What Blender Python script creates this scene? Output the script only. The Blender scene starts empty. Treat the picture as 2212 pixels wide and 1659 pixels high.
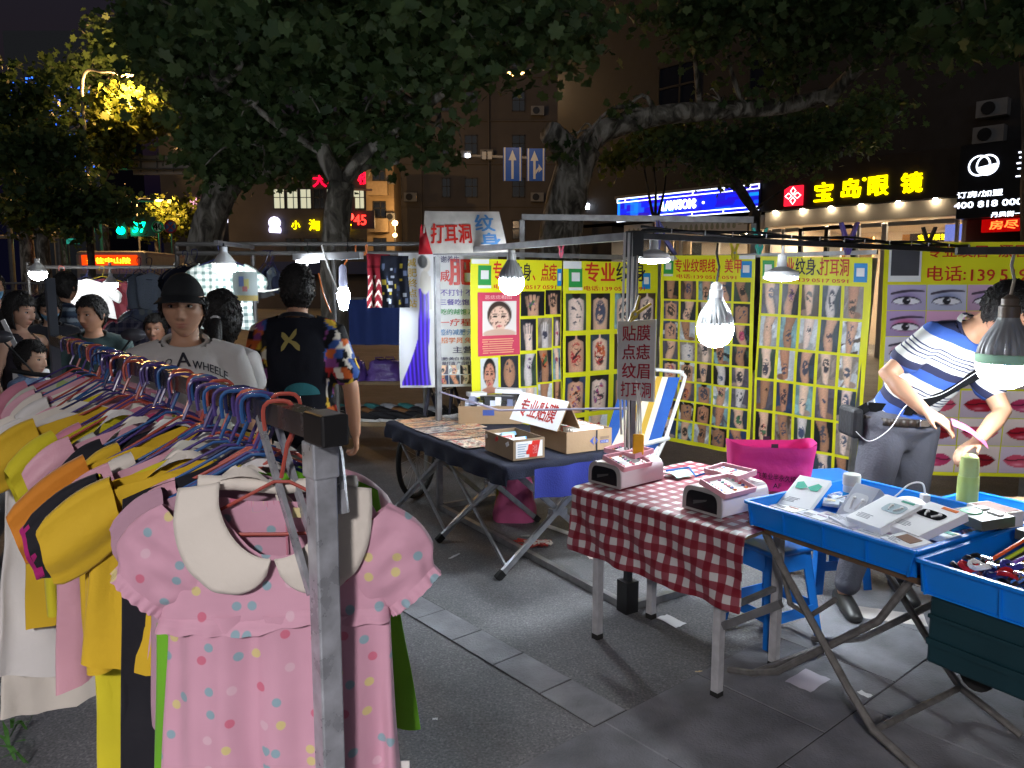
import bpy, bmesh, math, random
import numpy as np
from mathutils import Vector, Matrix, noise
R=math.radians
# ------------------------------------------------------------------ camera, sky, sun, exposure
sc=bpy.context.scene
COL=sc.collection
CAMH=1.6; FPX=1662.0; PITCH=math.atan((829.5-620)/FPX)
cam_d=bpy.data.cameras.new('camera'); cam=bpy.data.objects.new('camera',cam_d); COL.objects.link(cam)
cam_d.sensor_width=36; cam_d.lens=FPX/2212*36; cam_d.clip_start=.05; cam_d.clip_end=900
cam.location=(0,0,CAMH); cam.rotation_euler=(math.pi/2-PITCH,0,0); sc.camera=cam
W=bpy.data.worlds.new('World'); sc.world=W; W.use_nodes=True
wn=W.node_tree; wn.nodes.clear()
sky=wn.nodes.new('ShaderNodeTexSky'); sky.sky_type='NISHITA'; sky.sun_disc=False
sky.sun_elevation=R(-3); sky.sun_rotation=R(150)
add=wn.nodes.new('ShaderNodeMix'); add.data_type='RGBA'; add.blend_type='ADD'; add.inputs[0].default_value=1
add.inputs[7].default_value=(.014,.014,.046,1)
bg=wn.nodes.new('ShaderNodeBackground'); bg.inputs[1].default_value=.085
wo=wn.nodes.new('ShaderNodeOutputWorld')
wn.links.new(sky.outputs[0],add.inputs[6]); wn.links.new(add.outputs[2],bg.inputs[0]); wn.links.new(bg.outputs[0],wo.inputs[0])
sun_d=bpy.data.lights.new('sun','SUN'); sun_d.energy=.12; sun_d.angle=R(60); sun_d.color=(.93,.95,1)
sun=bpy.data.objects.new('sun',sun_d); COL.objects.link(sun); sun.rotation_euler=(R(70),0,R(-15))
sc.view_settings.view_transform='Standard'; sc.view_settings.look='None'; sc.view_settings.exposure=.95; sc.view_settings.gamma=1
sc.cycles.use_denoising=True
try: sc.cycles.denoiser='OPENIMAGEDENOISE'
except Exception: pass
sc.cycles.sample_clamp_indirect=4; sc.cycles.max_bounces=6; sc.cycles.diffuse_bounces=3; sc.cycles.glossy_bounces=3
sc.cycles.transparent_max_bounces=8; sc.cycles.transmission_bounces=4
sc.cycles.caustics_reflective=False; sc.cycles.caustics_refractive=False
rng=random.Random(7); NR=np.random.RandomState(11)
# ------------------------------------------------------------------ survey helpers (photo measurements -> metres)
def _ray(x,y):
    a=(x-1106)/FPX; b=(829.5-y)/FPX
    return a, math.cos(PITCH)+b*math.sin(PITCH), -math.sin(PITCH)+b*math.cos(PITCH)
def G(x,y,z=0.0):
    dx,dy,dz=_ray(x,y); t=(z-CAMH)/dz
    return Vector((dx*t,dy*t,z))
def A(x,y,Y):
    dx,dy,dz=_ray(x,y); t=Y/dy
    return Vector((dx*t,Y,CAMH+dz*t))
V=Vector
UX=V((.85,.527,0)).normalized(); VX=V((-UX.y,UX.x,0))     # the stall's two directions
ZZ=V((0,0,1))
# ------------------------------------------------------------------ colours and materials
def lin(c): return c/12.92 if c<=.04045 else ((c+.055)/1.055)**2.4
def C(h):
    h=h.lstrip('#'); return tuple(lin(int(h[i:i+2],16)/255) for i in (0,2,4))
MATS={}
def _new(name):
    m=bpy.data.materials.new(name); m.use_nodes=True; nt=m.node_tree
    b=nt.nodes['Principled BSDF']; return m,nt,b
def M(name,col=None,rough=.6,metal=0,var=.12,scale=6,bump=.0,bscale=60,spec=.4,coat=0,rvar=.1,coord='Object'):
    if name in MATS: return MATS[name]
    m,nt,b=_new(name); N=nt.nodes; L=nt.links
    if isinstance(col,str): col=C(col)
    tc=N.new('ShaderNodeTexCoord'); nz=N.new('ShaderNodeTexNoise'); nz.inputs['Scale'].default_value=scale; nz.inputs['Detail'].default_value=5
    L.new(tc.outputs[coord],nz.inputs['Vector'])
    r=N.new('ShaderNodeValToRGB'); e=r.color_ramp.elements; e[0].position=.3; e[1].position=.72
    e[0].color=tuple(max(0,c*(1-var)) for c in col)+(1,); e[1].color=tuple(min(1,c*(1+var)) for c in col)+(1,)
    L.new(nz.outputs['Fac'],r.inputs[0]); L.new(r.outputs[0],b.inputs['Base Color'])
    b.inputs['Metallic'].default_value=metal; b.inputs['Specular IOR Level'].default_value=spec
    mr=N.new('ShaderNodeMapRange'); mr.inputs['To Min'].default_value=max(.03,rough-rvar); mr.inputs['To Max'].default_value=min(1,rough+rvar)
    L.new(nz.outputs['Fac'],mr.inputs['Value']); L.new(mr.outputs[0],b.inputs['Roughness'])
    if coat: b.inputs['Coat Weight'].default_value=coat
    if bump:
        n2=N.new('ShaderNodeTexNoise'); n2.inputs['Scale'].default_value=bscale; n2.inputs['Detail'].default_value=4
        L.new(tc.outputs[coord],n2.inputs['Vector'])
        bp=N.new('ShaderNodeBump'); bp.inputs['Strength'].default_value=bump; bp.inputs['Distance'].default_value=.02
        L.new(n2.outputs['Fac'],bp.inputs['Height']); L.new(bp.outputs[0],b.inputs['Normal'])
    MATS[name]=m; return m
def E(name,col,strength,base=None):
    if name in MATS: return MATS[name]
    m,nt,b=_new(name)
    if isinstance(col,str): col=C(col)
    b.inputs['Base Color'].default_value=tuple(base or [min(1,c*.8) for c in col])+(1,)
    b.inputs['Emission Color'].default_value=tuple(col)+(1,); b.inputs['Emission Strength'].default_value=strength
    b.inputs['Roughness'].default_value=.4
    MATS[name]=m; return m
def VC(name,rough=.5,spec=.4,emit=0,bump=0,coat=0):
    if name in MATS: return MATS[name]
    m,nt,b=_new(name); a=nt.nodes.new('ShaderNodeAttribute'); a.attribute_name='Col'
    nt.links.new(a.outputs['Color'],b.inputs['Base Color']); b.inputs['Roughness'].default_value=rough
    b.inputs['Specular IOR Level'].default_value=spec
    if coat: b.inputs['Coat Weight'].default_value=coat; b.inputs['Coat Roughness'].default_value=.25
    if emit:
        nt.links.new(a.outputs['Color'],b.inputs['Emission Color']); b.inputs['Emission Strength'].default_value=emit
    if bump:
        n2=nt.nodes.new('ShaderNodeTexNoise'); n2.inputs['Scale'].default_value=90
        bp=nt.nodes.new('ShaderNodeBump'); bp.inputs['Strength'].default_value=bump; bp.inputs['Distance'].default_value=.01
        nt.links.new(n2.outputs['Fac'],bp.inputs['Height']); nt.links.new(bp.outputs[0],b.inputs['Normal'])
    MATS[name]=m; return m
def GLASS(name,col=(.9,.95,1),alpha=.25,rough=.08):
    if name in MATS: return MATS[name]
    m,nt,b=_new(name); b.inputs['Base Color'].default_value=tuple(col)+(1,); b.inputs['Roughness'].default_value=rough
    b.inputs['Alpha'].default_value=alpha; b.inputs['Specular IOR Level'].default_value=.6
    MATS[name]=m; return m
# ------------------------------------------------------------------ mesh builder
class MB:
    def __init__(s,T=None): s.v=[]; s.f=[]; s.T=T; s.c=[]
    def add(s,vs,fs,T=None,col=None):
        n=len(s.v)
        for p in vs:
            p=V(p)
            if T is not None: p=T@p
            if s.T is not None: p=s.T@p
            s.v.append(p)
        s.f+= [tuple(i+n for i in f) for f in fs]
        if col is not None: s.c+= [tuple(col)]*len(vs)
        return s
    def box(s,c,d,T=None,taper=1,col=None):
        x,y,z=[k/2 for k in d]; c=V(c)
        vs=[c+V((a*x*(taper if k>0 else 1),b*y*(taper if k>0 else 1),k*z)) for k in(-1,1) for a,b in((-1,-1),(1,-1),(1,1),(-1,1))]
        return s.add(vs,[(3,2,1,0),(4,5,6,7),(0,1,5,4),(1,2,6,5),(2,3,7,6),(3,0,4,7)],T,col)
    def fbox(s,o,a,b,c,col=None):          # origin corner + three edge vectors
        o,a,b,c=V(o),V(a),V(b),V(c)
        vs=[o,o+a,o+a+b,o+b,o+c,o+a+c,o+a+b+c,o+b+c]
        fl=a.cross(b).dot(c)<0
        fs=[(3,2,1,0),(4,5,6,7),(0,1,5,4),(1,2,6,5),(2,3,7,6),(3,0,4,7)]
        return s.add(vs,[f[::-1] for f in fs] if fl else fs,None,col)
    def bar(s,p0,p1,w,h,up=ZZ):
        p0,p1=V(p0),V(p1); d=(p1-p0); dn=d.normalized(); up=V(up)
        if abs(dn.dot(up))>.97: up=V((0,1,0)) if abs(dn.y)<.9 else V((1,0,0))
        a=dn.cross(up).normalized(); b=a.cross(dn).normalized()
        return s.fbox(p0-a*w/2-b*h/2,a*w,b*h,d)
    def tube(s,pts,r,n=8,closed=False,caps=True):
        pts=[V(p) for p in pts]; m=len(pts); rr=r if hasattr(r,'__len__') else [r]*m
        vs=[]; prev=None
        for i,p in enumerate(pts):
            if closed: t=(pts[(i+1)%m]-pts[i-1])
            else: t=pts[min(i+1,m-1)]-pts[max(i-1,0)]
            t=t.normalized() if t.length>1e-9 else V((0,0,1))
            if prev is None:
                a=t.cross(V((0,0,1)))
                if a.length<.1: a=t.cross(V((1,0,0)))
            else: a=prev-t*prev.dot(t)
            a.normalize(); prev=a; b=t.cross(a)
            for k in range(n):
                q=2*math.pi*k/n; vs.append(p+(a*math.cos(q)+b*math.sin(q))*rr[i])
        fs=[]
        for i in range(m if closed else m-1):
            j=(i+1)%m
            for k in range(n): l=(k+1)%n; fs.append((i*n+k,i*n+l,j*n+l,j*n+k))
        if caps and not closed: fs+= [tuple(range(n))[::-1],tuple((m-1)*n+k for k in range(n))]
        return s.add(vs,fs)
    def lathe(s,prof,n=20,c=(0,0,0),T=None,caps=True):
        c=V(c); vs=[]; m=len(prof)
        for r,z in prof:
            for k in range(n):
                q=2*math.pi*k/n; vs.append(c+V((r*math.cos(q),r*math.sin(q),z)))
        fs=[(i*n+k,i*n+(k+1)%n,(i+1)*n+(k+1)%n,(i+1)*n+k) for i in range(m-1) for k in range(n)]
        if caps: fs+= [tuple(range(n))[::-1],tuple((m-1)*n+k for k in range(n))]
        return s.add(vs,fs,T)
    def grid(s,fn,nu,nv,wrap=False,T=None):
        vs=[fn(i/nu,j/nv) for j in range(nv+1) for i in range(nu+1 if not wrap else nu)]
        w=nu+1 if not wrap else nu
        fs=[(j*w+i,j*w+(i+1)%w,(j+1)*w+(i+1)%w,(j+1)*w+i) for j in range(nv) for i in range(nu)]
        return s.add(vs,fs,T)
    def poly(s,pts,ex,T=None):                # planar polygon (world pts) extruded by vector ex
        pts=[V(p) for p in pts]; n=len(pts); ex=V(ex)
        vs=pts+[p+ex for p in pts]
        fs=[tuple(range(n))[::-1],tuple(range(n,2*n))]+[(i,(i+1)%n,(i+1)%n+n,i+n) for i in range(n)]
        nrm=V((0,0,0))
        for i in range(n): nrm+=pts[i].cross(pts[(i+1)%n])
        if nrm.dot(ex)<0: fs=[f[::-1] for f in fs]
        return s.add(vs,fs,T)
def Tm(loc=(0,0,0),rz=0,rx=0,ry=0,s=1):
    return Matrix.Translation(V(loc))@Matrix.Rotation(rz,4,'Z')@Matrix.Rotation(ry,4,'Y')@Matrix.Rotation(rx,4,'X')@Matrix.Scale(s,4)
def FR(o,ex,ey,ez=None):                    # frame matrix from axes
    ex,ey=V(ex).normalized(),V(ey).normalized(); ez=V(ez).normalized() if ez is not None else ex.cross(ey).normalized()
    return Matrix(((ex.x,ey.x,ez.x,o[0]),(ex.y,ey.y,ez.y,o[1]),(ex.z,ey.z,ez.z,o[2]),(0,0,0,1)))
def off(o):
    t=V((0,0,0))
    while o is not None: t+=o.location; o=o.parent
    return t
def tag(o,label=None,cat=None,group=None,kind=None):
    if label: o['label']=label
    if cat: o['category']=cat
    if group: o['group']=group
    if kind: o['kind']=kind
    return o
def raw(name,vs,fs,mat,parent=None,smooth=False,cols=None,uv=None):
    d=off(parent) if parent is not None else V((0,0,0))
    me=bpy.data.meshes.new(name); me.from_pydata([tuple(p-d) for p in vs] if d.length else [tuple(p) for p in vs],[],fs)
    if cols is not None and len(cols):
        a=me.color_attributes.new('Col','FLOAT_COLOR','POINT')
        arr=np.ones((len(vs),4),np.float32); arr[:,:3]=np.array(cols,dtype=np.float32)[:,:3]; a.data.foreach_set('color',arr.ravel())
    if uv is not None:
        l=me.uv_layers.new(name='UVMap'); li=np.zeros(len(me.loops),np.int32); me.loops.foreach_get('vertex_index',li)
        l.data.foreach_set('uv',np.array(uv,np.float32)[li].ravel())
    if smooth:
        me.shade_smooth()
        if smooth!='all': me.set_sharp_from_angle(angle=R(38))
    me.validate(); me.materials.append(mat)
    o=bpy.data.objects.new(name,me); COL.objects.link(o)
    if parent is not None: o.parent=parent
    return o
def obj(name,mb,mat,parent=None,smooth=False,bevel=0,label=None,uv=None):
    o=raw(name,mb.v,mb.f,mat,parent,smooth,mb.c or None,uv)
    if bevel:
        m=o.modifiers.new('bevel','BEVEL'); m.width=bevel; m.segments=2; m.limit_method='ANGLE'
    if label: o['label']=label
    return o
def thing(name,label,cat,loc=(0,0,0),group=None,rz=0):
    o=bpy.data.objects.new(name,None); o.empty_display_size=.1; COL.objects.link(o); o.location=loc; o.rotation_euler=(0,0,rz)
    return tag(o,label,cat,group)
def struct(name,mb,mat,**k): return tag(obj(name,mb,mat,**k),kind='structure')
def dup(root,loc=None,rz=None,label=None,group=None):
    def cp(o,par):
        c=o.copy(); COL.objects.link(c); c.parent=par
        for ch in o.children: cp(ch,c)
        return c
    r=cp(root,None)
    if loc is not None: r.location=loc
    if rz is not None: r.rotation_euler=(0,0,rz)
    return tag(r,label,None,group)
ORD=['first','second','third','fourth','fifth','sixth','seventh','eighth','ninth','tenth','eleventh','twelfth','thirteenth','fourteenth','fifteenth','sixteenth','seventeenth','eighteenth','nineteenth','twentieth']
ORD+=['twenty-'+o for o in ORD[:9]]+['thirtieth']+['thirty-'+o for o in ORD[:9]]+['fortieth']
# ------------------------------------------------------------------ lettering
_TC={}
def glyphs(body,bold=0.0,extrude=0,res=2):
    k=(body,bold,extrude,res)
    if k in _TC: return _TC[k]
    c=bpy.data.curves.new('t','FONT'); c.body=body; c.size=1; c.offset=bold; c.extrude=extrude; c.resolution_u=res
    o=bpy.data.objects.new('t',c); COL.objects.link(o); bpy.context.view_layer.update()
    me=o.to_mesh(); v=np.array([tuple(p.co) for p in me.vertices]) if len(me.vertices) else np.zeros((1,3)); f=[tuple(p.vertices) for p in me.polygons]
    o.to_mesh_clear(); bpy.data.objects.remove(o); bpy.data.curves.remove(c)
    v[:,0]-=v[:,0].min(); v[:,1]-=v[:,1].min()
    _TC[k]=(v,f); return v,f
def write(mb,body,u,v,h,fn,w=None,bold=.012,extrude=0,res=2,align='l',ital=0):
    """lettering of height h with its lower left corner at (u,v) on the surface fn(u,v,off)"""
    vs,fs=glyphs(body,0,extrude,res); H=max(vs[:,1].max(),1e-6); Wd=max(vs[:,0].max(),1e-6); s=h/H; sx=(w/Wd) if w else s
    ww=Wd*sx
    if align=='c': u-=ww/2
    b=bold*.7; k=0
    for dx,dy in(((0,0),) if b<=.002 else ((-b,-b*.6),(b,b*.6),(b,-b*.6),(-b,b*.6))):
        mb.add([fn(u+(p[0]+dx)*sx,v+(p[1]+dy)*s,p[2]+k*.0005) for p in vs],fs); k+=1
    return ww
# ------------------------------------------------------------------ printed pictures (numpy -> coloured vertices)
def s2l(a): a=np.clip(a,0,1); return np.where(a<=.04045,a/12.92,((a+.055)/1.055)**2.4)
def sm(x,a,b): t=np.clip((x-a)/(b-a+1e-9),0,1); return t*t*(3-2*t)
def turb(x,y,r,f=8,n=7):
    o=np.zeros_like(x)
    for i in range(n):
        k=f*(.5+r.rand()*1.3); q=r.rand()*6.28; o+=np.sin(k*(x*math.cos(q)+y*math.sin(q))+r.rand()*6.28+1.5*o)
    return o/n*1.6
def H3(h): h=h.lstrip('#'); return np.array([int(h[i:i+2],16)/255 for i in(0,2,4)])
def lay(img,mask,col): return img*(1-mask[...,None])+np.asarray(col)*mask[...,None]
SKIN=['#d9b096','#c99a80','#e3c4ae','#b98468','#dfc6ba','#a87a5e','#cfc6c4']
BGS=['#20222c','#15161c','#34424e','#7fa3a8','#c4c8cc','#4a3a30','#2c3c5a','#8c8078','#101418','#5a5560','#394a3c']
def draw_photo(kind,seed,w,h,asp):
    r=np.random.RandomState(seed); y,x=np.mgrid[0:h,0:w]; x=x/(w-1.); y=y/(h-1.)
    img=np.ones((h,w,3))*H3(BGS[r.randint(len(BGS))]); img*=(1+.25*turb(x,y,r,5))[...,None]
    if r.rand()<.35: img=lay(img,sm(turb(x,y,r,6),.1,.4),H3(BGS[r.randint(len(BGS))]))
    sk=H3(SKIN[r.randint(len(SKIN))]); sl=(r.rand()-.5)*.5
    if kind=='arm':
        cx=.5+sl*(y-.5)+.06*np.sin(y*5+r.rand()*6); hw=.2+.1*y+.03*np.sin(y*7)
    elif kind=='leg':
        cx=.45+sl*.6*(y-.3); hw=.13+.17*y**.8; 
    elif kind=='back':
        cx=.5+0*y; hw=.40-.06*np.abs(y-.55)-.33*sm(y,.8,.93)
    elif kind=='hand':
        cx=.5+sl*.5*(y-.5); hw=.24*np.ones_like(y)
    elif kind=='head':
        cx=.5+0*y; hw=.34*np.sqrt(np.clip(1-((y-.48)/.42)**2,0,1))
    else: cx=.5+sl*(y-.5); hw=.45+.0*y
    hw=np.maximum(hw,1e-3); d=(x-cx)/hw; m=1-sm(np.abs(d),.9,1.06)
    if kind=='leg' and r.rand()<.8:
        s=1 if r.rand()<.5 else -1
        ft=1-sm(np.hypot((x-cx-s*.2)/.3,(y-.1)/.11),.85,1.1); m=np.maximum(m*sm(y,.02,.1),ft)
    if kind=='hand':
        m=m*(1-sm(y,.5,.58)); 
        for i in range(4):
            fx=.5+sl*.2+(-.21+.14*i)+(y-.5)*(i-1.5)*.1; m=np.maximum(m,(1-sm(np.abs(x-fx),.05,.075))*(1-sm(y,.78+.05*(i in(1,2)),.85+.05*(i in(1,2))))*sm(y,.3,.4))
    shade=(.72+.36*np.sqrt(np.clip(1-np.clip(d,-1,1)**2,0,1)))[...,None]
    img=lay(img,m,0)+m[...,None]*sk*shade
    if kind=='back' and r.rand()<.6: img=lay(img,1-sm(np.hypot((x-.5)/.2,(y-.99)/.14),.9,1.1),H3('#16120f'))
    tx,ty=.5+sl*(r.rand()-.5)*.5,(.35+.35*r.rand()); rx,ry=(.3,.36) if kind=='back' else (.2,.12+.25*r.rand())
    if kind=='back': ty=.48
    reg=(1-sm(np.hypot((x-np.interp(ty,[0,1],[cx.min(),cx.max()]) if kind!='back' else x-.5)/rx,(y-ty)/ry),.75,1.05))*m
    t=turb(x*asp,y,r,16,9); ink=np.abs(t)<(.22+.3*r.rand()) if r.rand()<.6 else t>.15+.3*r.rand()
    cs=['#1b1f2e','#23253a','#2b3a5e','#1a1a1a','#33405a'] if r.rand()<.62 or kind in('leg',) else ['#b3202a','#2f6b47','#6d3a86','#d0592a','#c23a6a']
    img=lay(img,reg*ink*.82,H3(cs[r.randint(len(cs))]))
    if cs[0]=='#b3202a': img=lay(img,reg*(turb(x*asp,y,r,12)>.35)*.8,H3(cs[r.randint(len(cs))])); img=lay(img,reg*(np.abs(turb(x*asp,y,r,14))<.12)*.8,H3('#1b1520'))
    return img*(.93+.1*r.rand(h,w,1))
def draw_eye(seed,w,h,tint,brow=True,eye=True):
    r=np.random.RandomState(seed); y,x=np.mgrid[0:h,0:w]; x=x/(w-1.); y=y/(h-1.)
    img=np.ones((h,w,3))*H3(tint)*(.92+.12*y)[...,None]
    if eye:
        cx,cy=.5,.34; e=np.hypot((x-cx)/.34,(y-cy+.05*np.sin((x-.2)*3))/.2)
        img=lay(img,(1-sm(np.hypot((x-cx)/.45,(y-.45)/.36),.3,1))*.75,H3(['#8e7cb4','#7d88b8','#d06a9c','#c8507e'][r.randint(4)]))
        lid=(y-(cy+.2*np.sqrt(np.clip(1-((x-cx)/.36)**2,0,1))))
        almond=(np.abs(x-cx)<.33)*(y<cy+.19*np.sqrt(np.clip(1-((x-cx)/.34)**2,0,1)))*(y>cy-.12*np.sqrt(np.clip(1-((x-cx)/.34)**2,0,1)))
        img=lay(img,almond*1.,H3('#eceaf0')); ir=1-sm(np.hypot((x-cx)*1.25,(y-cy-.03)*.85),.11,.135)
        img=lay(img,ir*almond,H3('#1c1a22')); img=lay(img,1-sm(np.hypot((x-cx-.04)*1.2,y-cy-.07),.025,.04),H3('#ffffff'))
        img=lay(img,(1-sm(np.abs(lid+.015),.012,.045))*(np.abs(x-cx)<.38)*.95,H3('#17121c'))
        img=lay(img,(1-sm(np.abs(y-(cy-.12*np.sqrt(np.clip(1-((x-cx)/.34)**2,0,1)))),.004,.02))*(np.abs(x-cx)<.34)*.6,H3('#3a2a3a'))
    if brow:
        bc=.74+.13*np.sin(np.clip((x-.08)*2.6,0,3.14))-(.1 if eye else .25); th=.055*(1-np.abs(x-.4))
        img=lay(img,(1-sm(np.abs(y-bc),th*.5,th+.02))*(x>.08)*(x<.95)*.9,H3('#2e2434'))
    return img
def draw_lips(seed,w,h,tint,lip):
    y,x=np.mgrid[0:h,0:w]; x=x/(w-1.); y=y/(h-1.); img=np.ones((h,w,3))*H3(tint)*(.9+.14*y)[...,None]
    a=np.clip(1-((x-.5)/.42)**2,0,1)
    up=.5+.24*a**.8-.07*np.exp(-((x-.5)/.07)**2); lo=.5-.3*a**.7
    m=(y<up)*(y>lo)*(np.abs(x-.5)<.42)
    img=lay(img,m*1.,H3(lip)); img=lay(img,m*np.exp(-((x-.42)/.13)**2-((y-.33)/.05)**2)*.6,H3('#ffd8dc'))
    img=lay(img,m*(1-sm(np.abs(y-.5-.03*np.cos((x-.5)*14)),.01,.035)),H3(lip)*.35)
    return img
def picture(name,img,fn,u0,v0,u1,v1,parent,mat,o=.003):
    """img rows run bottom to top; mapped on the rectangle (u0,v0)-(u1,v1) of the surface fn"""
    h,w=img.shape[:2]; vs=[]
    for j in range(h):
        for i in range(w): vs.append(fn(u0+(u1-u0)*i/(w-1),v0+(v1-v0)*j/(h-1),o))
    fs=[(j*w+i,j*w+i+1,(j+1)*w+i+1,(j+1)*w+i) for j in range(h-1) for i in range(w-1)]
    return raw(name,vs,fs,mat,parent,False,s2l(img).reshape(-1,3))
PRINT=None
# ================================================================== SETTING: ground
def asphalt_mat():
    m,nt,b=_new('asphalt'); N=nt.nodes; L=nt.links
    tc=N.new('ShaderNodeTexCoord')
    n1=N.new('ShaderNodeTexNoise'); n1.inputs['Scale'].default_value=1.1; n1.inputs['Detail'].default_value=4
    vo=N.new('ShaderNodeTexVoronoi'); vo.inputs['Scale'].default_value=150
    n2=N.new('ShaderNodeTexNoise'); n2.inputs['Scale'].default_value=95; n2.inputs['Detail'].default_value=3
    for n in(n1,vo,n2): L.new(tc.outputs['Object'],n.inputs['Vector'])
    r=N.new('ShaderNodeValToRGB'); e=r.color_ramp.elements; e[0].position=.30; e[1].position=.70
    e[0].color=(.085,.086,.094,1); e[1].color=(.20,.202,.215,1)
    L.new(n2.outputs['Fac'],r.inputs[0])
    sp=N.new('ShaderNodeMath'); sp.operation='GREATER_THAN'; sp.inputs[1].default_value=.90
    sr=N.new('ShaderNodeSeparateColor'); L.new(vo.outputs['Color'],sr.inputs[0]); L.new(sr.outputs[0],sp.inputs[0])
    mx=N.new('ShaderNodeMix'); mx.data_type='RGBA'; mx.inputs[7].default_value=(.23,.23,.24,1); L.new(sp.outputs[0],mx.inputs[0]); L.new(r.outputs[0],mx.inputs[6])
    mv=N.new('ShaderNodeMix'); mv.data_type='RGBA'; mv.blend_type='MULTIPLY'; mv.inputs[0].default_value=1
    r2=N.new('ShaderNodeValToRGB'); r2.color_ramp.elements[0].color=(.62,.62,.62,1); r2.color_ramp.elements[1].color=(1.15,1.12,1.1,1); r2.color_ramp.elements[0].position=.35; r2.color_ramp.elements[1].position=.66
    n1.inputs['Roughness'].default_value=.7; L.new(n1.outputs['Fac'],r2.inputs[0]); L.new(mx.outputs[2],mv.inputs[6]); L.new(r2.outputs[0],mv.inputs[7]); L.new(mv.outputs[2],b.inputs['Base Color'])
    bp=N.new('ShaderNodeBump'); bp.inputs['Strength'].default_value=.4; bp.inputs['Distance'].default_value=.005
    L.new(n2.outputs['Fac'],bp.inputs['Height']); L.new(bp.outputs[0],b.inputs['Normal']); b.inputs['Roughness'].default_value=.62
    return m
def stone_mat(name,c):
    return M(name,c,rough=.6,var=.38,scale=5,bump=.3,bscale=110)
mb=MB(); mb.box((0,150,-.05),(700,700,.1)); ground=struct('ground',mb,asphalt_mat())
STONE=stone_mat('slab stone',(.17,.172,.19)); STONE2=stone_mat('kerb strip stone',(.23,.23,.25))
sd=V((.768,.64,0)).normalized(); nd=V((sd.y,-sd.x,0)); L0=G(1117,1659); kd=V((-nd.x,-nd.y,0)); k0=V((.30,2.635,0))
mb=MB(); a_=L0-sd*1.4+V((0,0,.0015)); mb.add([a_,a_+sd*7.4,a_+sd*7.4+nd*2.85,a_+nd*2.85],[(3,2,1,0)]); a_=k0-kd*.3+V((0,0,.0025)); mb.add([a_,a_+kd*6.9,a_+kd*6.9+sd*.178,a_+sd*.178],[(3,2,1,0)])
pav=tag(obj('pavement',mb,M('dark joint sand',(.035,.034,.032),rough=.9,var=.3,scale=30)),kind='structure')
def slab(o,a,b,h,mat,name='paving_slab'):
    g=.0035; an,bn=a.normalized(),b.normalized(); o=o+an*g+bn*g; a=a-an*2*g; b=b-bn*2*g; c=.0015
    vs=[o,o+a,o+a+b,o+b]; k=[o+an*c+bn*c,o+a-an*c+bn*c,o+a+b-an*c-bn*c,o+b+an*c-bn*c]; t=V((0,0,h)); t2=V((0,0,h-.0015))
    m=MB(); m.add([p+V((0,0,-.01)) for p in vs]+[p+t2 for p in vs]+[p+t for p in k],[(8,9,10,11)]+[(i,(i+1)%4,(i+1)%4+4,i+4) for i in range(4)]+[(i+4,(i+1)%4+4,(i+1)%4+8,i+8) for i in range(4)])
    return obj(name,m,mat,pav)
for j in range(5):
    for i in range(-2,11):
        o=L0+sd*(i*.56+(.28 if j%2 else 0)-.14)+nd*(j*.56)
        slab(o,sd*.56,nd*.56,.005+rng.random()*.0025,STONE)
# the strip of narrow stones runs away from the slab line
for i in range(-1,22):
    slab(k0+kd*(.30*i),kd*.30,sd*.178,.004+rng.random()*.0025,STONE2,'kerb_stone')
# ------------------------------------------------------------------ shops across the pavement
WARM=(1,.80,.55)
FS=FR((3.24,23.0,0),V((.67,-.742,0)),V((.742,.67,0)),ZZ)
def fsp(t,z,o=0): return FS@V((t,-o,z))
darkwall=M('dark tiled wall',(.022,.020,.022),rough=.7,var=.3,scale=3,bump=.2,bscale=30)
cream=M('cream panel',(.62,.53,.42),rough=.5,var=.06,scale=1.5)
frameblk=M('black door frame',(.015,.015,.017),rough=.35)
pane_m=GLASS('shop pane',(.8,.85,.85),.12)
sh=thing('street_building','dark street building above the row of lit shops at right','building',FS@V((0,0,0)))
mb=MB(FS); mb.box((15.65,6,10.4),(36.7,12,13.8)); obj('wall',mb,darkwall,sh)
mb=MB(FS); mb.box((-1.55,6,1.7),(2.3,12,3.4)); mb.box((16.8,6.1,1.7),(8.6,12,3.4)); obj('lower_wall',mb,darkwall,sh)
lit_m=E('warm curtain window',(1,.62,.28),.42)
def bwin(par,fn,t,z,w,h,lit=None):
    f=MB()
    for a,b,ww,hh in((t,z,w,.07),(t,z+h-.07,w,.07),(t,z,.06,h),(t+w-.06,z,.06,h),(t+w*.55,z,.05,h),(t,z+h*.55,w,.05)):
        f.fbox(fn(a,b,.002),fn(a+ww,b,.002)-fn(a,b,.002),fn(a,b+hh,.002)-fn(a,b,.002),fn(a,b,.05)-fn(a,b,.002))
    o=obj('window',f,M('dark window frame',(.03,.028,.026),rough=.4),par)
    g=MB(); g.fbox(fn(t+.03,z+.03,.004),fn(t+w-.03,z+.03,.004)-fn(t+.03,z+.03,.004),fn(t+.03,z+h-.03,.004)-fn(t+.03,z+.03,.004),fn(t,z,.014)-fn(t,z,.004))
    obj('pane',g,lit or M('dark pane',(.012,.014,.02),rough=.12,spec=.6),o)
    return o
w_=bwin(sh,fsp,10.75,4.40,1.1,1.05,lit_m); w_['label']='lit curtained window with dark grille'
mb=MB()
for k in range(7): mb.tube([fsp(10.78+k*.17,4.43,.08),fsp(10.78+k*.17,5.41,.08)],.008,5)
mb.tube([fsp(10.75,5.15,.08),fsp(11.85,5.15,.08)],.008,5); obj('grille',mb,frameblk,w_)
for t,z in((1.2,6.2),(4.0,6.4),(6.9,6.6),(13.8,7.4),(9.9,7.2)): bwin(sh,fsp,t,z,1.3,1.4)
acm=M('grey air conditioner casing',(.20,.20,.20),rough=.5)
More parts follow.
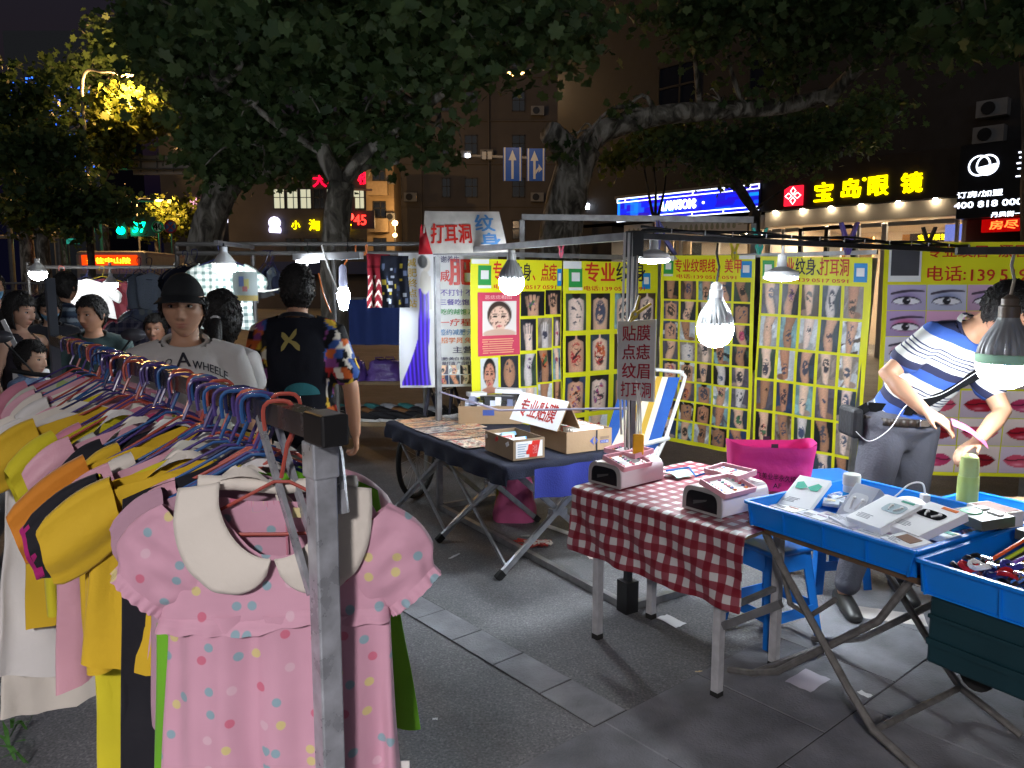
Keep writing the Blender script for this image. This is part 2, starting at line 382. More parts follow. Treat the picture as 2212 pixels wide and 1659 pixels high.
def acunit(par,fn,t,z,w=.8,h=.55,d=.3):
    m=MB(); m.fbox(fn(t,z,.03),fn(t+w,z,.03)-fn(t,z,.03),fn(t,z+h,.03)-fn(t,z,.03),fn(t,z,d)-fn(t,z,.03)); o=obj('air_conditioner',m,acm,par)
    f=MB(); c=fn(t+w*.4,z+h/2,d+.004); ex=(fn(t+1,z,0)-fn(t,z,0)); n=(fn(t,z,1)-fn(t,z,0))
    f.tube([c,c+n*.02],h*.4,14); obj('fan_grille',f,frameblk,o)
acunit(sh,fsp,9.25,4.45,.55,.32,.25); acunit(sh,fsp,9.28,4.95,.55,.32,.25)
# LAWSON sign box
lw=thing('convenience_store_sign','long blue lit LAWSON sign box above the corner shop','shop sign',fsp(0,3.4))
mb=MB(FS); mb.box((2.28,-.12,3.80),(4.6,.24,.66)); obj('sign_box',mb,M('sign box blue back',(.02,.02,.12),rough=.4),lw)
mb=MB(FS); mb.box((2.28,-.14,4.17),(4.66,.34,.07)); obj('top_trim',mb,M('grey metal trim',(.25,.25,.25),rough=.4,metal=.6),lw)
hh,ww=24,130; r_=np.random.RandomState(4); im=np.zeros((hh,ww,3)); y_,x_=np.mgrid[0:hh,0:ww]
base=np.array([.06,.06,.62]); im[:]=base
for k in range(70):
    a,b=r_.randint(ww),r_.randint(hh); c,d=4+r_.randint(14),3+r_.randint(6); im[b:b+d,a:a+c]=[[.10,.03,.62],[.02,.10,.80],[.05,.28,.85],[.13,.05,.5],[.03,.45,.9]][r_.choice(5,p=[.35,.3,.15,.15,.05])]
im[:,:3]=[.05,.45,.95]; im[:,14:22]=im[:,14:22]*.3+np.array([.03,.42,.9])*.7
picture('sign_face',im,lambda u,v,o:fsp(u,v,.245+o),.02,3.49,4.54,4.11,lw,VC('blue sign print',emit=1.1))
wl=E('white sign light',(.75,.85,1),2.0); mb=MB()
for z in(3.48,3.58,4.02,4.12): mb.fbox(fsp(.01,z-.011,.25),fsp(4.56,z,.25)-fsp(.01,z,.25),V((0,0,.022)),fsp(0,0,.012)-fsp(0,0,0))
for t in(.01,.3,1.45,2.6,3.55,4.3,4.54):
    for z in(3.47,4.02): mb.fbox(fsp(t,z,.263),fsp(t+.025,z,.263)-fsp(t,z,.263),V((0,0,.11)),fsp(0,0,.008)-fsp(0,0,0))
obj('light_strip',mb,wl,lw)
mb=MB(); write(mb,'LAWSON',1.62,3.68,.25,lambda u,v,o:fsp(u,v,.265+o),w=1.05,bold=.01,extrude=.03); obj('lettering',mb,E('white letter light',(.9,.95,1),2.4),lw); mb=MB(); mb.tube([fsp(2.68,3.73,.262),fsp(2.68,3.73,.272)],.05,10); mb.tube([fsp(2.68,3.87,.262),fsp(2.68,3.87,.272)],.045,10)
mb.tube([fsp(2.95,3.8,.262),fsp(2.95,3.8,.27)],.035,10); tag(obj('sign_dots',mb,E('white letter light',(.9,.95,1),2.4),lw),kind='stuff')
# LAWSON shop front under the sign
ls=thing('convenience_store','cream patterned convenience store front under the blue LAWSON sign','shop front',fsp(0,0))
mb=MB(FS); mb.box((2.3,.1,3.23),(4.5,.16,.33)); o=obj('frieze',mb,cream,ls)
fz=MB()
for k in range(26):
    t=.25+k*.165; q=rng.random(); c=fsp(t,3.2,-.01)
    if q<.6:
        pts=[fsp(t+.05*math.sin(a)*(1-.3*math.cos(a)),3.2+.09*math.cos(a),-.018) for a in [i*math.pi/6 for i in range(12)]]
        fz.poly(pts,fsp(0,0,.004)-fsp(0,0,0))
    else: fz.fbox(fsp(t-.05,3.19,-.018),fsp(.1,0)-fsp(0,0),V((0,0,.03)),fsp(0,0,.004)-fsp(0,0,0))
obj('leaf_print',fz,M('olive frieze print',(.33,.30,.18),rough=.6),o)
mb=MB(FS); mb.box((2.3,4.1,1.6),(4.6,.1,3.2)); obj('back_wall',mb,cream,ls)
mb=MB(FS); mb.box((2.3,2,3.06),(4.6,4,.06)); obj('ceiling',mb,cream,ls)
mb=MB(FS)
for k in range(3): mb.box((.9+k*1.4,1.3,3.02),(.9,.5,.03))
obj('ceiling_lamp',mb,E('shop ceiling lamp',WARM,45),ls)
for t0,t1 in((.1,1.5),(1.5,2.0),(2.0,3.2),(3.2,4.4)):
    m=MB(FS); m.box(((t0+t1)/2,.12,1.53),(t1-t0-.08,.02,2.95)); obj('pane',m,pane_m,ls)
    m=MB(FS); m.box((t1,.12,1.53),(.07,.09,3.0)); obj('mullion',m,M('pale mullion',(.4,.38,.35),rough=.5),ls)
mb=MB(FS); mb.box((2.0,.25,2.75),(.5,.05,.5)); mb.box((1.2,.3,2.8),(.85,.04,.35)); obj('poster',mb,M('tan wood poster',(.55,.38,.2),rough=.6),ls)
# optician front
op=thing('optician_shop','cream optician shop front with yellow lit characters and red flower logo','shop front',fsp(4.7,0))
mb=MB(FS); mb.box((6.9,-.05,3.95),(4.6,.3,1.0)); obj('sign_band',mb,M('dark brown sign band',(.03,.024,.022),rough=.4,spec=.4),op)
mb=MB(FS); mb.box((6.9,.0,3.255),(4.5,.2,.35)); obj('fascia',mb,cream,op)
yl=E('yellow letter light',(1,.80,.0),1.5)
for ch,t,z in(('宝',5.98,3.58),('岛',6.62,3.60),('眼',7.22,3.60),('镜',7.92,3.60)):
    m=MB(); write(m,ch,t,z,.42,lambda u,v,o:fsp(u,v,.22+o*.4),w=.42,bold=.03,extrude=.06); obj('character',m,yl,op)
m=MB(); m.tube([fsp(7.12,3.98,.21),fsp(7.12,3.98,.25)],.04,10); obj('registered_mark',m,yl,op)
m=MB(); m.fbox(fsp(5.23,3.53,.202),fsp(.46,0)-fsp(0,0),V((0,0,.46)),fsp(0,0,.06)-fsp(0,0,0)); lg=obj('logo_panel',m,E('red logo light',(.9,.01,.03),1.0),op)
m=MB()
for q in range(4):
    a=q*math.pi/2; pts=[]
    for (r,b) in((.03,0),(.13,.55),(.2,0),(.13,-.55)): pts.append(fsp(5.46+r*math.sin(a+b),3.76+r*math.cos(a+b),.268))
    m.tube(pts,.011,6,closed=True)
obj('flower_outline',m,E('white logo line',(1,.95,.9),1.6),lg)
spot_m=E('downlight',(1,.86,.62),22)
for k,t in enumerate((4.95,5.65,6.35,7.05,7.85,8.6)):
    m=MB(); c=fsp(t,3.43,.16); m.lathe([(.05,-.03),(.05,.0),(.035,.02)],12,c); obj('downlight',m,spot_m,op)
mb=MB(FS); mb.box((6.9,4.2,1.6),(4.5,.1,3.2)); obj('back_wall',mb,cream,op)
mb=MB(FS); mb.box((6.9,2.1,3.12),(4.5,4.2,.06)); obj('ceiling',mb,cream,op)
mb=MB(FS); mb.box((4.66,2.1,1.6),(.08,4.2,3.2)); mb.box((9.14,2.1,1.6),(.08,4.2,3.2)); obj('side_wall',mb,cream,op)
for t in(5.6,6.7,7.8):
    m=MB(FS); m.box((t,1.5,3.075),(.5,.5,.02)); obj('ceiling_lamp',m,E('optician ceiling lamp',WARM,75),op)
for t0,t1,dark in((4.75,5.1,0),(5.1,5.55,0),(5.55,6.2,1),(6.2,6.85,1),(6.95,7.5,0),(7.55,9.0,0)):
    m=MB(FS); m.box(((t0+t1)/2,.05,1.5),(t1-t0-.06,.02,2.9)); obj('pane',m,pane_m,op)
    m=MB(FS); w=.09 if dark else .05
    m.box((t0,.04,1.5),(w,.1,3.0)); m.box((t1-.002,.042,1.5),(w,.1,2.99)); m.box(((t0+t1)/2,.044,2.98),(t1-t0-.1,.09,.09)); obj('door_frame' if dark else 'window_frame',m,frameblk if dark else M('pale mullion',(.4,.38,.35)),op)
for t,z,w,h,c,y in((5.85,2.1,.5,1.4,'#c88a3c',1.2),(6.5,2.1,.5,1.4,'#d7ab6a',1.3),(7.75,2.2,.4,1.2,'#cf8d3c',1.0),(6.0,2.2,.3,.9,'#e8e0d6',.9)):
    m=MB(FS); m.box((t,y,z),(w,.1,h)); obj('display_cabinet',m,M('cabinet '+c,c,rough=.4),op)
m=MB(FS); m.box((8.3,.55,2.68),(.85,.04,.2)); b_=obj('inner_sign',m,M('inner sign red brown',(.06,.02,.01)),op)
m=MB(); write(m,'宝岛眼镜',8.05,2.62,.13,lambda u,v,o:fsp(u,v,-.52),bold=.03,w=.62); obj('lettering',m,yl,b_)
m=MB(FS); m.box((8.85,.3,2.75),(.34,.05,.34)); obj('blue_screen',m,E('blue poster light',(.12,.16,.5),.8),op)
# tea house sign at right
ts=thing('tea_shop_sign','black lightbox sign with white ring logo and phone number at far right','shop sign',fsp(9.2,2.95))
mb=MB(FS); mb.box((11.6,-.45,3.66),(4.8,.5,1.42)); obj('sign_board',mb,M('black sign board',(.010,.010,.013),rough=.35),ts)
fr=lambda u,v,o:fsp(u-.42,v-.17,.71+o)
whl=E('cool white letter light',(.80,.86,1),1.7)
m=MB()
for cx,r0,r1 in((9.98,.17,.20),(10.12,.17,.2)):
    pts=[fr(cx+(r0+.015)*math.cos(a),4.12+(r0+.015)*math.sin(a),0) for a in [i*math.pi/12 for i in range(24)]]; m.tube(pts,.016,6,closed=True)
pts=[fr(10.12+.16*math.cos(a),4.12+.16*math.sin(a)*1,0) for a in [math.pi+.2+i*(math.pi-.1)/12 for i in range(13)]]
m.poly(pts,fr(0,0,.01)-fr(0,0,0)); obj('ring_logo',m,whl,ts)
for ch,t,z,h in(('三',10.62,4.08,.22),('二',10.62,3.84,.16)):
    m=MB(); write(m,ch,t,z,h,fr,bold=.03); obj('character',m,whl,ts)
m=MB(); write(m,'订房/加盟',9.62,3.52,.12,fr,bold=.025,w=.8); obj('lettering',m,whl,ts)
m=MB(); write(m,'400 818 0009',9.58,3.32,.12,fr,bold=.03,w=1.3); obj('phone_number',m,whl,ts)
m=MB(); write(m,'丹凤街一店',10.25,3.11,.10,fr,bold=.025,w=.65); obj('address_line',m,whl,ts)
m=MB(FS); m.box((10.4,-.42,2.80),(1.6,.1,.25)); lb=obj('led_board',m,E('red led glow',(.35,.0,.0),.6),ts)
m=MB(); write(m,'房尽，保',9.75,2.72,.17,lambda u,v,o:fsp(u,v,.475+o),bold=.03,w=1.0); obj('led_text',m,E('red led letter',(1,.12,.02),2.2),lb)
m=MB(FS); m.box((11.4,.1,1.4),(1.6,.08,2.6)); obj('lit_wall',m,M('wood lit wall',(.5,.33,.18),rough=.5),ts)
# ------------------------------------------------------------------ far blocks
def block(name,label,x0,x1,Y,d,h,wallm):
    o=thing(name,label,'building',((x0+x1)/2,Y,0)); m=MB(); m.box(((x0+x1)/2,Y+d/2,h/2),(x1-x0,d,h)); obj('wall',m,wallm,o); return o
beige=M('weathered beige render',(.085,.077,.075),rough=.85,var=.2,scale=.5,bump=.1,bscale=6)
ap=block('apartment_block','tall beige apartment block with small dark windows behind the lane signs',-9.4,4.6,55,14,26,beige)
fa=lambda u,v,o:V((u,55-o,v))
for fl in range(8):
    z=4.9+fl*2.9
    for x in(-8.6,-4.9,-3.3,0.0,3.2):
        bwin(ap,fa,x,z,.9 if x!=-4.9 else .6,1.35)
for x in(-1.6,-6.3):
    m=MB(); m.tube([V((x,54.9,0)),V((x,54.9,25.5))],.06,6); obj('downpipe',m,beige,ap)
for k,(x,fl) in enumerate(((-7.5,1),(-2.2,2),(-2.2,4),(1.3,3),(1.3,1),(-7.5,3))): acunit(ap,fa,x,4.6+fl*2.9,.9,.6,.4)
m=MB()
for fl in range(8): m.box((-2.4,54.95,4.3+fl*2.9),(13.9,.08,.09))
obj('string_course',m,beige,ap)
wing=block('stair_wing','narrow orange-lit building corner with stacked balconies and air conditioners',-8.9,-7.2,48,3,9.5,M('ochre render',(.42,.30,.17),rough=.8,var=.2,scale=1))
fw=lambda u,v,o:V((u,48-o,v))
for k in range(3):
    m=MB(); m.fbox(fw(-8.7,2.7+k*2.2,.0),V((1.2,0,0)),V((0,0,.8)),V((0,-.7,0))); obj('balcony',m,M('ochre balcony',(.45,.33,.2),rough=.8),wing)
    bwin(wing,fw,-8.5,3.6+k*2.2,.8,1.0); acunit(wing,fw,-7.6,3.4+k*2.2,.5,.45,.5)
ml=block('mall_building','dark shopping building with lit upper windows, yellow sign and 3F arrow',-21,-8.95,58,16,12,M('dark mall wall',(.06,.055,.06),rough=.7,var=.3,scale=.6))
fm=lambda u,v,o:V((u,58-o,v))
winlit=E('pale lit window',(.82,.85,.62),.32)
for i in range(9): bwin(ml,fm,-17.6+i*.98,7.3,.86,1.5,winlit if i not in(3,7) else None)
for i in range(6): bwin(ml,fm,-16.8+i*1.3,3.9,1.1,1.3)
ylm=E('yellow mall letter',(1,.78,.0),1.6)
for s,u,v,h in(('小',-16.3,5.85,.6),('淘',-15.0,5.75,.8),('都',-13.6,5.8,.8)):
    m=MB(); write(m,s,u,v,h,lambda a,b,o:fm(a,b,.1+o),bold=.02,extrude=.05); obj('character',m,ylm,ml)
m=MB(); write(m,'3F',-12.75,5.75,.75,lambda a,b,o:fm(a,b,.5),bold=.03)
m.poly([fm(-12.8+a*.9,6.75+b*.5,.5) for a,b in((0,.3),(.5,.3),(.5,0),(1,.5),(.5,1),(.5,.7),(0,.7))],V((0,-.03,0))); obj('floor_sign',m,ylm,ml)
m=MB(); m.lathe([(.001,0),(.45,.0),(.45,.1),(.001,.1)],12,(0,0,0),Tm((-17.5,57.8,6.3),rx=R(90))); m.tube([fm(-17.9,5.8,.2),fm(-17.1,5.75,.2)],.2,8); obj('round_logo',m,E('lilac logo light',(.75,.7,1),1.6),ml)
for s,u in(('大',-14.6),('茶',-13.6),('楼',-11.3)):
    m=MB(); write(m,s,u,8.9+(.2 if s!='大' else 0),.95,lambda a,b,o:fm(a,b,.1+o),bold=.03,extrude=.05); obj('red_character',m,E('red roof letter',(1,.0,.03),1.3),ml)
m=MB(); m.box((-13.5,57.4,3.0),(9,.5,.9)); obj('blue_canopy',m,M('dark blue canopy',(.015,.03,.12),rough=.5),ml)
pk=block('signed_block','distant dark block with pink lit characters behind the leaning tree',-33,-23,74,10,17,M('far dark wall',(.035,.035,.04),rough=.8))
m=MB(); write(m,'鼎泰华府酒店',-30.6,8.9,1.1,lambda a,b,o:V((a,73.8-o,b)),bold=.02); obj('pink_characters',m,E('pink letter light',(1,.45,.6),1.2),pk)
m=MB(); write(m,'三川酒店',-29.6,7.6,.8,lambda a,b,o:V((a,73.8-o,b)),bold=.02); obj('white_characters',m,E('white far letter',(.75,.75,.95),1.0),pk)
tw=block('light_tower','far tower covered with blue lights above the left trees',-101,-83,160,18,52,M('tower dark glass',(.02,.025,.035),rough=.3))
m=MB()
for i in range(20):
    for j in range(22):
        u=i/19; v=j/21
        if rng.random()<.62*(1-abs(u-.35-.3*v)*.8) : m.box((-100.3+u*16.4,159.9,24+v*19+rng.uniform(-.2,.2)),(.25+.5*rng.random(),.1,.35))
tag(obj('blue_lights',m,E('blue tower light',(.03,.16,1),1.5),tw),kind='stuff')
# ================================================================== TREES
def bark_mat(name,dark,mid,light):
    m,nt,b=_new(name); N=nt.nodes; L=nt.links
    tc=N.new('ShaderNodeTexCoord'); n=N.new('ShaderNodeTexNoise'); n.inputs['Scale'].default_value=3.2; n.inputs['Detail'].default_value=5; n.inputs['Distortion'].default_value=1.2
    mp=N.new('ShaderNodeMapping'); mp.inputs['Scale'].default_value=(1.6,1.6,.8); L.new(tc.outputs['Object'],mp.inputs[0]); L.new(mp.outputs[0],n.inputs['Vector'])
    r=N.new('ShaderNodeValToRGB'); r.color_ramp.interpolation='EASE'; e=r.color_ramp.elements
    e[0].position=.40; e[0].color=dark+(1,); e[1].position=.62; e[1].color=light+(1,); k=e.new(.48); k.color=mid+(1,)
    L.new(n.outputs['Fac'],r.inputs[0]); L.new(r.outputs[0],b.inputs['Base Color']); b.inputs['Roughness'].default_value=.85
    n2=N.new('ShaderNodeTexNoise'); n2.inputs['Scale'].default_value=14; n2.inputs['Detail'].default_value=5; L.new(mp.outputs[0],n2.inputs['Vector'])
    bp=N.new('ShaderNodeBump'); bp.inputs['Strength'].default_value=.6; bp.inputs['Distance'].default_value=.04; L.new(n2.outputs['Fac'],bp.inputs['Height']); L.new(bp.outputs[0],b.inputs['Normal'])
    return m
BARK=bark_mat('plane bark',(.065,.058,.048),(.17,.155,.125),(.42,.39,.34)); BARKD=bark_mat('dark bark',(.03,.026,.02),(.06,.05,.042),(.11,.095,.08))
def leaf_mat(name,c0,c1):
    m,nt,b=_new(name); N=nt.nodes; L=nt.links; N.remove(b)
    g=N.new('ShaderNodeAttribute'); g.attribute_name='Col'
    mx=N.new('ShaderNodeMix'); mx.data_type='RGBA'; mx.inputs[6].default_value=c0+(1,); mx.inputs[7].default_value=c1+(1,); L.new(g.outputs['Fac'],mx.inputs[0])
    d=N.new('ShaderNodeBsdfPrincipled'); d.inputs['Roughness'].default_value=.5; d.inputs['Specular IOR Level'].default_value=.3; t=N.new('ShaderNodeBsdfTranslucent'); L.new(mx.outputs[2],d.inputs['Base Color']); L.new(mx.outputs[2],t.inputs[0])
    s=N.new('ShaderNodeMixShader'); s.inputs[0].default_value=.35; L.new(d.outputs[0],s.inputs[1]); L.new(t.outputs[0],s.inputs[2]); L.new(s.outputs[0],N['Material Output'].inputs[0])
    return m
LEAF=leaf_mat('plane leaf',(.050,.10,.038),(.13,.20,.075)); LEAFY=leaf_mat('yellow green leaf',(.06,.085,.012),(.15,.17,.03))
lobes=[(0,-.14),(.14,-.34),(.40,-.32),(.38,-.08),(.64,.10),(.42,.22),(.44,.50),(.20,.48),(0,.80)]
LP=np.array([(x,y,0) for x,y in lobes]+[(-x,y,0) for x,y in lobes[-2:0:-1]]); LP[:,2]=.22*np.abs(LP[:,0])-.12*LP[:,1]**2
SP=np.array([(0,-.5,0),(.22,-.1,.05),(.2,.2,.05),(0,.6,-.1),(-.2,.2,.05),(-.22,-.1,.05)])
def leaves(name,clumps,n,size,mat,parent,seed,shape=LP,hang=.5):
    """clumps: (centre, (rx,ry,rz)); n leaves spread in small sprays"""
    r=np.random.RandomState(seed); vol=np.array([c[1][0]*c[1][1]*c[1][2] for c in clumps])**.75; cnt=(vol/vol.sum()*n).astype(int)
    P=[]
    for (c,rad),k in zip(clumps,cnt):
        ns=max(1,k//14); q=r.normal(size=(ns,3)); q/=np.linalg.norm(q,axis=1)[:,None]; q*=(r.rand(ns,1)**.45)
        s=np.array(c)+q*np.array(rad); rep=s[r.randint(ns,size=k)]; P.append(rep+r.normal(size=(k,3))*size*1.5*np.array([1,1,.7]))
    P=np.concatenate(P); k=len(P)
    # leaf frames: tip hangs outwards and down
    nrm=r.normal(size=(k,3)); nrm[:,2]=np.abs(nrm[:,2])*.8+.35; nrm/=np.linalg.norm(nrm,axis=1)[:,None]
    tip=r.normal(size=(k,3)); tip[:,2]-=hang*1.5; tip-=nrm*(tip*nrm).sum(1)[:,None]; tip/=np.linalg.norm(tip,axis=1)[:,None]; sd_=np.cross(tip,nrm)
    sz=size*(.45+.95*r.rand(k)); L=len(shape)
    vs=P[:,None,:]+sz[:,None,None]*(shape[None,:,0:1]*sd_[:,None,:]+shape[None,:,1:2]*tip[:,None,:]+shape[None,:,2:3]*nrm[:,None,:])
    vs=vs.reshape(-1,3); d=np.array(off(parent)); vs=vs-d
    me=bpy.data.meshes.new(name); me.vertices.add(len(vs)); me.vertices.foreach_set('co',vs.astype(np.float32).ravel())
    me.loops.add(k*L); me.loops.foreach_set('vertex_index',np.arange(k*L,dtype=np.int32)); me.polygons.add(k); me.polygons.foreach_set('loop_start',np.arange(0,k*L,L,dtype=np.int32))
    a=me.color_attributes.new('Col','FLOAT_COLOR','POINT'); f=np.repeat(r.rand(k),L).astype(np.float32); a.data.foreach_set('color',np.stack([f,f,f,np.ones_like(f)],1).ravel())
    me.update(calc_edges=True); me.validate(); me.materials.append(mat)
    o=bpy.data.objects.new(name,me); COL.objects.link(o); o.parent=parent; return o
def limb(mb,pts,r0,r1,seed,n=10,sub=6):
    """smooth tapering limb with knobbly section through the points"""
    pts=[V(p) for p in pts]; out=[]
    for i in range(len(pts)-1):
        p0,p1,p2,p3=pts[max(i-1,0)],pts[i],pts[i+1],pts[min(i+2,len(pts)-1)]
        for k in range(sub):
            t=k/sub; out.append(.5*((2*p1)+(p2-p0)*t+(2*p0-5*p1+4*p2-p3)*t*t+(3*p1-p0-3*p2+p3)*t**3))
    out.append(pts[-1]); m=len(out); rr=[]
    for i in range(m):
        rr.append((r0+(r1-r0)*i/(m-1))*(1+.06*noise.noise(V((i*.35,seed*3.1,0)))))
    mb.tube(out,rr,n); return out
def twigs(mb,tips,clumps,seed,r0=.05):
    rr=random.Random(seed)
    for c,rad in clumps:
        c=V(c); a=min(tips,key=lambda p:(p-c).length); mid=(a+c)/2+V((rr.uniform(-.3,.3),rr.uniform(-.3,.3),rr.uniform(-.1,.4)))
        limb(mb,[a,mid,c],r0,.012,rr.random(),6,4)
        for k in range(4):
            e=c+V((rr.uniform(-1,1)*rad[0],rr.uniform(-1,1)*rad[1],rr.uniform(-1,1)*rad[2]))*.85; limb(mb,[mid.lerp(c,.5),mid.lerp(e,.7)+V((0,0,.1)),e],.018,.006,k,5,3)
def tree(name,label,trunkfn,clumps,n,size,lm,seed,barkm=BARK,shape=LP,base=(0,0,0),r0=.05):
    o=thing(name,label,'tree',base); mb=MB(); tips=trunkfn(mb); obj('trunk',mb,barkm,o,smooth='all')
    mb=MB(); twigs(mb,tips,clumps,seed,r0); obj('branches',mb,barkm,o,smooth='all')
    leaves('crown',clumps,n,size,lm,o,seed,shape); return o
# plane tree with the big horizontal limb
YA=12.0
def tA(mb):
    t=limb(mb,[A(1195,760,YA)*1,A(1205,560,YA),A(1222,440,YA),A(1240,365,YA),A(1262,315,YA)],.36,.27,1,14)
    limb(mb,[A(1240,370,YA),A(1222,325,YA-.1),A(1200,298,YA-.2),A(1186,285,YA-.3)],.24,.17,2,12)
    l=limb(mb,[A(1245,345,YA),A(1300,285,YA),A(1420,250,YA),A(1560,238,YA),A(1700,228,YA),A(1810,196,YA)],.19,.10,3,12)
    u=limb(mb,[A(1785,218,YA),A(1840,160,YA-.3),A(1920,90,YA-.6),A(2040,30,YA-1),A(2120,-60,YA-1.3)],.12,.06,4,10)
    w=limb(mb,[A(1690,238,YA),A(1730,150,YA),A(1780,70,YA),A(1860,-20,YA)],.09,.05,5,8)
    return [l[-1]]+u[8:]+w[4:]+l[12::4]
clA=[(tuple(A(x,y,Y)),r) for x,y,Y,r in((1600,40,11,(1.1,1.2,.55)),(1760,60,11,(.9,1,.5)),(1500,10,11,(.9,1,.5)),(1680,-60,10.5,(1.3,1.2,.6)),(1900,60,10.6,(.7,.9,.35)),(2060,70,10,(.7,.8,.4)),(2150,10,9.5,(.7,.8,.5)),(1980,-20,10,(.9,1,.5)),(1340,255,12,(.35,.4,.18)),(1560,210,12,(.4,.4,.18)),(1700,180,11.6,(.4,.5,.25)),(1240,330,11.7,(.28,.2,.25)))]
tA_o=tree('plane_tree','mottled plane tree with a thick horizontal limb reaching right over the shops',tA,clA,5000,.11,LEAF,21,base=(.65,YA,0))
mb=MB(); limb(mb,[V((.62,YA,-.1)),A(1192,700,YA),A(1205,560,YA)],.40,.35,6,14); obj('root_flare',mb,BARK,tA_o,smooth='all')
# plane tree in the middle left
YC=9.0
def tC(mb):
    t=limb(mb,[V((-2.05,YC,0)),A(722,620,YC),A(728,480,YC),A(738,395,YC)],.17,.15,1,12)
    a=limb(mb,[A(738,400,YC),A(705,345,YC),A(690,285,YC),A(682,160,YC-.2),A(668,20,YC-.5),A(660,-90,YC-.7)],.11,.04,2)
    b=limb(mb,[A(740,400,YC),A(775,345,YC),A(850,280,YC-.2),A(940,215,YC-.5),A(1010,150,YC-.8)],.09,.03,3)
    c=limb(mb,[A(700,330,YC),A(620,285,YC-.3),A(540,225,YC-.6),A(470,190,YC-.9)],.05,.02,4)
    d=limb(mb,[A(742,395,YC),A(790,360,YC+.2),A(860,350,YC+.4)],.06,.03,5)
    return a[6:]+b[6:]+c[6:]+d[4:]
clC=[(tuple(A(x,y,Y)),r) for x,y,Y,r in((480,70,7.6,(.9,.9,.5)),(640,60,7.4,(.9,1,.5)),(800,60,7.4,(.95,1,.5)),(960,70,7.6,(.9,1,.45)),(1090,60,8,(.8,.9,.45)),(1190,20,8.4,(.7,.8,.4)),(560,190,8.4,(.85,.8,.45)),(720,190,8.6,(.8,.8,.42)),(870,190,8.4,(.75,.8,.42)),(420,190,8.8,(.7,.7,.45)),(620,290,9.2,(.7,.7,.35)),(800,300,9.4,(.6,.6,.35)),(930,290,9.0,(.45,.5,.28)),(500,320,9.6,(.6,.6,.32)),(540,-40,6.6,(1,1,.5)),(760,-60,6.4,(1.1,1,.5)),(980,-60,6.8,(1,1,.5)),(380,60,8.2,(.55,.7,.4)),(1260,90,9,(.5,.6,.3)))]
tree('plane_tree','plane tree with slender forked branches whose crown fills the top of the view',tC,clC,9500,.105,LEAF,22,base=(-2.05,YC,0))
# leaning plane tree
YB=11.0
def tB(mb):
    t=limb(mb,[V((-4.75,YB,0)),A(432,600,YB),A(448,500,YB),A(472,430,YB),A(505,375,YB)],.25,.2,1,12)
    a=limb(mb,[A(472,430,YB),A(505,390,YB),A(560,375,YB),A(640,340,YB)],.16,.08,2)
    b=limb(mb,[A(490,400,YB),A(450,360,YB),A(420,300,YB),A(400,200,YB)],.12,.05,3)
    return a[6:]+b[4:]
clB=[(tuple(A(x,y,Y)),r) for x,y,Y,r in((510,300,11,(.7,.8,.5)),(470,220,11.5,(.6,.8,.6)),(560,350,11,(.9,.8,.3)),(480,140,11,(1.1,1,.7)),(700,330,11.5,(.8,.8,.35)),(480,385,10.8,(.35,.4,.2)),(430,120,11,(.6,.8,.6)))]
tree('plane_tree','leaning grey plane tree trunk behind the clothes stalls at centre left',tB,clB,4200,.115,LEAF,23,base=(-4.75,YB,0))
# small trees in front of the shops
YS=15.0
def tS(mb):
    t=limb(mb,[V((4.75,YS,0)),A(1632,600,YS),A(1628,500,YS),A(1632,455,YS)],.14,.11,1)
    a=limb(mb,[A(1632,460,YS),A(1600,420,YS),A(1580,370,YS),A(1590,300,YS)],.07,.03,2)
    b=limb(mb,[A(1632,458,YS),A(1605,410,YS),A(1585,380,YS),A(1550,330,YS)],.06,.025,3)
    c=limb(mb,[A(1636,450,YS),A(1690,410,YS),A(1745,375,YS),A(1800,330,YS)],.03,.012,4)
    return a[5:]+b[5:]+c[8:]
clS=[(tuple(A(x,y,Y)),r) for x,y,Y,r in((1560,330,15,(1.0,.9,.6)),(1680,300,15,(1.1,.9,.6)),(1800,280,15,(.9,.8,.5)),(1880,240,15.2,(.7,.7,.55)),(1730,335,15,(.8,.7,.3)),(1450,320,15,(.7,.7,.4)),(1900,320,15.2,(.35,.4,.25)),(1600,370,15.2,(.6,.6,.25)))]
tree('street_tree','small dark street tree forking in front of the two lit shop signs',tS,clS,4200,.10,LEAF,24,BARKD,base=(4.75,YS,0),r0=.03)
def tT(mb):
    out=[]
    for x1,x2,k in((1398,1385,1),(1416,1408,2),(1436,1440,3)):
        out+=limb(mb,[A(1416,485,16),A((1416+x1)/2,450,16),A(x1,400,16),A(x2,330,16)],.038,.015,k)[8:]
    limb(mb,[V((3.0,16,0)),A(1416,560,16),A(1416,480,16)],.07,.055,9); return out
clT=[(tuple(A(x,y,Y)),r) for x,y,Y,r in((1380,320,16,(.6,.6,.3)),(1440,290,16,(.7,.7,.35)),(1340,350,16,(.35,.4,.2)))]
tree('street_tree','many-stemmed sapling in front of the left end of the blue sign',tT,clT,900,.12,LEAFY,25,BARKD,base=(3.15,16,0),r0=.02)
# right edge trunk
def tR(mb):
    return limb(mb,[V((5.85,8,0)),A(2246,560,8),A(2244,300,8),A(2236,120,8),A(2244,-80,8)],.17,.12,1,12)[8:]
clR=[(tuple(A(x,y,Y)),r) for x,y,Y,r in((2140,60,7.8,(.35,.5,.2)),(2230,10,7.8,(.5,.5,.3)),(2080,20,8,(.4,.5,.2)))]
tree('street_tree','trunk at the right edge of the view beside the black sign',tR,clR,260,.15,LEAF,26,BARKD,base=(5.85,8,0),r0=.03)
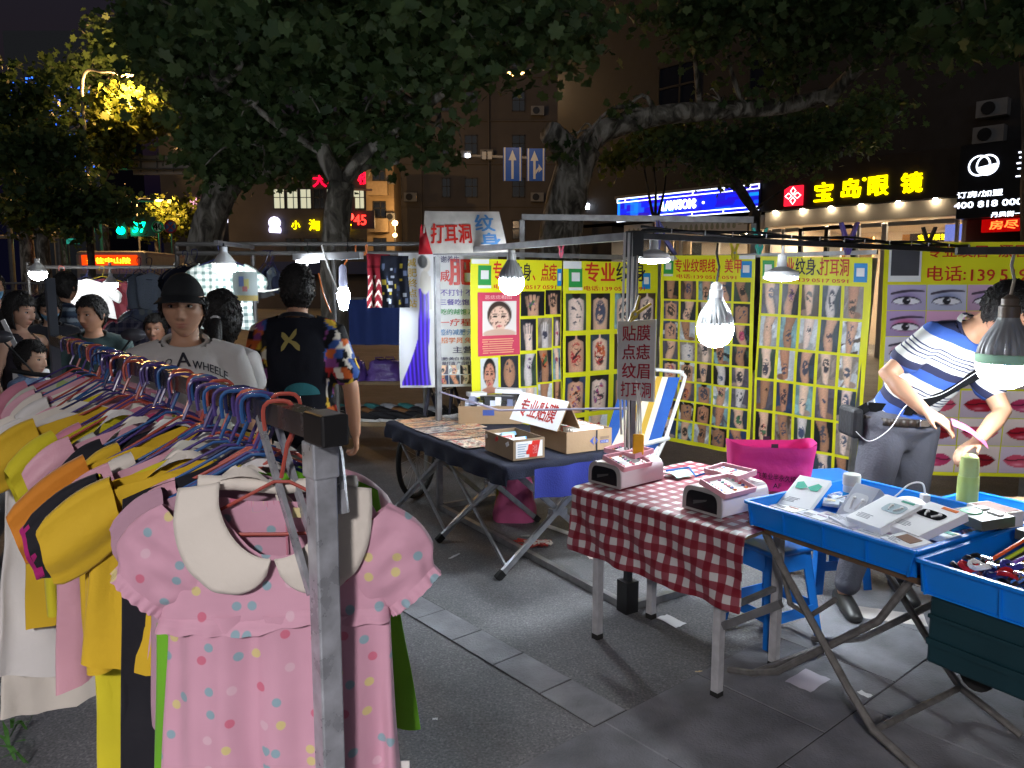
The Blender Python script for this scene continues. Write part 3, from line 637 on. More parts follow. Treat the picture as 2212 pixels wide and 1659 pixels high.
# left street trees
def slim(X,Y,zt,cl,n,label,seed,lm,sz=.14,bx=0,rr=.07):
    def f(mb):
        t=limb(mb,[V((X,Y,0)),V((X+bx*.3,Y,zt*.5)),V((X+bx,Y,zt))],rr*1.3,rr,seed); o=[t[-1],t[-3]]
        for k,(c,rad) in enumerate(cl[:3]): o+=limb(mb,[t[-1],t[-1].lerp(V(c),.5)+V((0,0,.2)),V(c)],rr*.6,.02,k)[3:]
        return o
    return tree('street_tree',label,f,cl,n,sz,lm,seed,BARKD if rr<.1 else BARK,base=(X,Y,0),r0=.03)
def cl(Y,*a): return [(tuple(A(x,y,Y+d)),r) for x,y,d,r in a]
slim(A(197,560,17).x,17,A(0,470,17).z,cl(17,(170,440,0,(1.0,.8,.5)),(225,445,0,(.7,.7,.4)),(110,420,0,(.9,.8,.6)),(110,320,.5,(1.0,.9,.5)),(90,340,.5,(1,.9,.6)),(150,500,0,(.4,.4,.25))),2600,'slender street tree with a thin pale trunk at left',31,LEAF,.14)
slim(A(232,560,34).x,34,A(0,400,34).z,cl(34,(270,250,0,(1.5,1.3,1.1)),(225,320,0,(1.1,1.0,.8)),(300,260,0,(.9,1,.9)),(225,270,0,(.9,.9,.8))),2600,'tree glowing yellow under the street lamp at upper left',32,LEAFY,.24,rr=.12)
slim(A(60,560,26).x,26,A(0,420,26).z,cl(26,(40,330,0,(2,1.5,1.5)),(110,380,0,(1.3,1.2,.8)),(10,250,0,(1.5,1.4,1.2)),(70,200,0,(1.6,1.4,1)),(20,450,0,(1,1,.5)),(110,470,0,(.9,.9,.4))),3600,'broad dark tree filling the left edge of the view',33,LEAF,.2,rr=.2)
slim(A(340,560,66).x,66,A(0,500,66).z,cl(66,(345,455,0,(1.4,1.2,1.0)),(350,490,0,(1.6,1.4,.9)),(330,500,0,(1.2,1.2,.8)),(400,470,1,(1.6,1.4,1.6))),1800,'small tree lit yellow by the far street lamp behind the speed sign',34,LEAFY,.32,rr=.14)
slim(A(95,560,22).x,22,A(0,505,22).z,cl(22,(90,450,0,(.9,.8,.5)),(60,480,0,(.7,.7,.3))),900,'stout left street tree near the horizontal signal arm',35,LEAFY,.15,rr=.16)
slim(A(140,560,38).x,38,A(0,300,38).z,cl(38,(300,110,0,(2.2,2,1.6)),(200,180,0,(1.8,1.6,1.3)),(330,220,0,(1.4,1.3,1.2)),(240,110,0,(1.5,1.4,1))),2400,'tall dark tree behind the upper left street lamp',36,LEAF,.26,rr=.2)
# ================================================================== STREET FURNITURE
POLE=M('galvanised pole',(.16,.16,.16),rough=.5,metal=.5,var=.2)
def street_lamp(x,y,Y,label,power,dx=-1,pole=True,col=(1,.55,.18),base=None,size=1.0):
    p=A(x,y,Y); o=thing('street_lamp',label,'street lamp',(p.x-dx*1.8*size,Y,0),'sodium street lamps')
    m=MB(); q=V((p.x-dx*1.8*size,Y,0)); limb(m,[q,q+V((0,0,p.z*.6)),q+V((0,0,p.z-.2)),V((p.x-dx*.9*size,Y,p.z+.12)),V((p.x-dx*.2,Y,p.z+.06))],.09,.04,1,8); obj('pole',m,POLE,o,smooth=True)
    m=MB(); m.lathe([(.02,.14),(.14,.10),(.2,.03),(.19,0)],14,(0,0,0),Matrix.Translation(p)@Matrix.Diagonal((1.9*size,.8*size,1*size,1))); obj('lamp_head',m,POLE,o,smooth=True)
    m=MB(); m.lathe([(.16,.0),(.14,-.05),(.06,-.09),(.005,-.1)],14,(0,0,0),Matrix.Translation(p)@Matrix.Diagonal((1.9*size,.8*size,1*size,1))); obj('lens',m,E('sodium lens',(1,.50,.14),5),o,smooth=True)
    l=bpy.data.lights.new('lamp_light','POINT'); l.energy=power; l.color=col; l.shadow_soft_size=.12; lo=bpy.data.objects.new('lamp_light',l); COL.objects.link(lo); lo.parent=o; lo.location=p+V((0,0,-.28))-o.location
    return o
street_lamp(1113,157,26,'orange street lamp glowing in front of the beige apartment block',100,dx=-1,col=(1,.66,.36))
street_lamp(272,162,33,'orange street lamp at the top of the yellow-lit tree, upper left',1900,dx=1)
street_lamp(46,390,48,'orange street lamp at the left edge above the round sign',1600,dx=-1)
street_lamp(343,432,64,'smallest street lamp, above the speed sign',1500,dx=1)
street_lamp(128,337,58,'faint street lamp below the blue tower lights',500,dx=1)
# unseen street lamp placed behind the viewer for the light on the rack fronts
def unseen_lamp():
    p=V((-.9,-3.9,3.9)); o=thing('street_lamp','unseen street lamp behind the viewer lighting the rack fronts','street lamp',(-3.0,-4.1,0),'sodium street lamps')
    m=MB(); limb(m,[V((-3.0,-4.1,0)),V((-3.0,-4.1,2.6)),V((-2.9,-4.1,3.7)),V((-2.2,-4.0,4.05)),V((-1.1,-3.9,3.98))],.09,.04,1,8); obj('pole',m,POLE,o,smooth=True)
    m=MB(); m.lathe([(.02,.14),(.14,.10),(.2,.03),(.19,0)],14,(0,0,0),Matrix.Translation(p)@Matrix.Diagonal((1.9,.9,1,1))); obj('lamp_head',m,POLE,o,smooth=True)
    m=MB(); m.lathe([(.17,.0),(.15,-.05),(.06,-.09),(.005,-.1)],14,(0,0,0),Matrix.Translation(p)@Matrix.Diagonal((1.9,.9,1,1))); obj('lens',m,E('unseen lamp lens',(1,.86,.70),14),o,smooth=True)
    l=bpy.data.lights.new('lamp_light','SPOT'); l.energy=1250; l.color=(1,.94,.95); l.shadow_soft_size=.3; l.spot_size=R(158); l.spot_blend=.6; lo=bpy.data.objects.new('lamp_light',l); COL.objects.link(lo); lo.parent=o; lo.location=p+V((0,0,-.16))-o.location
unseen_lamp()
wl_=thing('wall_lamp','small warm lamps on the corner of the narrow orange building','wall lamp',(A(853,482,46).x,46,0))
for y,s in((482,.17),(508,.13)):
    m=MB(); m.lathe([(.01,-s),(s*.8,-s*.6),(s,0),(s*.8,s*.6),(.01,s)],10,A(853,y,46)); obj('globe',m,E('warm wall globe',(1,.66,.3),9),wl_,smooth=True)
m=MB(); m.tube([V((A(853,508,46).x,46,0)),A(853,478,46)],.05,6); obj('post',m,POLE,wl_)
l=bpy.data.lights.new('lamp_light','POINT'); l.energy=170; l.color=(1,.6,.25); l.shadow_soft_size=.2; lo=bpy.data.objects.new('lamp_light',l); COL.objects.link(lo); lo.parent=wl_; lo.location=A(862,482,46)+V((.2,-.3,0))-wl_.location
# gantry sign seen from behind
gs=thing('gantry_sign','back of a wide grey road sign board on two pipes, upper left','road sign',(A(140,500,35).x,35,0))
f=lambda x,y,Y=35:A(x,y,Y)
m=MB(); a,b=f(285,336),f(424,378); h=a.z-b.z
c=(a+b)/2; m.box(c,(b.x-a.x,.08,h)); obj('board',m,M('grey sign back',(.42,.38,.35),rough=.55,metal=.2,var=.15,scale=1),gs,bevel=.1)
m=MB()
for z in(b.z+h*.28,b.z+h*.74): m.tube([V((a.x-3.5,34.8,z)),V((b.x-.3,34.8,z))],.05,8)
obj('pipe',m,POLE,gs); m=MB(); m.tube([V((a.x-3.5,35,0)),V((a.x-3.5,35,a.z+.3))],.13,10); obj('post',m,POLE,gs)
m=MB()
for k in range(4): m.bar(V((a.x+.4+k*.72,34.9,b.z+.1)),V((a.x+.4+k*.72,34.9,a.z-.1)),.05,.04)
obj('stiffener',m,POLE,gs)
# green signal
def signal(name,label,pts,Y,txt,col,lampx,lampy,tx,ty,th,strength):
    p=A(lampx,lampy,Y); o=thing(name,label,'traffic light',(p.x-1.2,Y,0))
    m=MB(); m.box(p+V((0,.1,.35)),(.5,.2,1.5)); obj('signal_head',m,frameblk,o)
    m=MB(); m.tube([p+V((0,-.02,0)),p+V((0,-.1,0))],.2,14); obj('lamp',m,E(label+' light',col,strength),o)
    q=A(tx,ty,Y); m=MB(); m.box(q+V((.5,.1,.3)),(1.3,.16,1.0)); cb=obj('countdown_box',m,frameblk,o)
    m=MB(); write(m,txt,q.x,q.z,th,lambda u,v,e:V((u,Y-.02-e,v)),bold=.03,w=th*1.25); obj('digits',m,E(label+' digits',col,strength*.45),cb)
    m=MB(); limb(m,[V((p.x-1.2,Y+.3,0)),V((p.x-1.2,Y+.3,p.z+1)),V((p.x-.8,Y+.3,p.z+1.5)),V((q.x+1,Y+.3,p.z+1.5))],.1,.06,1,8); obj('pole',m,POLE,o)
    l=bpy.data.lights.new('signal_light','POINT'); l.energy=22*strength/5; l.color=col; l.shadow_soft_size=.2; lo=bpy.data.objects.new('signal_light',l); COL.objects.link(lo); lo.parent=o; lo.location=p+V((.4,-.5,0))-o.location
    return o
signal('traffic_light','green traffic light with countdown reading 37',None,40,'37',(.0,1,.42),262,498,288,502,.52,6)
signal('traffic_light','red traffic light with countdown reading 45',None,44,'45',(1,.03,.02),757,468,765,486,.55,4)
def disc(name,label,x,y,Y,r,build):
    p=A(x,y,Y); o=thing(name,label,'road sign',(p.x,Y,0)); build(o,p,Y,r)
    m=MB(); m.tube([V((p.x,Y+.06,0)),p+V((0,.06,.2))],.05,8); obj('post',m,POLE,o)
def s40(o,p,Y,r):
    m=MB(); m.tube([p,p+V((0,-.04,0))],r,20); obj('plate',m,M('white sign plate',(.75,.75,.72),rough=.4),o)
    m=MB(); pts=[p+V((r*.88*math.cos(a),-.05,r*.88*math.sin(a))) for a in [i*.3142 for i in range(20)]]; m.tube(pts,.04,6,closed=True); obj('rim',m,M('dark green rim',(.04,.16,.10),rough=.4),o)
    m=MB(); write(m,'40',p.x,p.z-.17,.36,lambda u,v,e:V((u,Y-.06,v)),bold=.03,align='c'); obj('digits',m,M('black digits',(.02,.02,.02)),o)
disc('speed_sign','round white speed sign reading 40',342,490,40,.31,s40)
def sns(o,p,Y,r):
    m=MB(); m.tube([p,p+V((0,-.04,0))],r*.85,20); obj('plate',m,M('blue sign plate',(.03,.09,.42),rough=.4),o)
    m=MB(); pts=[p+V((r*.9*math.cos(a),-.05,r*.9*math.sin(a))) for a in [i*.3142 for i in range(20)]]; m.tube(pts,.05,6,closed=True)
    for s in(-1,1): m.bar(p+V((-r*.6,-.05,-r*.6*s)),p+V((r*.6,-.05,r*.6*s)),.07,.02,V((0,1,0)))
    obj('red_cross',m,M('red sign paint',(.5,.03,.06),rough=.4),o)
disc('no_stopping_sign','round blue no-stopping sign with red cross beside the speed sign',369,490,40,.33,sns)
ns=thing('street_name_sign','small green street name plate at left',"road sign",(A(158,560,24).x,24,0)); p=A(158,521,24)
m=MB(); m.box(p,(.4,.03,.16)); pl=obj('plate',m,E('green plate',(.02,.30,.22),.55),ns); m=MB(); write(m,'同仁街',p.x,p.z-.05,.1,lambda u,v,e:V((u,23.97,v)),align='c'); obj('lettering',m,M('white letter paint',(.8,.8,.8)),pl); m=MB(); m.tube([V((p.x-.2,24.05,0)),V((p.x-.2,24.05,p.z+.15))],.03,6); obj('post',m,POLE,ns)
ha=thing('signal_arm','horizontal orange-lit signal arm at far left','street pole',(A(20,560,30).x,30,0))
m=MB(); m.tube([A(-40,512,30),A(142,511,30)],.07,8); obj('arm',m,M('lit ochre pole',(.4,.33,.25),rough=.4),ha); m=MB(); m.tube([V((A(20,511,30).x,30,0)),A(20,480,30)],.1,8); obj('post',m,POLE,ha)  # orange street light is put into the arm's colour
# round back of mirror/sign in left trees
disc('round_sign','pale round sign back half hidden in the left trees',115,437,40,.75,lambda o,p,Y,r:obj('plate',MB().tube([p,p+V((0,-.05,0))],r,24),M('pale sign back',(.5,.42,.36),rough=.5),o))
# lane signs
lg_=thing('lane_direction_signs','pair of blue lane arrow signs on a camera arm before the beige block','road sign',(A(1290,500,30).x,30,0))
BL=M('lane sign blue',(.015,.13,.68),rough=.4,var=.05); WHP=M('lane sign white',(.8,.8,.8),rough=.4,var=.03)
m=MB(); m.tube([A(985,336,30.2),A(1300,347,30.2)],.06,8); obj('arm',m,M('pale arm',(.45,.42,.38),rough=.5),lg_); m=MB(); m.tube([V((A(1300,500,30.2).x,30.2,0)),A(1300,330,30.2)],.12,10); obj('post',m,POLE,lg_)
for i,(x0,x1,y0,y1) in enumerate(((1087,1127,319,391),(1138,1177,321,391))):
    a,b=A(x0,y0,30),A(x1,y1,30); m=MB(); m.box((a+b)/2,(b.x-a.x,.06,a.z-b.z)); s_=obj('sign_board',m,BL,lg_); w=b.x-a.x; h=a.z-b.z
    m=MB()
    for e in(.03,w-.03-.055): m.fbox(V((a.x+e,29.96,b.z)),V((.055,0,0)),V((0,0,h)),V((0,-.01,0)))
    obj('white_edge',m,WHP,s_)
    m=MB(); cx=a.x+w*(.5 if i==0 else .42); P=lambda q:V((cx+q[0],29.965,b.z+q[1]*h))
    m.poly([P(q) for q in((-.045,.06),(.045,.06),(.045,.62),(.15,.62),(0,.93),(-.15,.62),(-.045,.62))],V((0,-.01,0)))
    if i: m.poly([P(q) for q in((.05,.2),(.16,.34),(.16,.26),(.3,.36),(.16,.52),(.16,.44),(.05,.32))],V((0,-.012,0)))
    obj('arrow',m,WHP,s_)
for x in(1046,1058):
    m=MB(); m.box(A(x,337,30),(.16,.3,.28)); obj('camera_box',m,M('white camera',(.6,.58,.55),rough=.5),lg_)
m=MB(); m.box(A(1007,334,30),(.4,.25,.25)); fl_=obj('floodlight',m,POLE,lg_); m=MB(); m.box(A(1010,336,29.85),(.16,.02,.14)); obj('lens',m,E('flood lens',(.85,.9,1),12),fl_)
# bright flood on a bracket near the plane tree
fl2=thing('floodlight','lit white floodlight on a bracket behind the mottled tree trunk','floodlight',(A(1262,500,24).x,24,0)); p=A(1262,446,24)
m=MB(); m.box(p+V((0,.1,.05)),(.4,.2,.25)); obj('housing',m,POLE,fl2); m=MB(); m.box(p+V((.05,-.02,0)),(.24,.02,.16)); obj('lens',m,E('flood lens',(.85,.9,1),12),fl2); m=MB(); m.tube([V((p.x-.3,24.1,0)),V((p.x-.3,24.1,p.z+.1))],.05,6); obj('post',m,POLE,fl2)
# bus with LED board behind the stalls
bs=thing('city_bus','bus with a red LED destination board behind the clothes stalls','bus',(A(240,560,27).x,27,0)); p=A(235,560,27); BX=p.x
m=MB(); m.box((BX,30.6,1.55),(2.5,7,2.6)); obj('body',m,M('bus white paint',(.35,.33,.3),rough=.4),bs,bevel=.15)
m=MB(); m.box((BX,27.07,1.55),(2.1,.06,1.0)); obj('windscreen',m,M('dark pane',(.012,.014,.02)),bs)
m=MB(); m.box((BX,27.06,2.52),(1.9,.1,.36)); lb=obj('led_board',m,E('bus led glow',(.7,.04,.0),1.0),bs); m=MB(); write(m,'开往中山陵',BX,2.41,.2,lambda u,v,e:V((u,26.99,v)),align='c',bold=.03,w=1.5); obj('led_text',m,E('bus led text',(1,.55,.02),2.2),lb)
for s in(-1,1):
    m=MB(); m.lathe([(.45,-.13),(.45,.13)],18,(0,0,0),Tm((BX+s*1.05,28.6,.45),ry=R(90))); obj('wheel',m,frameblk,bs)
    m=MB(); m.box((BX+s*.9,27.05,.8),(.3,.06,.14)); obj('headlight',m,E('bus headlight',(1,.95,.85),4),bs)
# ================================================================== TATTOO STALL
PN=V((.574,3.66,0)); PL=V((-.524,5.43,0)); PB=PL+UX*2.05; PR=V((2.40,5.36,0)); PF=PN+UX*3.9; HT=1.82
STEEL=M('grey square tube',(.30,.30,.31),rough=.42,metal=.7,var=.25,scale=14); STEELD=M('dark square tube',(.06,.06,.065),rough=.45,metal=.5,var=.3,scale=14)
BLACK=M('black plastic',(.012,.012,.013),rough=.45); RUBBER=M('black rubber',(.015,.015,.015),rough=.8); WHITEP=M('white plastic',(.78,.78,.78),rough=.35,var=.04)
fr_=thing('tattoo_stall','square tube frame of the tattoo stall with posts, beams and ground rails','stall frame',tuple(PN))
for p,w in((PN,.031),(PL,.036),(PB,.036),(PF,.04)):
    m=MB(); m.box(p+V((0,0,HT/2)),(w,w,HT-.02),Matrix.Translation(p)@Matrix.Rotation(math.atan2(UX.y,UX.x),4,'Z')@Matrix.Translation(-p)); obj('post',m,STEELD if p is PN else STEEL,fr_)
m=MB(); m.bar(PR,PR+V((.10,.02,1.80)),.036,.036); obj('post',m,STEEL,fr_,label='leaning grey post between the banners')
for a,b,mt,w in((PN,PL,STEEL,.036),(PL,PB,STEEL,.034),(PB,PR+V((.1,.02,0)),STEEL,.03),(PN,PF,STEELD,.028)):
    m=MB(); d=(b-a).normalized(); m.bar(a-d*.02+V((0,0,HT+.018)),b+d*.02+V((0,0,HT+.018)),w,w); obj('beam',m,mt,fr_)
for a,b in((PN,PL),(PL,PB),(PN,PN+UX*.62)):
    m=MB(); d=(b-a).normalized(); m.bar(a+d*.03+V((0,0,.022)),b-d*.03+V((0,0,.022)),.036,.036); obj('ground_rail',m,STEEL,fr_)
m=MB(); m.box(PN+V((0,0,.08)),(.075,.075,.16),Matrix.Translation(PN)@Matrix.Rotation(math.atan2(UX.y,UX.x),4,'Z')@Matrix.Translation(-PN)); obj('corner_joint',m,BLACK,fr_)
m=MB(); m.box(PN+V((0,0,HT-.02)),(.06,.06,.12),Matrix.Translation(PN)@Matrix.Rotation(math.atan2(UX.y,UX.x),4,'Z')@Matrix.Translation(-PN)); obj('corner_joint',m,BLACK,fr_)
# cable bundle lying along the front beam
cb=thing('cable_bundle','black cable bundle wrapped along the front beam','cable',tuple(PN+V((0,0,HT))))
m=MB()
for k,(r_,o_) in enumerate(((.010,.026),(.007,.040),(.005,.034))):
    pts=[PN+UX*(.05+i*.09)+V((0,0,HT+.036+o_-.02+.008*math.sin(i*.7+k*2)))+VX*(.012*math.sin(i*.9+k)) for i in range(42)]
    m.tube(pts,r_,7)
obj('cable',m,BLACK,cb,smooth=True)
m=MB()
for i in range(0,60,4):
    p=PN+UX*(.2+i*.055+rng.uniform(-.02,.02)); c=p+V((0,0,HT+.045)); m.tube([c+VX*(-.024)+V((0,0,-.012)),c+VX*-.026+V((0,0,.012))],.003,4)
obj('cable_glint',m,M('pale cable glint',(.5,.5,.52),rough=.25),cb)  # short pale bits imitating glints of light along the beam
m=MB()
for k in range(3):
    x=.02*k-.02; m.tube([PN+V((x-.03,-.03,HT+.03-.0*k)),PN+V((x-.035,-.035,1.4)),PN+V((x-.04,-.03,1.1)),PN+V((x-.03,-.035,.9-.1*k))],.006,6)
obj('post_cable',m,M('grey white flex',(.45,.45,.44),rough=.5),cb,smooth=True)
# rear frame of the next stall, taller
rf=thing('rear_stall','taller grey tube frame rising behind the tattoo stall','stall frame',(A(1128,560,6.9).x,6.9,0))
a,b=A(1128,466,6.9),A(1604,487,6.9); b.z=a.z=2.21; bb=A(1604,487,6.4); 
m=MB(); m.bar(a,V((b.x,6.6,2.16)),.05,.05); obj('beam',m,STEEL,rf)
for q in(a,V((b.x,6.6,2.16))):
    m=MB(); m.bar(V((q.x,q.y+.001,0)),V((q.x,q.y+.001,q.z-.03)),.045,.045); obj('post',m,STEEL,rf)
# ---- lamps
def finned(mb,R_,c):
    prof=[(.97,.0),(1.0,.12),(.97,.40),(.82,.80),(.60,1.15),(.42,1.42),(.36,1.6)]; n=84
    def f(i,j):
        t=j*(len(prof)-1); k=min(int(t),len(prof)-2); t-=k; r=(prof[k][0]*(1-t)+prof[k+1][0]*t); z=prof[k][1]*(1-t)+prof[k+1][1]*t
        a=i*2*math.pi; r*=1-(.10*max(0,1-j*1.0))*(1 if math.sin(a*21)>0 else 0); return V(c)+V((r*R_*math.cos(a),r*R_*math.sin(a),z*R_))
    mb.grid(f,n,14,wrap=True)
ALU=M('cast grey heat sink',(.36,.37,.38),rough=.4,metal=.25,var=.1)
def bulb(name,label,c,dia,top,strength,green=False,group='bright LED bulbs on cords',cord=BLACK):
    R_=dia/2; o=thing(name,label,'lamp',tuple(c),group)
    m=MB(); finned(m,R_,c); obj('heat_sink',m,ALU,o,smooth=True)
    if green: m=MB(); m.lathe([(R_*.99,-.02),(R_*1.03,0),(R_*1.03,.18*R_),(R_*.99,.2*R_)],28,c); obj('collar',m,M('pale green collar',(.45,.75,.5),rough=.4),o,smooth=True)
    m=MB(); m.lathe([(R_*.96,.01),(R_*1.0,-.08*R_),(R_*.98,-.35*R_),(R_*.88,-.68*R_),(R_*.68,-.95*R_),(R_*.38,-1.12*R_),(.004,-1.18*R_)],28,c); obj('diffuser_dome',m,E('LED dome %g'%strength,(.86,.94,1),strength),o,smooth='all')
    m=MB(); m.lathe([(R_*.37,1.58*R_),(R_*.37,2.0*R_),(R_*.30,2.05*R_),(R_*.30,2.3*R_),(R_*.1,2.45*R_)],18,c); obj('socket',m,M('white socket',(.6,.6,.6),rough=.4) if not green else M('brown socket',(.16,.12,.09),rough=.4),o,smooth=True)
    p0=V(c)+V((0,0,2.4*R_)); p1=V(top); m=MB(); m.tube([p0,p0.lerp(p1,.4)+V((.01,0,0)),p0.lerp(p1,.75)+V((-.006,0,0)),p1],.006,6); obj('cord',m,cord,o,smooth=True)
    return o
LS=130
cL=PL.lerp(PN,.477); bulb('led_bulb','finned LED bulb hanging before the pink face chart banner',A(1105,605,cL.y),.15,cL+V((0,0,HT)),LS*.9)
cF=PN+UX*.55; q=A(1545,705,cF.y); bulb('led_bulb','big finned LED bulb hanging in front of the small-photo banner',q,.185,V((q.x,q.y,HT)),LS*.72)
q=A(2172,775,3.1); bulb('led_bulb','largest LED bulb with a green collar, above the blue trays at right',q,.21,V((q.x,q.y,1.727)),LS*.5,True,cord=M('hemp cord',(.4,.35,.27),rough=.9))
pb=thing('hanging_bar','short dark bar carrying the green-collared bulb at right','bar',(3.3,2.9,0)); m=MB(); m.bar(V((1.80,3.16,1.745)),V((3.3,2.9,1.745)),.03,.03); obj('bar',m,STEELD,pb); m=MB(); m.bar(V((3.31,2.9,0)),V((3.31,2.9,1.76)),.04,.04); obj('post',m,STEELD,pb)
def ufo(label,c,dia,hang):
    R_=dia/2; o=thing('led_disc_lamp',label,'lamp',tuple(c),'flat LED disc lamps')
    m=MB(); m.lathe([(R_*.97,0),(R_,.1*R_),(R_*.95,.3*R_),(R_*.5,.5*R_),(R_*.28,.6*R_),(R_*.25,1.3*R_)],26,c); obj('housing',m,WHITEP,o,smooth=True)
    m=MB(); m.lathe([(R_*.95,.005),(R_*.94,-.12*R_),(R_*.6,-.22*R_),(.003,-.25*R_)],26,c); obj('diffuser',m,E('LED disc',(.88,.95,1),LS*.8),o,smooth='all')
    m=MB(); m.tube([V(c)+V((0,0,1.2*R_)),V(c)+V((.004,0,hang))],.008,6); obj('cord',m,WHITEP,o)
cF=PN+UX*.16; q=A(1412,540,cF.y+.1); q.z=HT-.085; ufo('flat LED disc lamp tight under the beam beside the near corner post',q,.165,.08)
cF=PN+UX*1.07; q=A(1688,598,cF.y+.02); ufo('flat LED disc lamp hanging before the leg-photo banner',q,.185,HT-q.z)
# ---- banners
PRINT=VC('glossy print',rough=.34,spec=.45,coat=.25,bump=.05)
YEL=M('yellow vinyl',(.78,.76,.02),rough=.34,var=.06,scale=3,bump=.16,bscale=9,spec=.35)
REDI=M('red print ink',(.62,.03,.02),rough=.4,var=.05); BLKI=M('black print ink',(.02,.02,.025),rough=.4); WHI=M('white print',(.8,.8,.8),rough=.4,var=.03)
GRN=M('green card print',(.03,.32,.07),rough=.4,var=.05); BLU=M('blue card print',(.01,.25,.62),rough=.4,var=.05)
def banner_fn(O,e,W_,Hh,seed,amp,drop=0):
    O,e=V(O),V(e).normalized(); n=V((e.y,-e.x,0)); r_=random.Random(seed); ph=[r_.random()*6.28 for _ in range(6)]; k=r_.uniform(.85,1.2)
    def fn(u,v,o=0):
        t=u/W_; d=1-v/Hh
        w=amp*(.55*math.sin(t*9.5*k+ph[0]+d*.8)*(.35+.65*d)+.30*math.sin(t*17+ph[1]-d*1.5)*(.3+d)+.22*math.sin(d*11+ph[2])+.12*math.sin(d*23+t*5+ph[3]))
        return O+e*u+V((0,0,v-drop*t))+n*(w+o)+e*(.006*math.sin(d*6+ph[4]))
    return fn
def banner(name,label,O,e,W_,Hh,seed,amp,mat=YEL,drop=0,nu=30,nv=48,group='yellow tattoo picture banners'):
    fn=banner_fn(O,e,W_,Hh,seed,amp,drop); o=thing(name,label,'banner',tuple(fn(W_/2,0)),group)
    m=MB(); m.grid(lambda i,j:fn(i*W_,j*Hh,0),nu,nv); obj('sheet',m,mat,o,smooth='all'); return o,fn
def patch(name,mat,fn,u0,v0,u1,v1,par,o=.004,n=4):
    m=MB(); m.grid(lambda i,j:fn(u0+(u1-u0)*i,v0+(v1-v0)*j,o),n,n); return obj(name,m,mat,par,smooth='all')
def card(fn,u,v,w,h,mat,par):
    c=patch('payment_card',mat,fn,u,v,u+w,v+h,par,.004); patch('white_square',WHI,fn,u+w*.2,v+h*.3,u+w*.8,v+h*.75,c,.006)
    if mat is GRN: patch('card_foot',WHI,fn,u,v-h*.16,u+w,v-.002,c,.005)
def cells(fn,par,Hh,rects,kinds,seed,res=.0062):
    for i,(u0,d0,u1,d1) in enumerate(rects):
        v0,v1=Hh-d1,Hh-d0
        if v0<.01: v0=.01
        if v1-v0<.02: continue
        w=max(10,int((u1-u0)/res)); h=max(10,int((v1-v0)/res)); k=kinds[i%len(kinds)] if isinstance(kinds,list) else kinds
        picture('printed_photo',draw_photo(k,seed*100+i,w,h,(u1-u0)/(v1-v0)),fn,u0,v0,u1,v1,par,PRINT)
def text(name,body,fn,u,v,h,mat,par,w=None,bold=.012,res=2,o=.0045,align='l',label=None):
    ws=body.split(' '); gw=[float(glyphs(q,0,0,res)[0][:,0].max()) for q in ws]; gh=[float(glyphs(q,0,0,res)[0][:,1].max()) for q in ws]; tot=sum(gw)+.28*(len(ws)-1); sx=(w/tot) if w else h/max(gh)
    for q,a_,b_ in zip(ws,gw,gh):
        m=MB(); write(m,q,u,v,h*b_/max(gh),lambda a,b,e:fn(a,b,o+e),w=a_*sx,bold=bold,res=res); obj(name,m,mat,par); u+=(a_+.28)*sx
TZ=1.80
# banner 1: face charts and hands
B1W,B1H=.80,1.50; s1=PL+UX*.27; b1,f1=banner('tattoo_banner','yellow banner with pink face mole chart and hand photos, left of the stall',(s1.x,s1.y-.03,TZ-B1H),UX,B1W,B1H,1,.012,group=None)
z=lambda X:(X-820)/598*B1W
zy=lambda Y:(Y+5)*.00114*1.02
text('title','专业',f1,z(960),B1H-zy(128),.14,REDI,b1,w=.16,bold=.03); text('title','纹身',f1,z(1085),B1H-zy(128),.13,BLKI,b1,w=.16,bold=.02); text('title','、点痣',f1,z(1215),B1H-zy(128),.13,REDI,b1,w=.22,bold=.02)
text('phone_line','电话: 139 0517 0591',f1,z(965),B1H-zy(180),.036,REDI,b1,w=.55,bold=.014)
card(f1,z(865),B1H-zy(155),.11,.14,GRN,b1); card(f1,z(1385),B1H-zy(160),.04,.13,BLU,b1)
patch('white_tape',WHI,f1,.005,B1H-.035,.15,B1H-.002,b1,.005)
PINK=M('pink chart print',(.62,.05,.11),rough=.4,var=.05)
pc=patch('mole_chart',PINK,f1,z(862),B1H-zy(598),z(1130),B1H-zy(200),b1,.004,8)
def draw_face(w,h,bg,skin,hair):
    y,x=np.mgrid[0:h,0:w]; x=x/(w-1.); y=y/(h-1.); img=np.ones((h,w,3))*H3(bg); r=np.random.RandomState(5)
    img=lay(img,1-sm(np.hypot((x-.5)/.36,(y-.60)/.40),.95,1.05),H3(hair)); img=lay(img,(1-sm(np.abs(x-.5),.12,.15))*(y<.25),H3(skin)*.85)
    fm_=1-sm(np.hypot((x-.5)/(.30-.05*(y<.4)),(y-.48)/.38),.93,1.05); img=lay(img,fm_,H3(skin)); img=lay(img,(1-sm(np.hypot((x-.5)/.5,(y-.05)/.14),.9,1.05)),H3(skin)*.9)
    for s in(-1,1):
        img=lay(img,1-sm(np.hypot((x-.5-s*.13)/.075,(y-.55)/.03),.8,1.1),H3('#2a1c18')); img=lay(img,(1-sm(np.hypot((x-.5-s*.13)/.09,(y-.63)/.018),.8,1.1)),H3('#3a2620'))
    img=lay(img,1-sm(np.hypot((x-.5)/.085,(y-.27)/.03),.8,1.1),H3('#c8525a')); img=lay(img,1-sm(np.hypot((x-.5)/.05,(y-.38)/.02),.7,1.1),H3(skin)*.75)
    for k in range(46):
        a,b=.24+.52*r.rand(),.22+.6*r.rand(); img=lay(img,(1-sm(np.hypot((x-a)/.012,(y-b)/.022),.6,1.2))*fm_,H3('#5a2a26'))
    return img
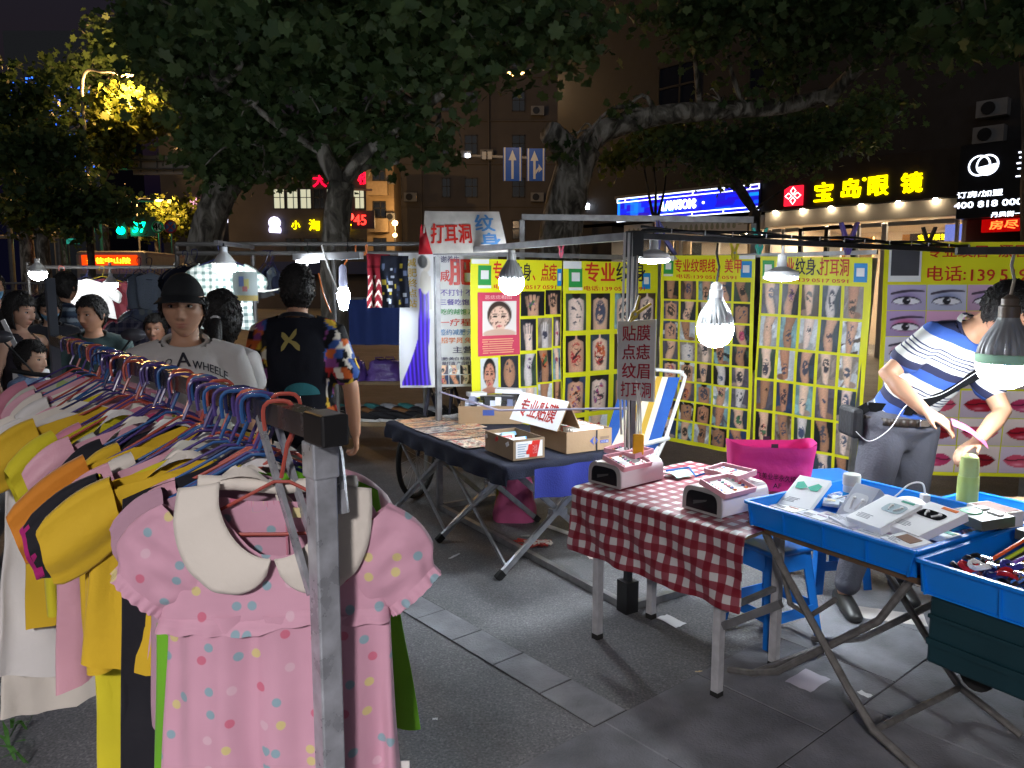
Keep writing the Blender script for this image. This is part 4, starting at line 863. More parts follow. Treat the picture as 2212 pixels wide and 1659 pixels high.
hw=28; picture('face_picture',draw_face(34,38,'#e9dfdb','#e8c3ae','#3a2a24'),f1,z(890),B1H-zy(470),z(1108),B1H-zy(255),pc,PRINT,.0065)
text('chart_title','恶痣痣相图',f1,z(905),B1H-zy(243),.03,M('pale pink ink',(.85,.45,.45)),pc,w=.23,o=.007)
for k in range(7):
    patch('chart_line',M('chart small print',(.75,.35,.22) if k<6 else (.8,.6,.5),rough=.5),f1,z(885+rng.randint(0,10)),B1H-zy(498+k*14),z(1100-rng.randint(0,20)),B1H-zy(491+k*14),pc,.006,2)
picture('printed_photo',draw_face(24,36,'#cfd3d4','#c98a72','#181514'),f1,z(875),B1H-zy(838),z(990),B1H-zy(612),b1,PRINT)
rc=[(1138,195,1298,352),(1305,187,1412,345),(1135,372,1240,575),(1253,368,1350,565),(1360,362,1412,555),(1007,605,1120,820),(1133,598,1240,808),(1248,580,1350,790),(1357,572,1412,780),(880,852,1000,1060),(1012,832,1125,1060),(1135,820,1240,1050),(1250,803,1350,1040),(1358,795,1412,1030),(880,1080,1120,1300),(1135,1065,1412,1300)]
cells(f1,b1,B1H,[(z(a),zy(b),z(c),zy(d)) for a,b,c,d in rc],['hand','hand','hand','hand','hand','head','arm','arm','arm','hand','hand','leg','arm','arm','hand','arm'],1)
# banner 2: full backs
B2W,B2H=.97,1.50; s2=PL+UX*1.08; b2,f2=banner('tattoo_banner','yellow banner with rows of full-back tattoo photos behind the hanging cardboard sign',(s2.x,s2.y-.03,TZ-B2H),UX,B2W,B2H,2,.012,group=None)
z=lambda X:(X-1418)/592*B2W
zy=lambda Y:(Y+5)*.00122
text('title','专业',f2,z(1545),B2H-zy(125),.15,REDI,b2,w=.30,bold=.03); text('title','纹身',f2,z(1738),B2H-zy(122),.15,BLKI,b2,w=.30,bold=.02); text('phone_line','电话: 139 0517 0591',f2,z(1538),B2H-zy(182),.038,REDI,b2,w=.62,bold=.014)
card(f2,z(1448),B2H-zy(160),.13,.15,GRN,b2); card(f2,z(1900),B2H-zy(172),.09,.13,BLU,b2); patch('white_tape',WHI,f2,.0,B2H-.06,.17,B2H-.002,b2,.005)
cells(f2,b2,B2H,[(z(1432+i*148),zy(200+j*268),z(1432+i*148+118),zy(200+j*268+236)) for j in range(5) for i in range(4)],['back','back','back','back','back','back','arm'],2)
# right wall banners 3 and 4
e3=(PR+V((.06,0,0))-PB).normalized(); wl3=(PR-PB).length
B3W=wl3*.50; B3H=1.55
b3,f3=banner('tattoo_banner','yellow banner with five columns of small tattoo photos on the right-hand wall',(PB.x+.03,PB.y-.04,1.86-B3H),e3,B3W,B3H,3,.02,drop=.02,group=None)
def grid_cells(W_,x0,x1,d0,cols,rows,dh,g,gd):
    cw=(x1-x0-(cols-1)*g)/cols; return [(x0+i*(cw+g),d0+j*dh,x0+i*(cw+g)+cw,d0+j*dh+dh-gd) for j in range(rows) for i in range(cols)]
text('title','专业纹眼线、美甲',f3,.13,B3H-.135,.105,REDI,b3,w=B3W-.24,bold=.022); text('phone_line','电话: 139 0517 0591',f3,.15,B3H-.185,.034,REDI,b3,w=B3W-.3,bold=.014)
card(f3,.025,B3H-.15,.09,.12,GRN,b3); card(f3,B3W-.115,B3H-.17,.09,.125,BLU,b3); patch('white_tape',WHI,f3,.0,B3H-.045,.12,B3H-.002,b3,.005); patch('white_tape',WHI,f3,B3W-.13,B3H-.03,B3W,B3H-.002,b3,.005)
cells(f3,b3,B3H,grid_cells(B3W,.03,B3W-.03,.205,5,8,.166,.02,.016),['leg','arm','leg','arm','arm','back','arm','leg','arm','back','back'],3,.0065)
s4=PB+e3*(B3W+.03); B4W=wl3-B3W-.02; B4H=1.60
b4,f4=banner('tattoo_banner','yellow banner with five columns of leg and arm photos beside the leaning post',(s4.x+.03,s4.y-.05,1.83-B4H),e3,B4W,B4H,4,.016,drop=.03,group=None)
text('title','专业',f4,.13,B4H-.13,.12,REDI,b4,w=.13,bold=.025); text('title','纹身、',f4,.27,B4H-.13,.12,BLKI,b4,w=.18,bold=.02); text('title','打耳洞',f4,.45,B4H-.13,.12,REDI,b4,w=.2,bold=.02)
text('phone_line','电话: 139 0517 0591',f4,.15,B4H-.18,.034,REDI,b4,w=.5,bold=.014); card(f4,.02,B4H-.15,.09,.12,GRN,b4); card(f4,B4W-.12,B4H-.17,.09,.13,BLU,b4)
cells(f4,b4,B4H,grid_cells(B4W,.02,B4W-.05,.20,5,6,.245,.022,.02),['arm','arm','leg','arm','leg','arm','arm','leg','arm','leg','arm','leg','arm','leg','leg','leg','leg','leg','leg','leg'],4,.0062)
# banner 5: eyes and lips
O5=V((2.50,5.22,0)); e5=V((1,-.10,0)).normalized(); B5W,B5H=1.75,1.58
b5,f5=banner('eyebrow_banner','yellow banner with rows of painted eyes and lips behind the bending man',(O5.x,O5.y,1.895-B5H),e5,B5W,B5H,5,.012,group=None)
text('title','专业纹眉',f5,.27,B5H-.10,.08,REDI,b5,w=.38,bold=.018); text('title','漂唇',f5,.72,B5H-.10,.08,REDI,b5,w=.18,bold=.018); text('title','美甲',f5,1.02,B5H-.10,.08,REDI,b5,w=.18,bold=.018)
text('phone_line','电话: 139 5192 2922',f5,.28,B5H-.255,.10,REDI,b5,w=.95,bold=.012)
patch('white_square',WHI,f5,.03,B5H-.26,.24,B5H-.01,b5,.004); patch('dark_print',M('dark grey print',(.07,.07,.08),rough=.5),f5,.045,B5H-.22,.225,B5H-.05,b5,.006); card(f5,1.25,B5H-.27,.12,.24,BLU,b5)
tints=['#b9aecf','#c5c6dc','#cfa9c6','#b49ac4','#d8a3c4','#e3ac9f','#cfcad6','#b8aad0']
uu=[.03,.285,.54,.83,1.12,1.41,1.70]
for j in range(4):
    for i in range(6):
        sd_=j*7+i; im=draw_eye(sd_,40,28,tints[(i+j*3)%8],eye=(j!=1 or i==0)) if not(j>=2 and i>=2) else draw_lips(sd_,36,26,['#e8d3cc','#d9c5d4','#efdcd6'][sd_%3],['#b01a30','#c23a68','#9c1020','#d4506a'][sd_%4])
        picture('printed_photo',im,f5,uu[i],B5H-.28-.175*(j+1)+.004,uu[i+1]-.006,B5H-.28-.175*j,b5,PRINT)
for j in range(3):
    for i in range(6):
        sd_=50+j*7+i; im=draw_lips(sd_,36,26,['#e8d3cc','#d9c5d4','#efdcd6'][sd_%3],['#b01a30','#c23a68','#8c1020','#d4506a'][sd_%4])
        picture('printed_photo',im,f5,uu[i],B5H-.99-.19*(j+1)+.006,uu[i+1]-.008,B5H-.99-.19*j,b5,PRINT)
# white slimming banner
O6=V((-.835,5.72,0)); e6=V((1,.18,0)).normalized(); WB,HB=.74,1.0
b6,f6=banner('slimming_banner','white hanging banner with a woman in a purple gown, left of the tattoo banners',(O6.x,O6.y,1.85-HB),e6,WB,HB,6,.014,mat=M('white vinyl',(.72,.72,.74),rough=.4,var=.04,bump=.08,bscale=9),group=None)
def draw_gown(w,h):
    y,x=np.mgrid[0:h,0:w]; x=x/(w-1.); y=y/(h-1.); img=np.ones((h,w,3))*H3('#dcdce0')
    hw=np.where(y>.52,.13+.10*np.abs(y-.62),np.clip(.155+1.15*np.clip(.36-y,0,1)**1.5,0,.5)); cx=np.where(y<.36,.58-.62*(.36-y),.58)
    m=(1-sm(np.abs(x-cx)/hw,.95,1.05))*(y<.74)*(y>.0); col=H3('#4a2cc4')*(1+.35*np.sin(x*60+y*6))[...,None]
    img=img*(1-m[...,None])+np.clip(col,0,1)*m[...,None]
    body=(1-sm(np.hypot((x-.6)/.13,(y-.79)/.09),.9,1.1)); img=lay(img,body,H3('#c9c3bd')); img=lay(img,(1-sm(np.abs(x-.62),.03,.05))*(y>.8)*(y<.92),H3('#c4beb8'))
    img=lay(img,(1-sm(np.abs(x-.74+.1*(y-.62)),.025,.045))*(y>.58)*(y<.84),H3('#c9c3bd'))
    img=lay(img,1-sm(np.hypot((x-.66)/.10,(y-.925)/.055),.9,1.1),H3('#d2cac2')); img=lay(img,1-sm(np.hypot((x-.56)/.13,(y-.945)/.05),.85,1.1),H3('#17141a')); return img
picture('gown_print',draw_gown(44,120),f6,.015,.012,.30,HB-.01,b6,PRINT)
PUR=M('purple ink',(.10,.06,.40)); GRI=M('green ink',(.05,.33,.09)); BLI=M('blue ink',(.08,.24,.52)); ORI=M('orange ink',(.75,.18,.03)); GOLD=M('gold ink',(.62,.42,.05)); DK=M('dark violet ink',(.05,.04,.12))
for k,ch in enumerate('减肥终点站'): text('gold_character',ch,f6,.065,HB-.10-k*.075,.06,GOLD,b6,bold=.02)
text('headline','减',f6,.285,HB-.21,.085,REDI,b6,bold=.02); text('headline','肥',f6,.37,HB-.235,.19,REDI,b6,bold=.04)
for s,u,d,h,mt,w in(('代谢养生',.26,.07,.05,DK,.19),('不打针 不吃药',.30,.315,.048,PUR,.36),('三餐吃饱 大口喝',.295,.385,.046,PUR,.40),('吃的越饱 减的越快',.305,.455,.044,GRI,.40),('一疗程保减',.295,.54,.055,REDI,.40),('签约减肥 无效退款',.30,.61,.046,BLI,.40),('招学员 免费培训',.31,.67,.044,ORI,.40),('主营项目',.40,.745,.05,DK,.30),('减肥 美白 祛斑 去皱 丰胸',.285,.80,.026,DK,.42),('局部打造 产后修复 静脉曲张',.285,.835,.026,DK,.42)):
    text('text_line',s,f6,u,HB-d,h,mt,b6,w=w,bold=.012,res=1)
for i in range(5):
    for j in range(2): picture('small_photo',np.clip(draw_photo('arm',900+i*2+j,14,12,1)*1.2,0,1),f6,.285+i*.085,.07+j*.075-.05,.285+i*.085+.078,.07+j*.075+.018,b6,PRINT)
# red and white ear piercing board lying on the side beam
p0,p1=A(912,548,5.05),A(1098,545,4.9); t0,t1=A(918,456,5.05),A(1078,458,4.9)
eb=thing('piercing_sign','worn white cardboard sign reading ear piercing and tattoo in red and blue','sign',tuple((p0+p1)/2))
def fe(u,v,o=0): b=p0.lerp(p1,u); t=t0.lerp(t1,u); return b.lerp(t,v)+V((0,-.012-o+.01*math.sin(u*5),0))
m=MB(); m.grid(lambda i,j:fe(i,j),12,8); m.grid(lambda i,j:fe(1-i,j)+V((0,.014,0)),12,8); m.grid(lambda i,j:fe(1,i)+V((0,.014*(1-j),0)),2,1); m.grid(lambda i,j:fe(i,1)+V((0,.014*(1-j),0)),12,1)
obj('board',m,M('grubby white card',(.55,.52,.48),rough=.6,var=.2,scale=12),eb)
m=MB(); write(m,'打耳洞',.10,.24,.46,lambda u,v,o:fe(u,v,.004),w=.50,bold=.035); obj('red_characters',m,REDI,eb)
m=MB(); write(m,'纹',.665,.52,.40,lambda u,v,o:fe(u,v,.004),w=.24,bold=.03); write(m,'身',.70,.08,.40,lambda u,v,o:fe(u,v,.004),w=.24,bold=.03); obj('blue_characters',m,BLI,eb)
m=MB(); m.grid(lambda i,j:fe(-.04+.17*i*(1-.7*j),-.02+.7*j,.008+.02*math.sin(i*3)*math.sin(j*5)),6,8); obj('red_wrap',m,M('shiny red plastic wrap',(.45,.02,.03),rough=.2,spec=.7),eb,smooth='all')
# hanging cardboard sign at the near post
cs_=A(1334,860,3.58); 
hs=thing('service_sign','grey cardboard sign with eight red characters hanging on the near corner post','sign',tuple(A(1374,865,3.56)))
def fh(u,v,o=0): return A(1333,862,3.56).lerp(A(1413,868,3.52),u).lerp(A(1334,694,3.58).lerp(A(1418,690,3.54),u),v)+V((0,-o,0))
m=MB(); m.grid(lambda i,j:fh(i,j,.008),4,4); m.grid(lambda i,j:fh(1-i,j,-.004),4,4); m.grid(lambda i,j:fh(1,i,.008-.012*j),2,1); m.grid(lambda i,j:fh(0,1-i,.008-.012*j),2,1); m.grid(lambda i,j:fh(i,1,.008-.012*j),2,1); m.grid(lambda i,j:fh(1-i,0,.008-.012*j),2,1)
obj('card',m,M('grey cardboard',(.50,.48,.47),rough=.7,var=.12,scale=10),hs)
m=MB(); M_=M('dark pink marker ink',(.52,.03,.06),rough=.6)
for r_,(s,wd) in enumerate((('贴膜',.72),('点痣',.72),('纹眉',.72),('打耳洞',.8))):
    write(m,s,.12 if r_<3 else .09,.75-r_*.235,.19,lambda u,v,o:fh(u,v,.011),w=wd,bold=.02)
obj('characters',m,M_,hs); m=MB(); m.grid(lambda i,j:fh(1.0-.035*i,j,.010),1,4); obj('taped_edge',m,WHI,hs)
m=MB(); m.tube([fh(.4,1,.0),fh(.45,1.25,0),fh(.5,1.8,-.02)],.003,5); obj('string',m,M('hemp cord',(.4,.35,.27)),hs)
# spring clamps
def clamp(label,p,col,s=1,rot=0,up=1):
    o=thing('spring_clamp',label,'clamp',tuple(p),'plastic spring clamps'); mt=M('clamp '+label[:8],col,rough=.35,var=.05); T=Matrix.Translation(V(p))@Matrix.Rotation(rot,4,'Y')@Matrix.Scale(s,4)
    for sg in(-1,1):
        m=MB(T); pts=[V((sg*.004,0,-.03)),V((sg*.014,0,0)),V((sg*.010,0,.012)),V((sg*.03,0,.07)),V((sg*.022,0,.072)),V((sg*.0,0,.014)),V((sg*.002,0,-.03))]
        m.poly([q+V((0,-.009,0)) for q in pts],V((0,.018,0))); obj('handle',m,mt,o)
    m=MB(T); m.tube([V((0,-.012,.005)),V((0,.012,.005))],.006,8); obj('spring',m,M('grey square tube',None),o)
clamp('yellow spring clamp on the rear banner rail',A(1586,540,6.0)+V((0,0,-.03)),(.5,.42,.03),1.7); clamp('teal spring clamp on the rear banner rail',A(1640,533,5.7),(.05,.42,.36),1.9); clamp('violet spring clamp standing above the leg-photo banner',A(1832,530,5.4),(.12,.09,.32),2.2)
clamp('large blue violet clamp hanging from the rear frame',A(1425,500,6.7),(.12,.12,.36),3.2,R(165)); clamp('black spring clamp at the top corner of the eyebrow banner',A(2005,528,5.2),(.02,.02,.02),1.6); clamp('yellow metal clamp gripping the top of the hanging cardboard sign',A(1368,690,3.5)+V((0,-.02,.02)),(.45,.33,.03),1.2,R(35)); clamp('pink spring clamp on the side beam',A(1212,553,4.4)+V((0,0,.02)),(.7,.12,.2),1.0)
m=MB(); pts=[A(655+0,0,1)]; 
rp=thing('tied_rope','lilac rope tied from the far post across to the near corner post','rope',tuple(PL+V((0,0,.85)))); m=MB(); m.tube([PL+V((.02,-.02,.86)),PL.lerp(PN,.4)+V((0,0,.84)),PN+V((-.02,0,1.02))],.007,6); obj('rope',m,M('lilac rope',(.42,.38,.5),rough=.9),rp)
# ================================================================== TABLE 1
c0=V((-.02,4.05,0)); T1=FR(c0,UX,VX,ZZ); t1z=.645; WD,LN=.76,1.64
tb=thing('folding_table','low folding table on three crossed grey leg pairs under a black cloth','table',tuple(c0))
m=MB(T1); m.box((WD/2,LN/2,t1z-.012),(WD-.02,LN-.02,.016)); obj('table_top',m,M('brown board',(.2,.13,.08),rough=.7),tb)
LEG=M('aluminium leg',(.42,.43,.45),rough=.38,metal=.75,var=.2,scale=20)
for y in(.06,.80,1.54):
    for a,b,dy in(((-.03,0),(WD-.05,t1z-.03),-.016),((WD-.03,0),(.05,t1z-.03),.016)):
        m=MB(); p,q=T1@V((a[0],y+dy,.02)),T1@V((b[0],y+dy,b[1])); m.bar(p,q,.022,.032); lg=obj('leg',m,LEG,tb)
        m=MB(); d=(q-p).normalized(); m.bar(p-d*.02,p+d*.03,.03,.04); obj('foot_cap',m,RUBBER,lg)
    m=MB(); m.bar(T1@V((WD/2-.06,y,t1z/2-.0)),T1@V((WD/2+.04,y,t1z/2)),.05,.035); obj('hub',m,LEG,tb)
m=MB(); 
for y0,y1 in((.06,.8),(.8,1.54)):
    for sgn in(0,1): m.bar(T1@V((.02,y0,.06 if sgn else t1z-.08)),T1@V((.02,y1,t1z-.08 if sgn else .06)),.012,.02)
obj('side_brace',m,LEG,tb)
def cloth_fn(x0,x1,y0,y1,z,drops,seed,amp=.012):
    """draped sheet: drops=(left,right,near,far) ; parameter runs over the flat sheet"""
    r_=random.Random(seed); ph=[r_.random()*6 for _ in range(8)]
    def f(u,v):
        x=min(max(u,x0),x1); y=min(max(v,y0),y1); dx=u-x; dy=v-y; h=math.hypot(dx,dy); zz=z+.003*math.sin(u*9+ph[0])*math.sin(v*7+ph[1])
        if h>0:
            k=amp*min(1,h/.12); w=k*(math.sin((u+v)*23+ph[2])+.6*math.sin((u-v)*37+ph[3])); fl=.012+.06*h
            return V((x+(dx/h)*(fl+w) if dx else x+w*.2,y+(dy/h)*(fl+w) if dy else y+w*.2,z-.004-h))
        return V((x,y,zz))
    return f
def cloth(name,label,T,x0,x1,y0,y1,z,drops,mat,seed,cat='tablecloth',n=(60,80),group=None,amp=.012):
    l,r_,a,b=drops; f=cloth_fn(x0,x1,y0,y1,z,drops,seed,amp); o=thing(name,label,cat,tuple(T@V(((x0+x1)/2,(y0+y1)/2,z))),group)
    m=MB(T); uv=[]
    nu,nv=n
    for j in range(nv+1):
        for i in range(nu+1): uv.append((x0-l+(x1+r_-x0+l)*i/nu,y0-a+(y1+b-y0+a)*j/nv))
    m.add([f(*q) for q in uv],[(j*(nu+1)+i,j*(nu+1)+i+1,(j+1)*(nu+1)+i+1,(j+1)*(nu+1)+i) for j in range(nv) for i in range(nu)])
    obj('sheet',m,mat,o,smooth='all',uv=uv); return o
cloth('black_tablecloth','black cloth draped over the folding table, hanging at its near corner',T1,-.01,WD+.005,-.005,LN,t1z+.002,(.11,.03,.07,.02),M('black cotton',(.008,.010,.024),rough=.9,var=.3,scale=20,bump=.3,bscale=150),3)
m=MB(T1); m.grid(lambda i,j:V((.12+.66*i,-.075+.012*math.sin(i*17),t1z-.02-.16*j-.02*math.sin(i*3)*j)),24,6); o=thing('blue_cloth','royal blue cloth strip hanging from the near edge of the folding table','cloth',tuple(T1@V((.4,0,t1z)))); obj('sheet',m,M('royal blue cotton',(.02,.03,.22),rough=.8,bump=.2,bscale=120),o,smooth='all')
tz=t1z+.008
def flatpic(name,label,cat,img,T,x0,y0,x1,y1,z,group=None,rot=0,curl=.0,parts=True):
    cx,cy=(x0+x1)/2,(y0+y1)/2; w,h=x1-x0,y1-y0; TT=T@Matrix.Translation(V((cx,cy,z)))@Matrix.Rotation(rot,4,'Z')
    o=thing(name,label,cat,tuple(TT@V((0,0,0))),group); picture('printed_face',img,lambda u,v,e:TT@V((u,v,e+curl*(abs(u)/w)**2)),-w/2,-h/2,w/2,h/2,o,PRINT,.0012)
    m=MB(TT); m.box((0,0,0),(w,h,.0016)); obj('sheet',m,WHI,o); return o
def draw_sheet(seed,w,h):
    r=np.random.RandomState(seed); y,x=np.mgrid[0:h,0:w]; x=x/(w-1.); y=y/(h-1.); img=np.ones((h,w,3))*H3(['#d8b694','#c9a98c','#b9b2a8','#caa27e','#d6c27c'][r.randint(5)])
    for k in range(5):
        t=turb(x*1.5,y*2,r,7,6); img=lay(img,(t>.45)*.85,H3(['#7c3a2a','#b0562e','#3b2b2a','#d8a04a','#c0392f','#5b4a3a','#e9dcc8','#445566','#8a4a6a'][r.randint(9)])) if k<4 else lay(img,(np.abs(t)<.12)*.7,H3('#2b2020'))
    return img
k=0
rows=[(1.44,1.60,0.03,.42,2),(1.24,1.41,.01,.44,2),(1.02,1.205,.0,.46,2),(.76,.985,-.0,.40,2),(.46,.725,.0,.34,2)]
for ri,(ya,yb,xa,xb,n) in enumerate(rows):
    for i in range(n):
        w=(xb-xa)/n; flatpic('tattoo_sticker_sheet','%s tattoo sticker sheet, %s row from the far end of the table'%(['left','right'][i],ORD[ri]),'sticker sheet',draw_sheet(300+k,26,26),T1,xa+i*w+.003,ya,xa+(i+1)*w-.003,yb,tz+.001*ri,'tattoo sticker sheets',rng.uniform(-.03,.03)); k+=1
nw=np.ones((30,40,3))*.78; rr=np.random.RandomState(3); nw[rr.rand(30,40)>.72]=.45; nw[3:9,8:22]=.3+.4*rr.rand(6,14,1); nw[::4]=.8
flatpic('newspaper','crumpled grey newspaper at the far end of the black table','newspaper',nw,T1,.40,1.30,.66,1.60,tz+.004,rot=.25,curl=.03)
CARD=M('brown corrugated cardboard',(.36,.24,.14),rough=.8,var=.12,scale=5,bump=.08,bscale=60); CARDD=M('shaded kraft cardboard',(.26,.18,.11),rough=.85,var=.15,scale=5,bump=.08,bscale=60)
def carton(name,label,T,w,d,h,mat=CARD,group='open cardboard cartons'):
    o=thing(name,label,'carton',tuple(T@V((0,0,0))),group); t=.005
    for c,s in(((0,-d/2+t/2,h/2),(w,t,h)),((0,d/2-t/2,h/2),(w,t,h)),((-w/2+t/2,0,h/2),(t,d-2*t,h-.001)),((w/2-t/2,0,h/2),(t,d-2*t,h-.001))):
        m=MB(T); m.box(c,s); obj('side_panel',m,mat,o)
    m=MB(T); m.box((0,0,t/2+.001),(w-2*t,d-2*t,t)); obj('bottom',m,mat,o); return o
# front carton with shipping label
TB=T1@Tm((.175,.22,tz),R(-3)); bx=carton('cardboard_box','open carton with red and white shipping label, nearest on the black table',TB,.20,.34,.115,CARDD)
fb=lambda u,v,o=0:TB@V((u,-.17-o,v)); lab=patch('shipping_label',WHI,fb,-.085,.012,.085,.103,bx,.002,2)
m=MB(); m.poly([fb(a,b,.003) for a,b in((-.02,.03),(-.0,.03),(-.0,.012),(.05,.012),(.06,.06),(.07,.103),(.02,.103),(.015,.085),(-.005,.085),(-.01,.055),(-.02,.05))],fb(0,0,.001)-fb(0,0,0)); obj('red_block',m,REDI,lab)
m=MB(); write(m,'已检视',.02,.03,.05,lambda u,v,o:fb(u,v,.005),w=.03,bold=.01); obj('label_text',m,M('pale pink ink',(.85,.45,.45)),lab)
for kk in range(6): patch('label_line',M('label print grey blue',(.3,.38,.5)),fb,-.075,.02+kk*.013,-.03+.01*(kk%3),.025+kk*.013,lab,.004,1)
def block_in(T,x,y,z,w,d,h,col,label,name='phone_case_box',rz=0,rx=0,group=None,cat='box'):
    TT=T@Tm((x,y,z),rz,rx); o=thing(name,label,cat,tuple(TT@V((0,0,0))),group); m=MB(TT); m.box((0,0,h/2),(w,d,h)); obj('pack',m,M('pack '+str(col),col,rough=.35,var=.06),o)
    m=MB(TT); m.box((0,-d*.1,h+.0006),(w*.7,d*.3,.001)); obj('printed_panel',m,M('pack print '+str(col),tuple(min(1,.25+.4*c) for c in C(col)) if isinstance(col,str) else (.3,.3,.35),rough=.3),o); return o
items=[('#e8e8ea','white'),('#dfe6ee','pale blue'),('#2f86c0','blue'),('#c9382e','red'),('#eeeeee','white'),('#7fb3d6','light blue'),('#e8e0d8','cream')]
for i,(c,n) in enumerate(items):
    block_in(TB,-.055+.035*(i%3),-.09+.042*i,.075+.008*(i%2),.10,.022,.03,c,'%s screen film pack, %s from the front in the labelled carton'%(n,ORD[i]),'film_pack',R(rng.uniform(-8,8)),R(62),'film packs in the near carton','film pack')
# right carton with rows of films
TB2=T1@Tm((.585,.24,tz),R(-2)); bx2=carton('cardboard_box','open carton with a small blue emblem, full of upright films',TB2,.32,.40,.125)
fb2=lambda u,v,o=0:TB2@V((u,-.20-o,v))
m=MB(); m.poly([fb2(a,b,.002) for a,b in((.0,.06),(.03,.085),(.022,.06),(.03,.035))],fb2(0,0,.001)-fb2(0,0,0)); m.poly([fb2(a,b,.002) for a,b in((.036,.035),(.06,.06),(.036,.085),(.045,.06))],fb2(0,0,.001)-fb2(0,0,0)); patchm=M('blue carton print',(.06,.10,.36),rough=.6); obj('emblem',m,patchm,bx2)
patch('print_bar',patchm,fb2,.075,.04,.135,.058,bx2,.002,1); patch('print_line',M('light carton print',(.22,.15,.1)),fb2,.075,.065,.14,.08,bx2,.002,1); patch('seam_tape',BLKI,fb2,.044,.0,.055,.12,bx2,.0025,1)
m=MB(); write(m,'家乐福',.078,.043,.012,lambda u,v,o:fb2(u,v,.004),w=.05); obj('carton_text',m,WHI,bx2)
for i in range(16):
    block_in(TB2,.02+rng.uniform(-.005,.005),-.17+.0225*i,.03,.22,.008,.10,['#efe9df','#f2efe8','#e3d6c6','#d8563f'][0 if i%5 else 3] if i%3 else '#f4f1ea','cream film sleeve standing %s from the front in the right-hand carton'%ORD[i],'film_sleeve',0,R(-14),'film sleeves in the right carton','film sleeve')
# far long carton
TB3=T1@Tm((.60,1.22,tz),R(-32)); bx3=carton('cardboard_box','long low carton stacked with phone accessory boxes at the back of the black table',TB3,.44,.24,.125)
fb3=lambda u,v,o=0:TB3@V((u,-.12-o,v)); patch('print_bar',patchm,fb3,-.05,.06,.03,.10,bx3,.002,1)
cols3=['#d7dbe6','#8d90a8','#e6e6ea','#23242a','#c9cfe0','#e0e0e0','#3a3a40','#7f86a6']
names3=['pale','mauve','white','black','light blue','off-white','charcoal','slate']
for i in range(8):
    block_in(TB3,-.16+.044*i,rng.uniform(-.02,.02),.08+.03*(i%2),.04,.17,.06,cols3[i],'%s accessory box standing in the long carton at the back of the black table'%names3[i],'accessory_box',R(rng.uniform(-10,10)),R(rng.uniform(-15,15)),'accessory boxes in the long carton')
for i,(x,y,c,n,w) in enumerate(((.0,.0,'#2a2b22','black and lime',.14),(.1,.0,'#3c3c42','dark grey',.16),(-.1,.02,'#dcdce0','white',.12),(.14,.05,'#e9e9ec','long white',.2))):
    block_in(TB3,x,y,.155+.02*(i>1)+.022*(i==3),w,.10,.03,c,'%s accessory box lying flat on top of the long carton'%n,'accessory_box',R(rng.uniform(-25,25)),0,'accessory boxes in the long carton')
# tent sign
TT_=T1@Tm((.455,.33,tz+.13),R(1)); L_=.50; hw_=.085; hh_=.165
ts_=thing('tent_sign','folded white card sign with red characters offering screen film, on the cartons','sign',tuple(TT_@V((0,0,0))))
def ften(u,v,o=0): return TT_@(V((-hw_,L_/2,0)).lerp(V((-hw_,-L_/2,0)),u).lerp(V((0,L_/2,hh_)).lerp(V((0,-L_/2,hh_)),u),v)+V((-.87,0,.48))*o)
m=MB(); m.grid(lambda i,j:ften(i,j,.002),2,2); obj('front_panel',m,M('white card',(.75,.75,.76),rough=.5,var=.04),ts_)
m=MB(TT_); m.poly([V((-hw_,-L_/2,0)),V((0,-L_/2,hh_)),V((hw_,-L_/2,0)),V((hw_-.006,-L_/2,0)),V((0,-L_/2,hh_-.01)),V((-hw_+.006,-L_/2,0))],V((0,L_,0))); obj('cardboard_back',m,CARD,ts_)
m=MB(); write(m,'专业贴膜',.13,.20,.62,lambda u,v,o:ften(u,v,.004),w=.74,bold=.03); obj('red_characters',m,REDI,ts_)
# ---- beach chair
ch=thing('beach_chair','striped blue, white and yellow beach chair with white tube frame behind the black table','chair',(.49,4.90,0))
CA=V((.49,4.90,0)); ex=V((.75,.62,0)).normalized(); ey=V((-.62,.75,0)).normalized(); TC=FR(CA,ex,ey,ZZ)
tubm=M('white painted tube',(.72,.72,.70),rough=.35,var=.06)
for y in(-.24,.24):
    m=MB(TC); m.tube([V((.10,y,.36)),V((.30,y,.34)),V((.50,y,.62)),V((.66,y,.95)),V((.68,y,1.0)),V((.66,y*.9,1.03))],.013,8); obj('back_tube',m,tubm,ch,smooth=True)
    m=MB(TC); m.tube([V((-.15,y,.02)),V((-.10,y,.10)),V((.42,y,.55))],.013,8); obj('leg',m,tubm,ch,smooth=True)
    m=MB(TC); m.tube([V((.55,y,.02)),V((.50,y,.08)),V((-.08,y,.38)),V((-.18,y,.38))],.013,8); obj('leg',m,tubm,ch,smooth=True)
    m=MB(TC); m.tube([V((.0,y,.58)),V((.52,y,.60))],.016,8); obj('armrest',m,tubm,ch,smooth=True)
for x,z_ in((.66,1.03),(-.15,.02),(.55,.02)):
    m=MB(TC); m.tube([V((x,-.235,z_)),V((x,.235,z_))],.013,8); obj('cross_tube',m,tubm,ch)
sc_=[('#2456a6',.10),('#e8e2c8',.05),('#c9a23a',.05),('#e8e2c8',.06),('#c9a23a',.04),('#e8e2c8',.08),('#2456a6',.10)]; y=-.235
for c,w in sc_:
    m=MB(TC); 
    def fs_(i,j,y=y,w=w):
        p=[V((-.15,0,.40)),V((.08,0,.37)),V((.28,0,.36)),V((.46,0,.60)),V((.64,0,1.0))]; t=j*4; k=min(int(t),3); q=p[k].lerp(p[k+1],t-k); return q+V((-.01,y+w*i,-.012*math.sin((y+w*i+.24)/.48*math.pi)))
    m.grid(fs_,3,16); obj('stripe',m,M('chair stripe '+c,c,rough=.7,bump=.2,bscale=200),ch,smooth='all'); y+=w
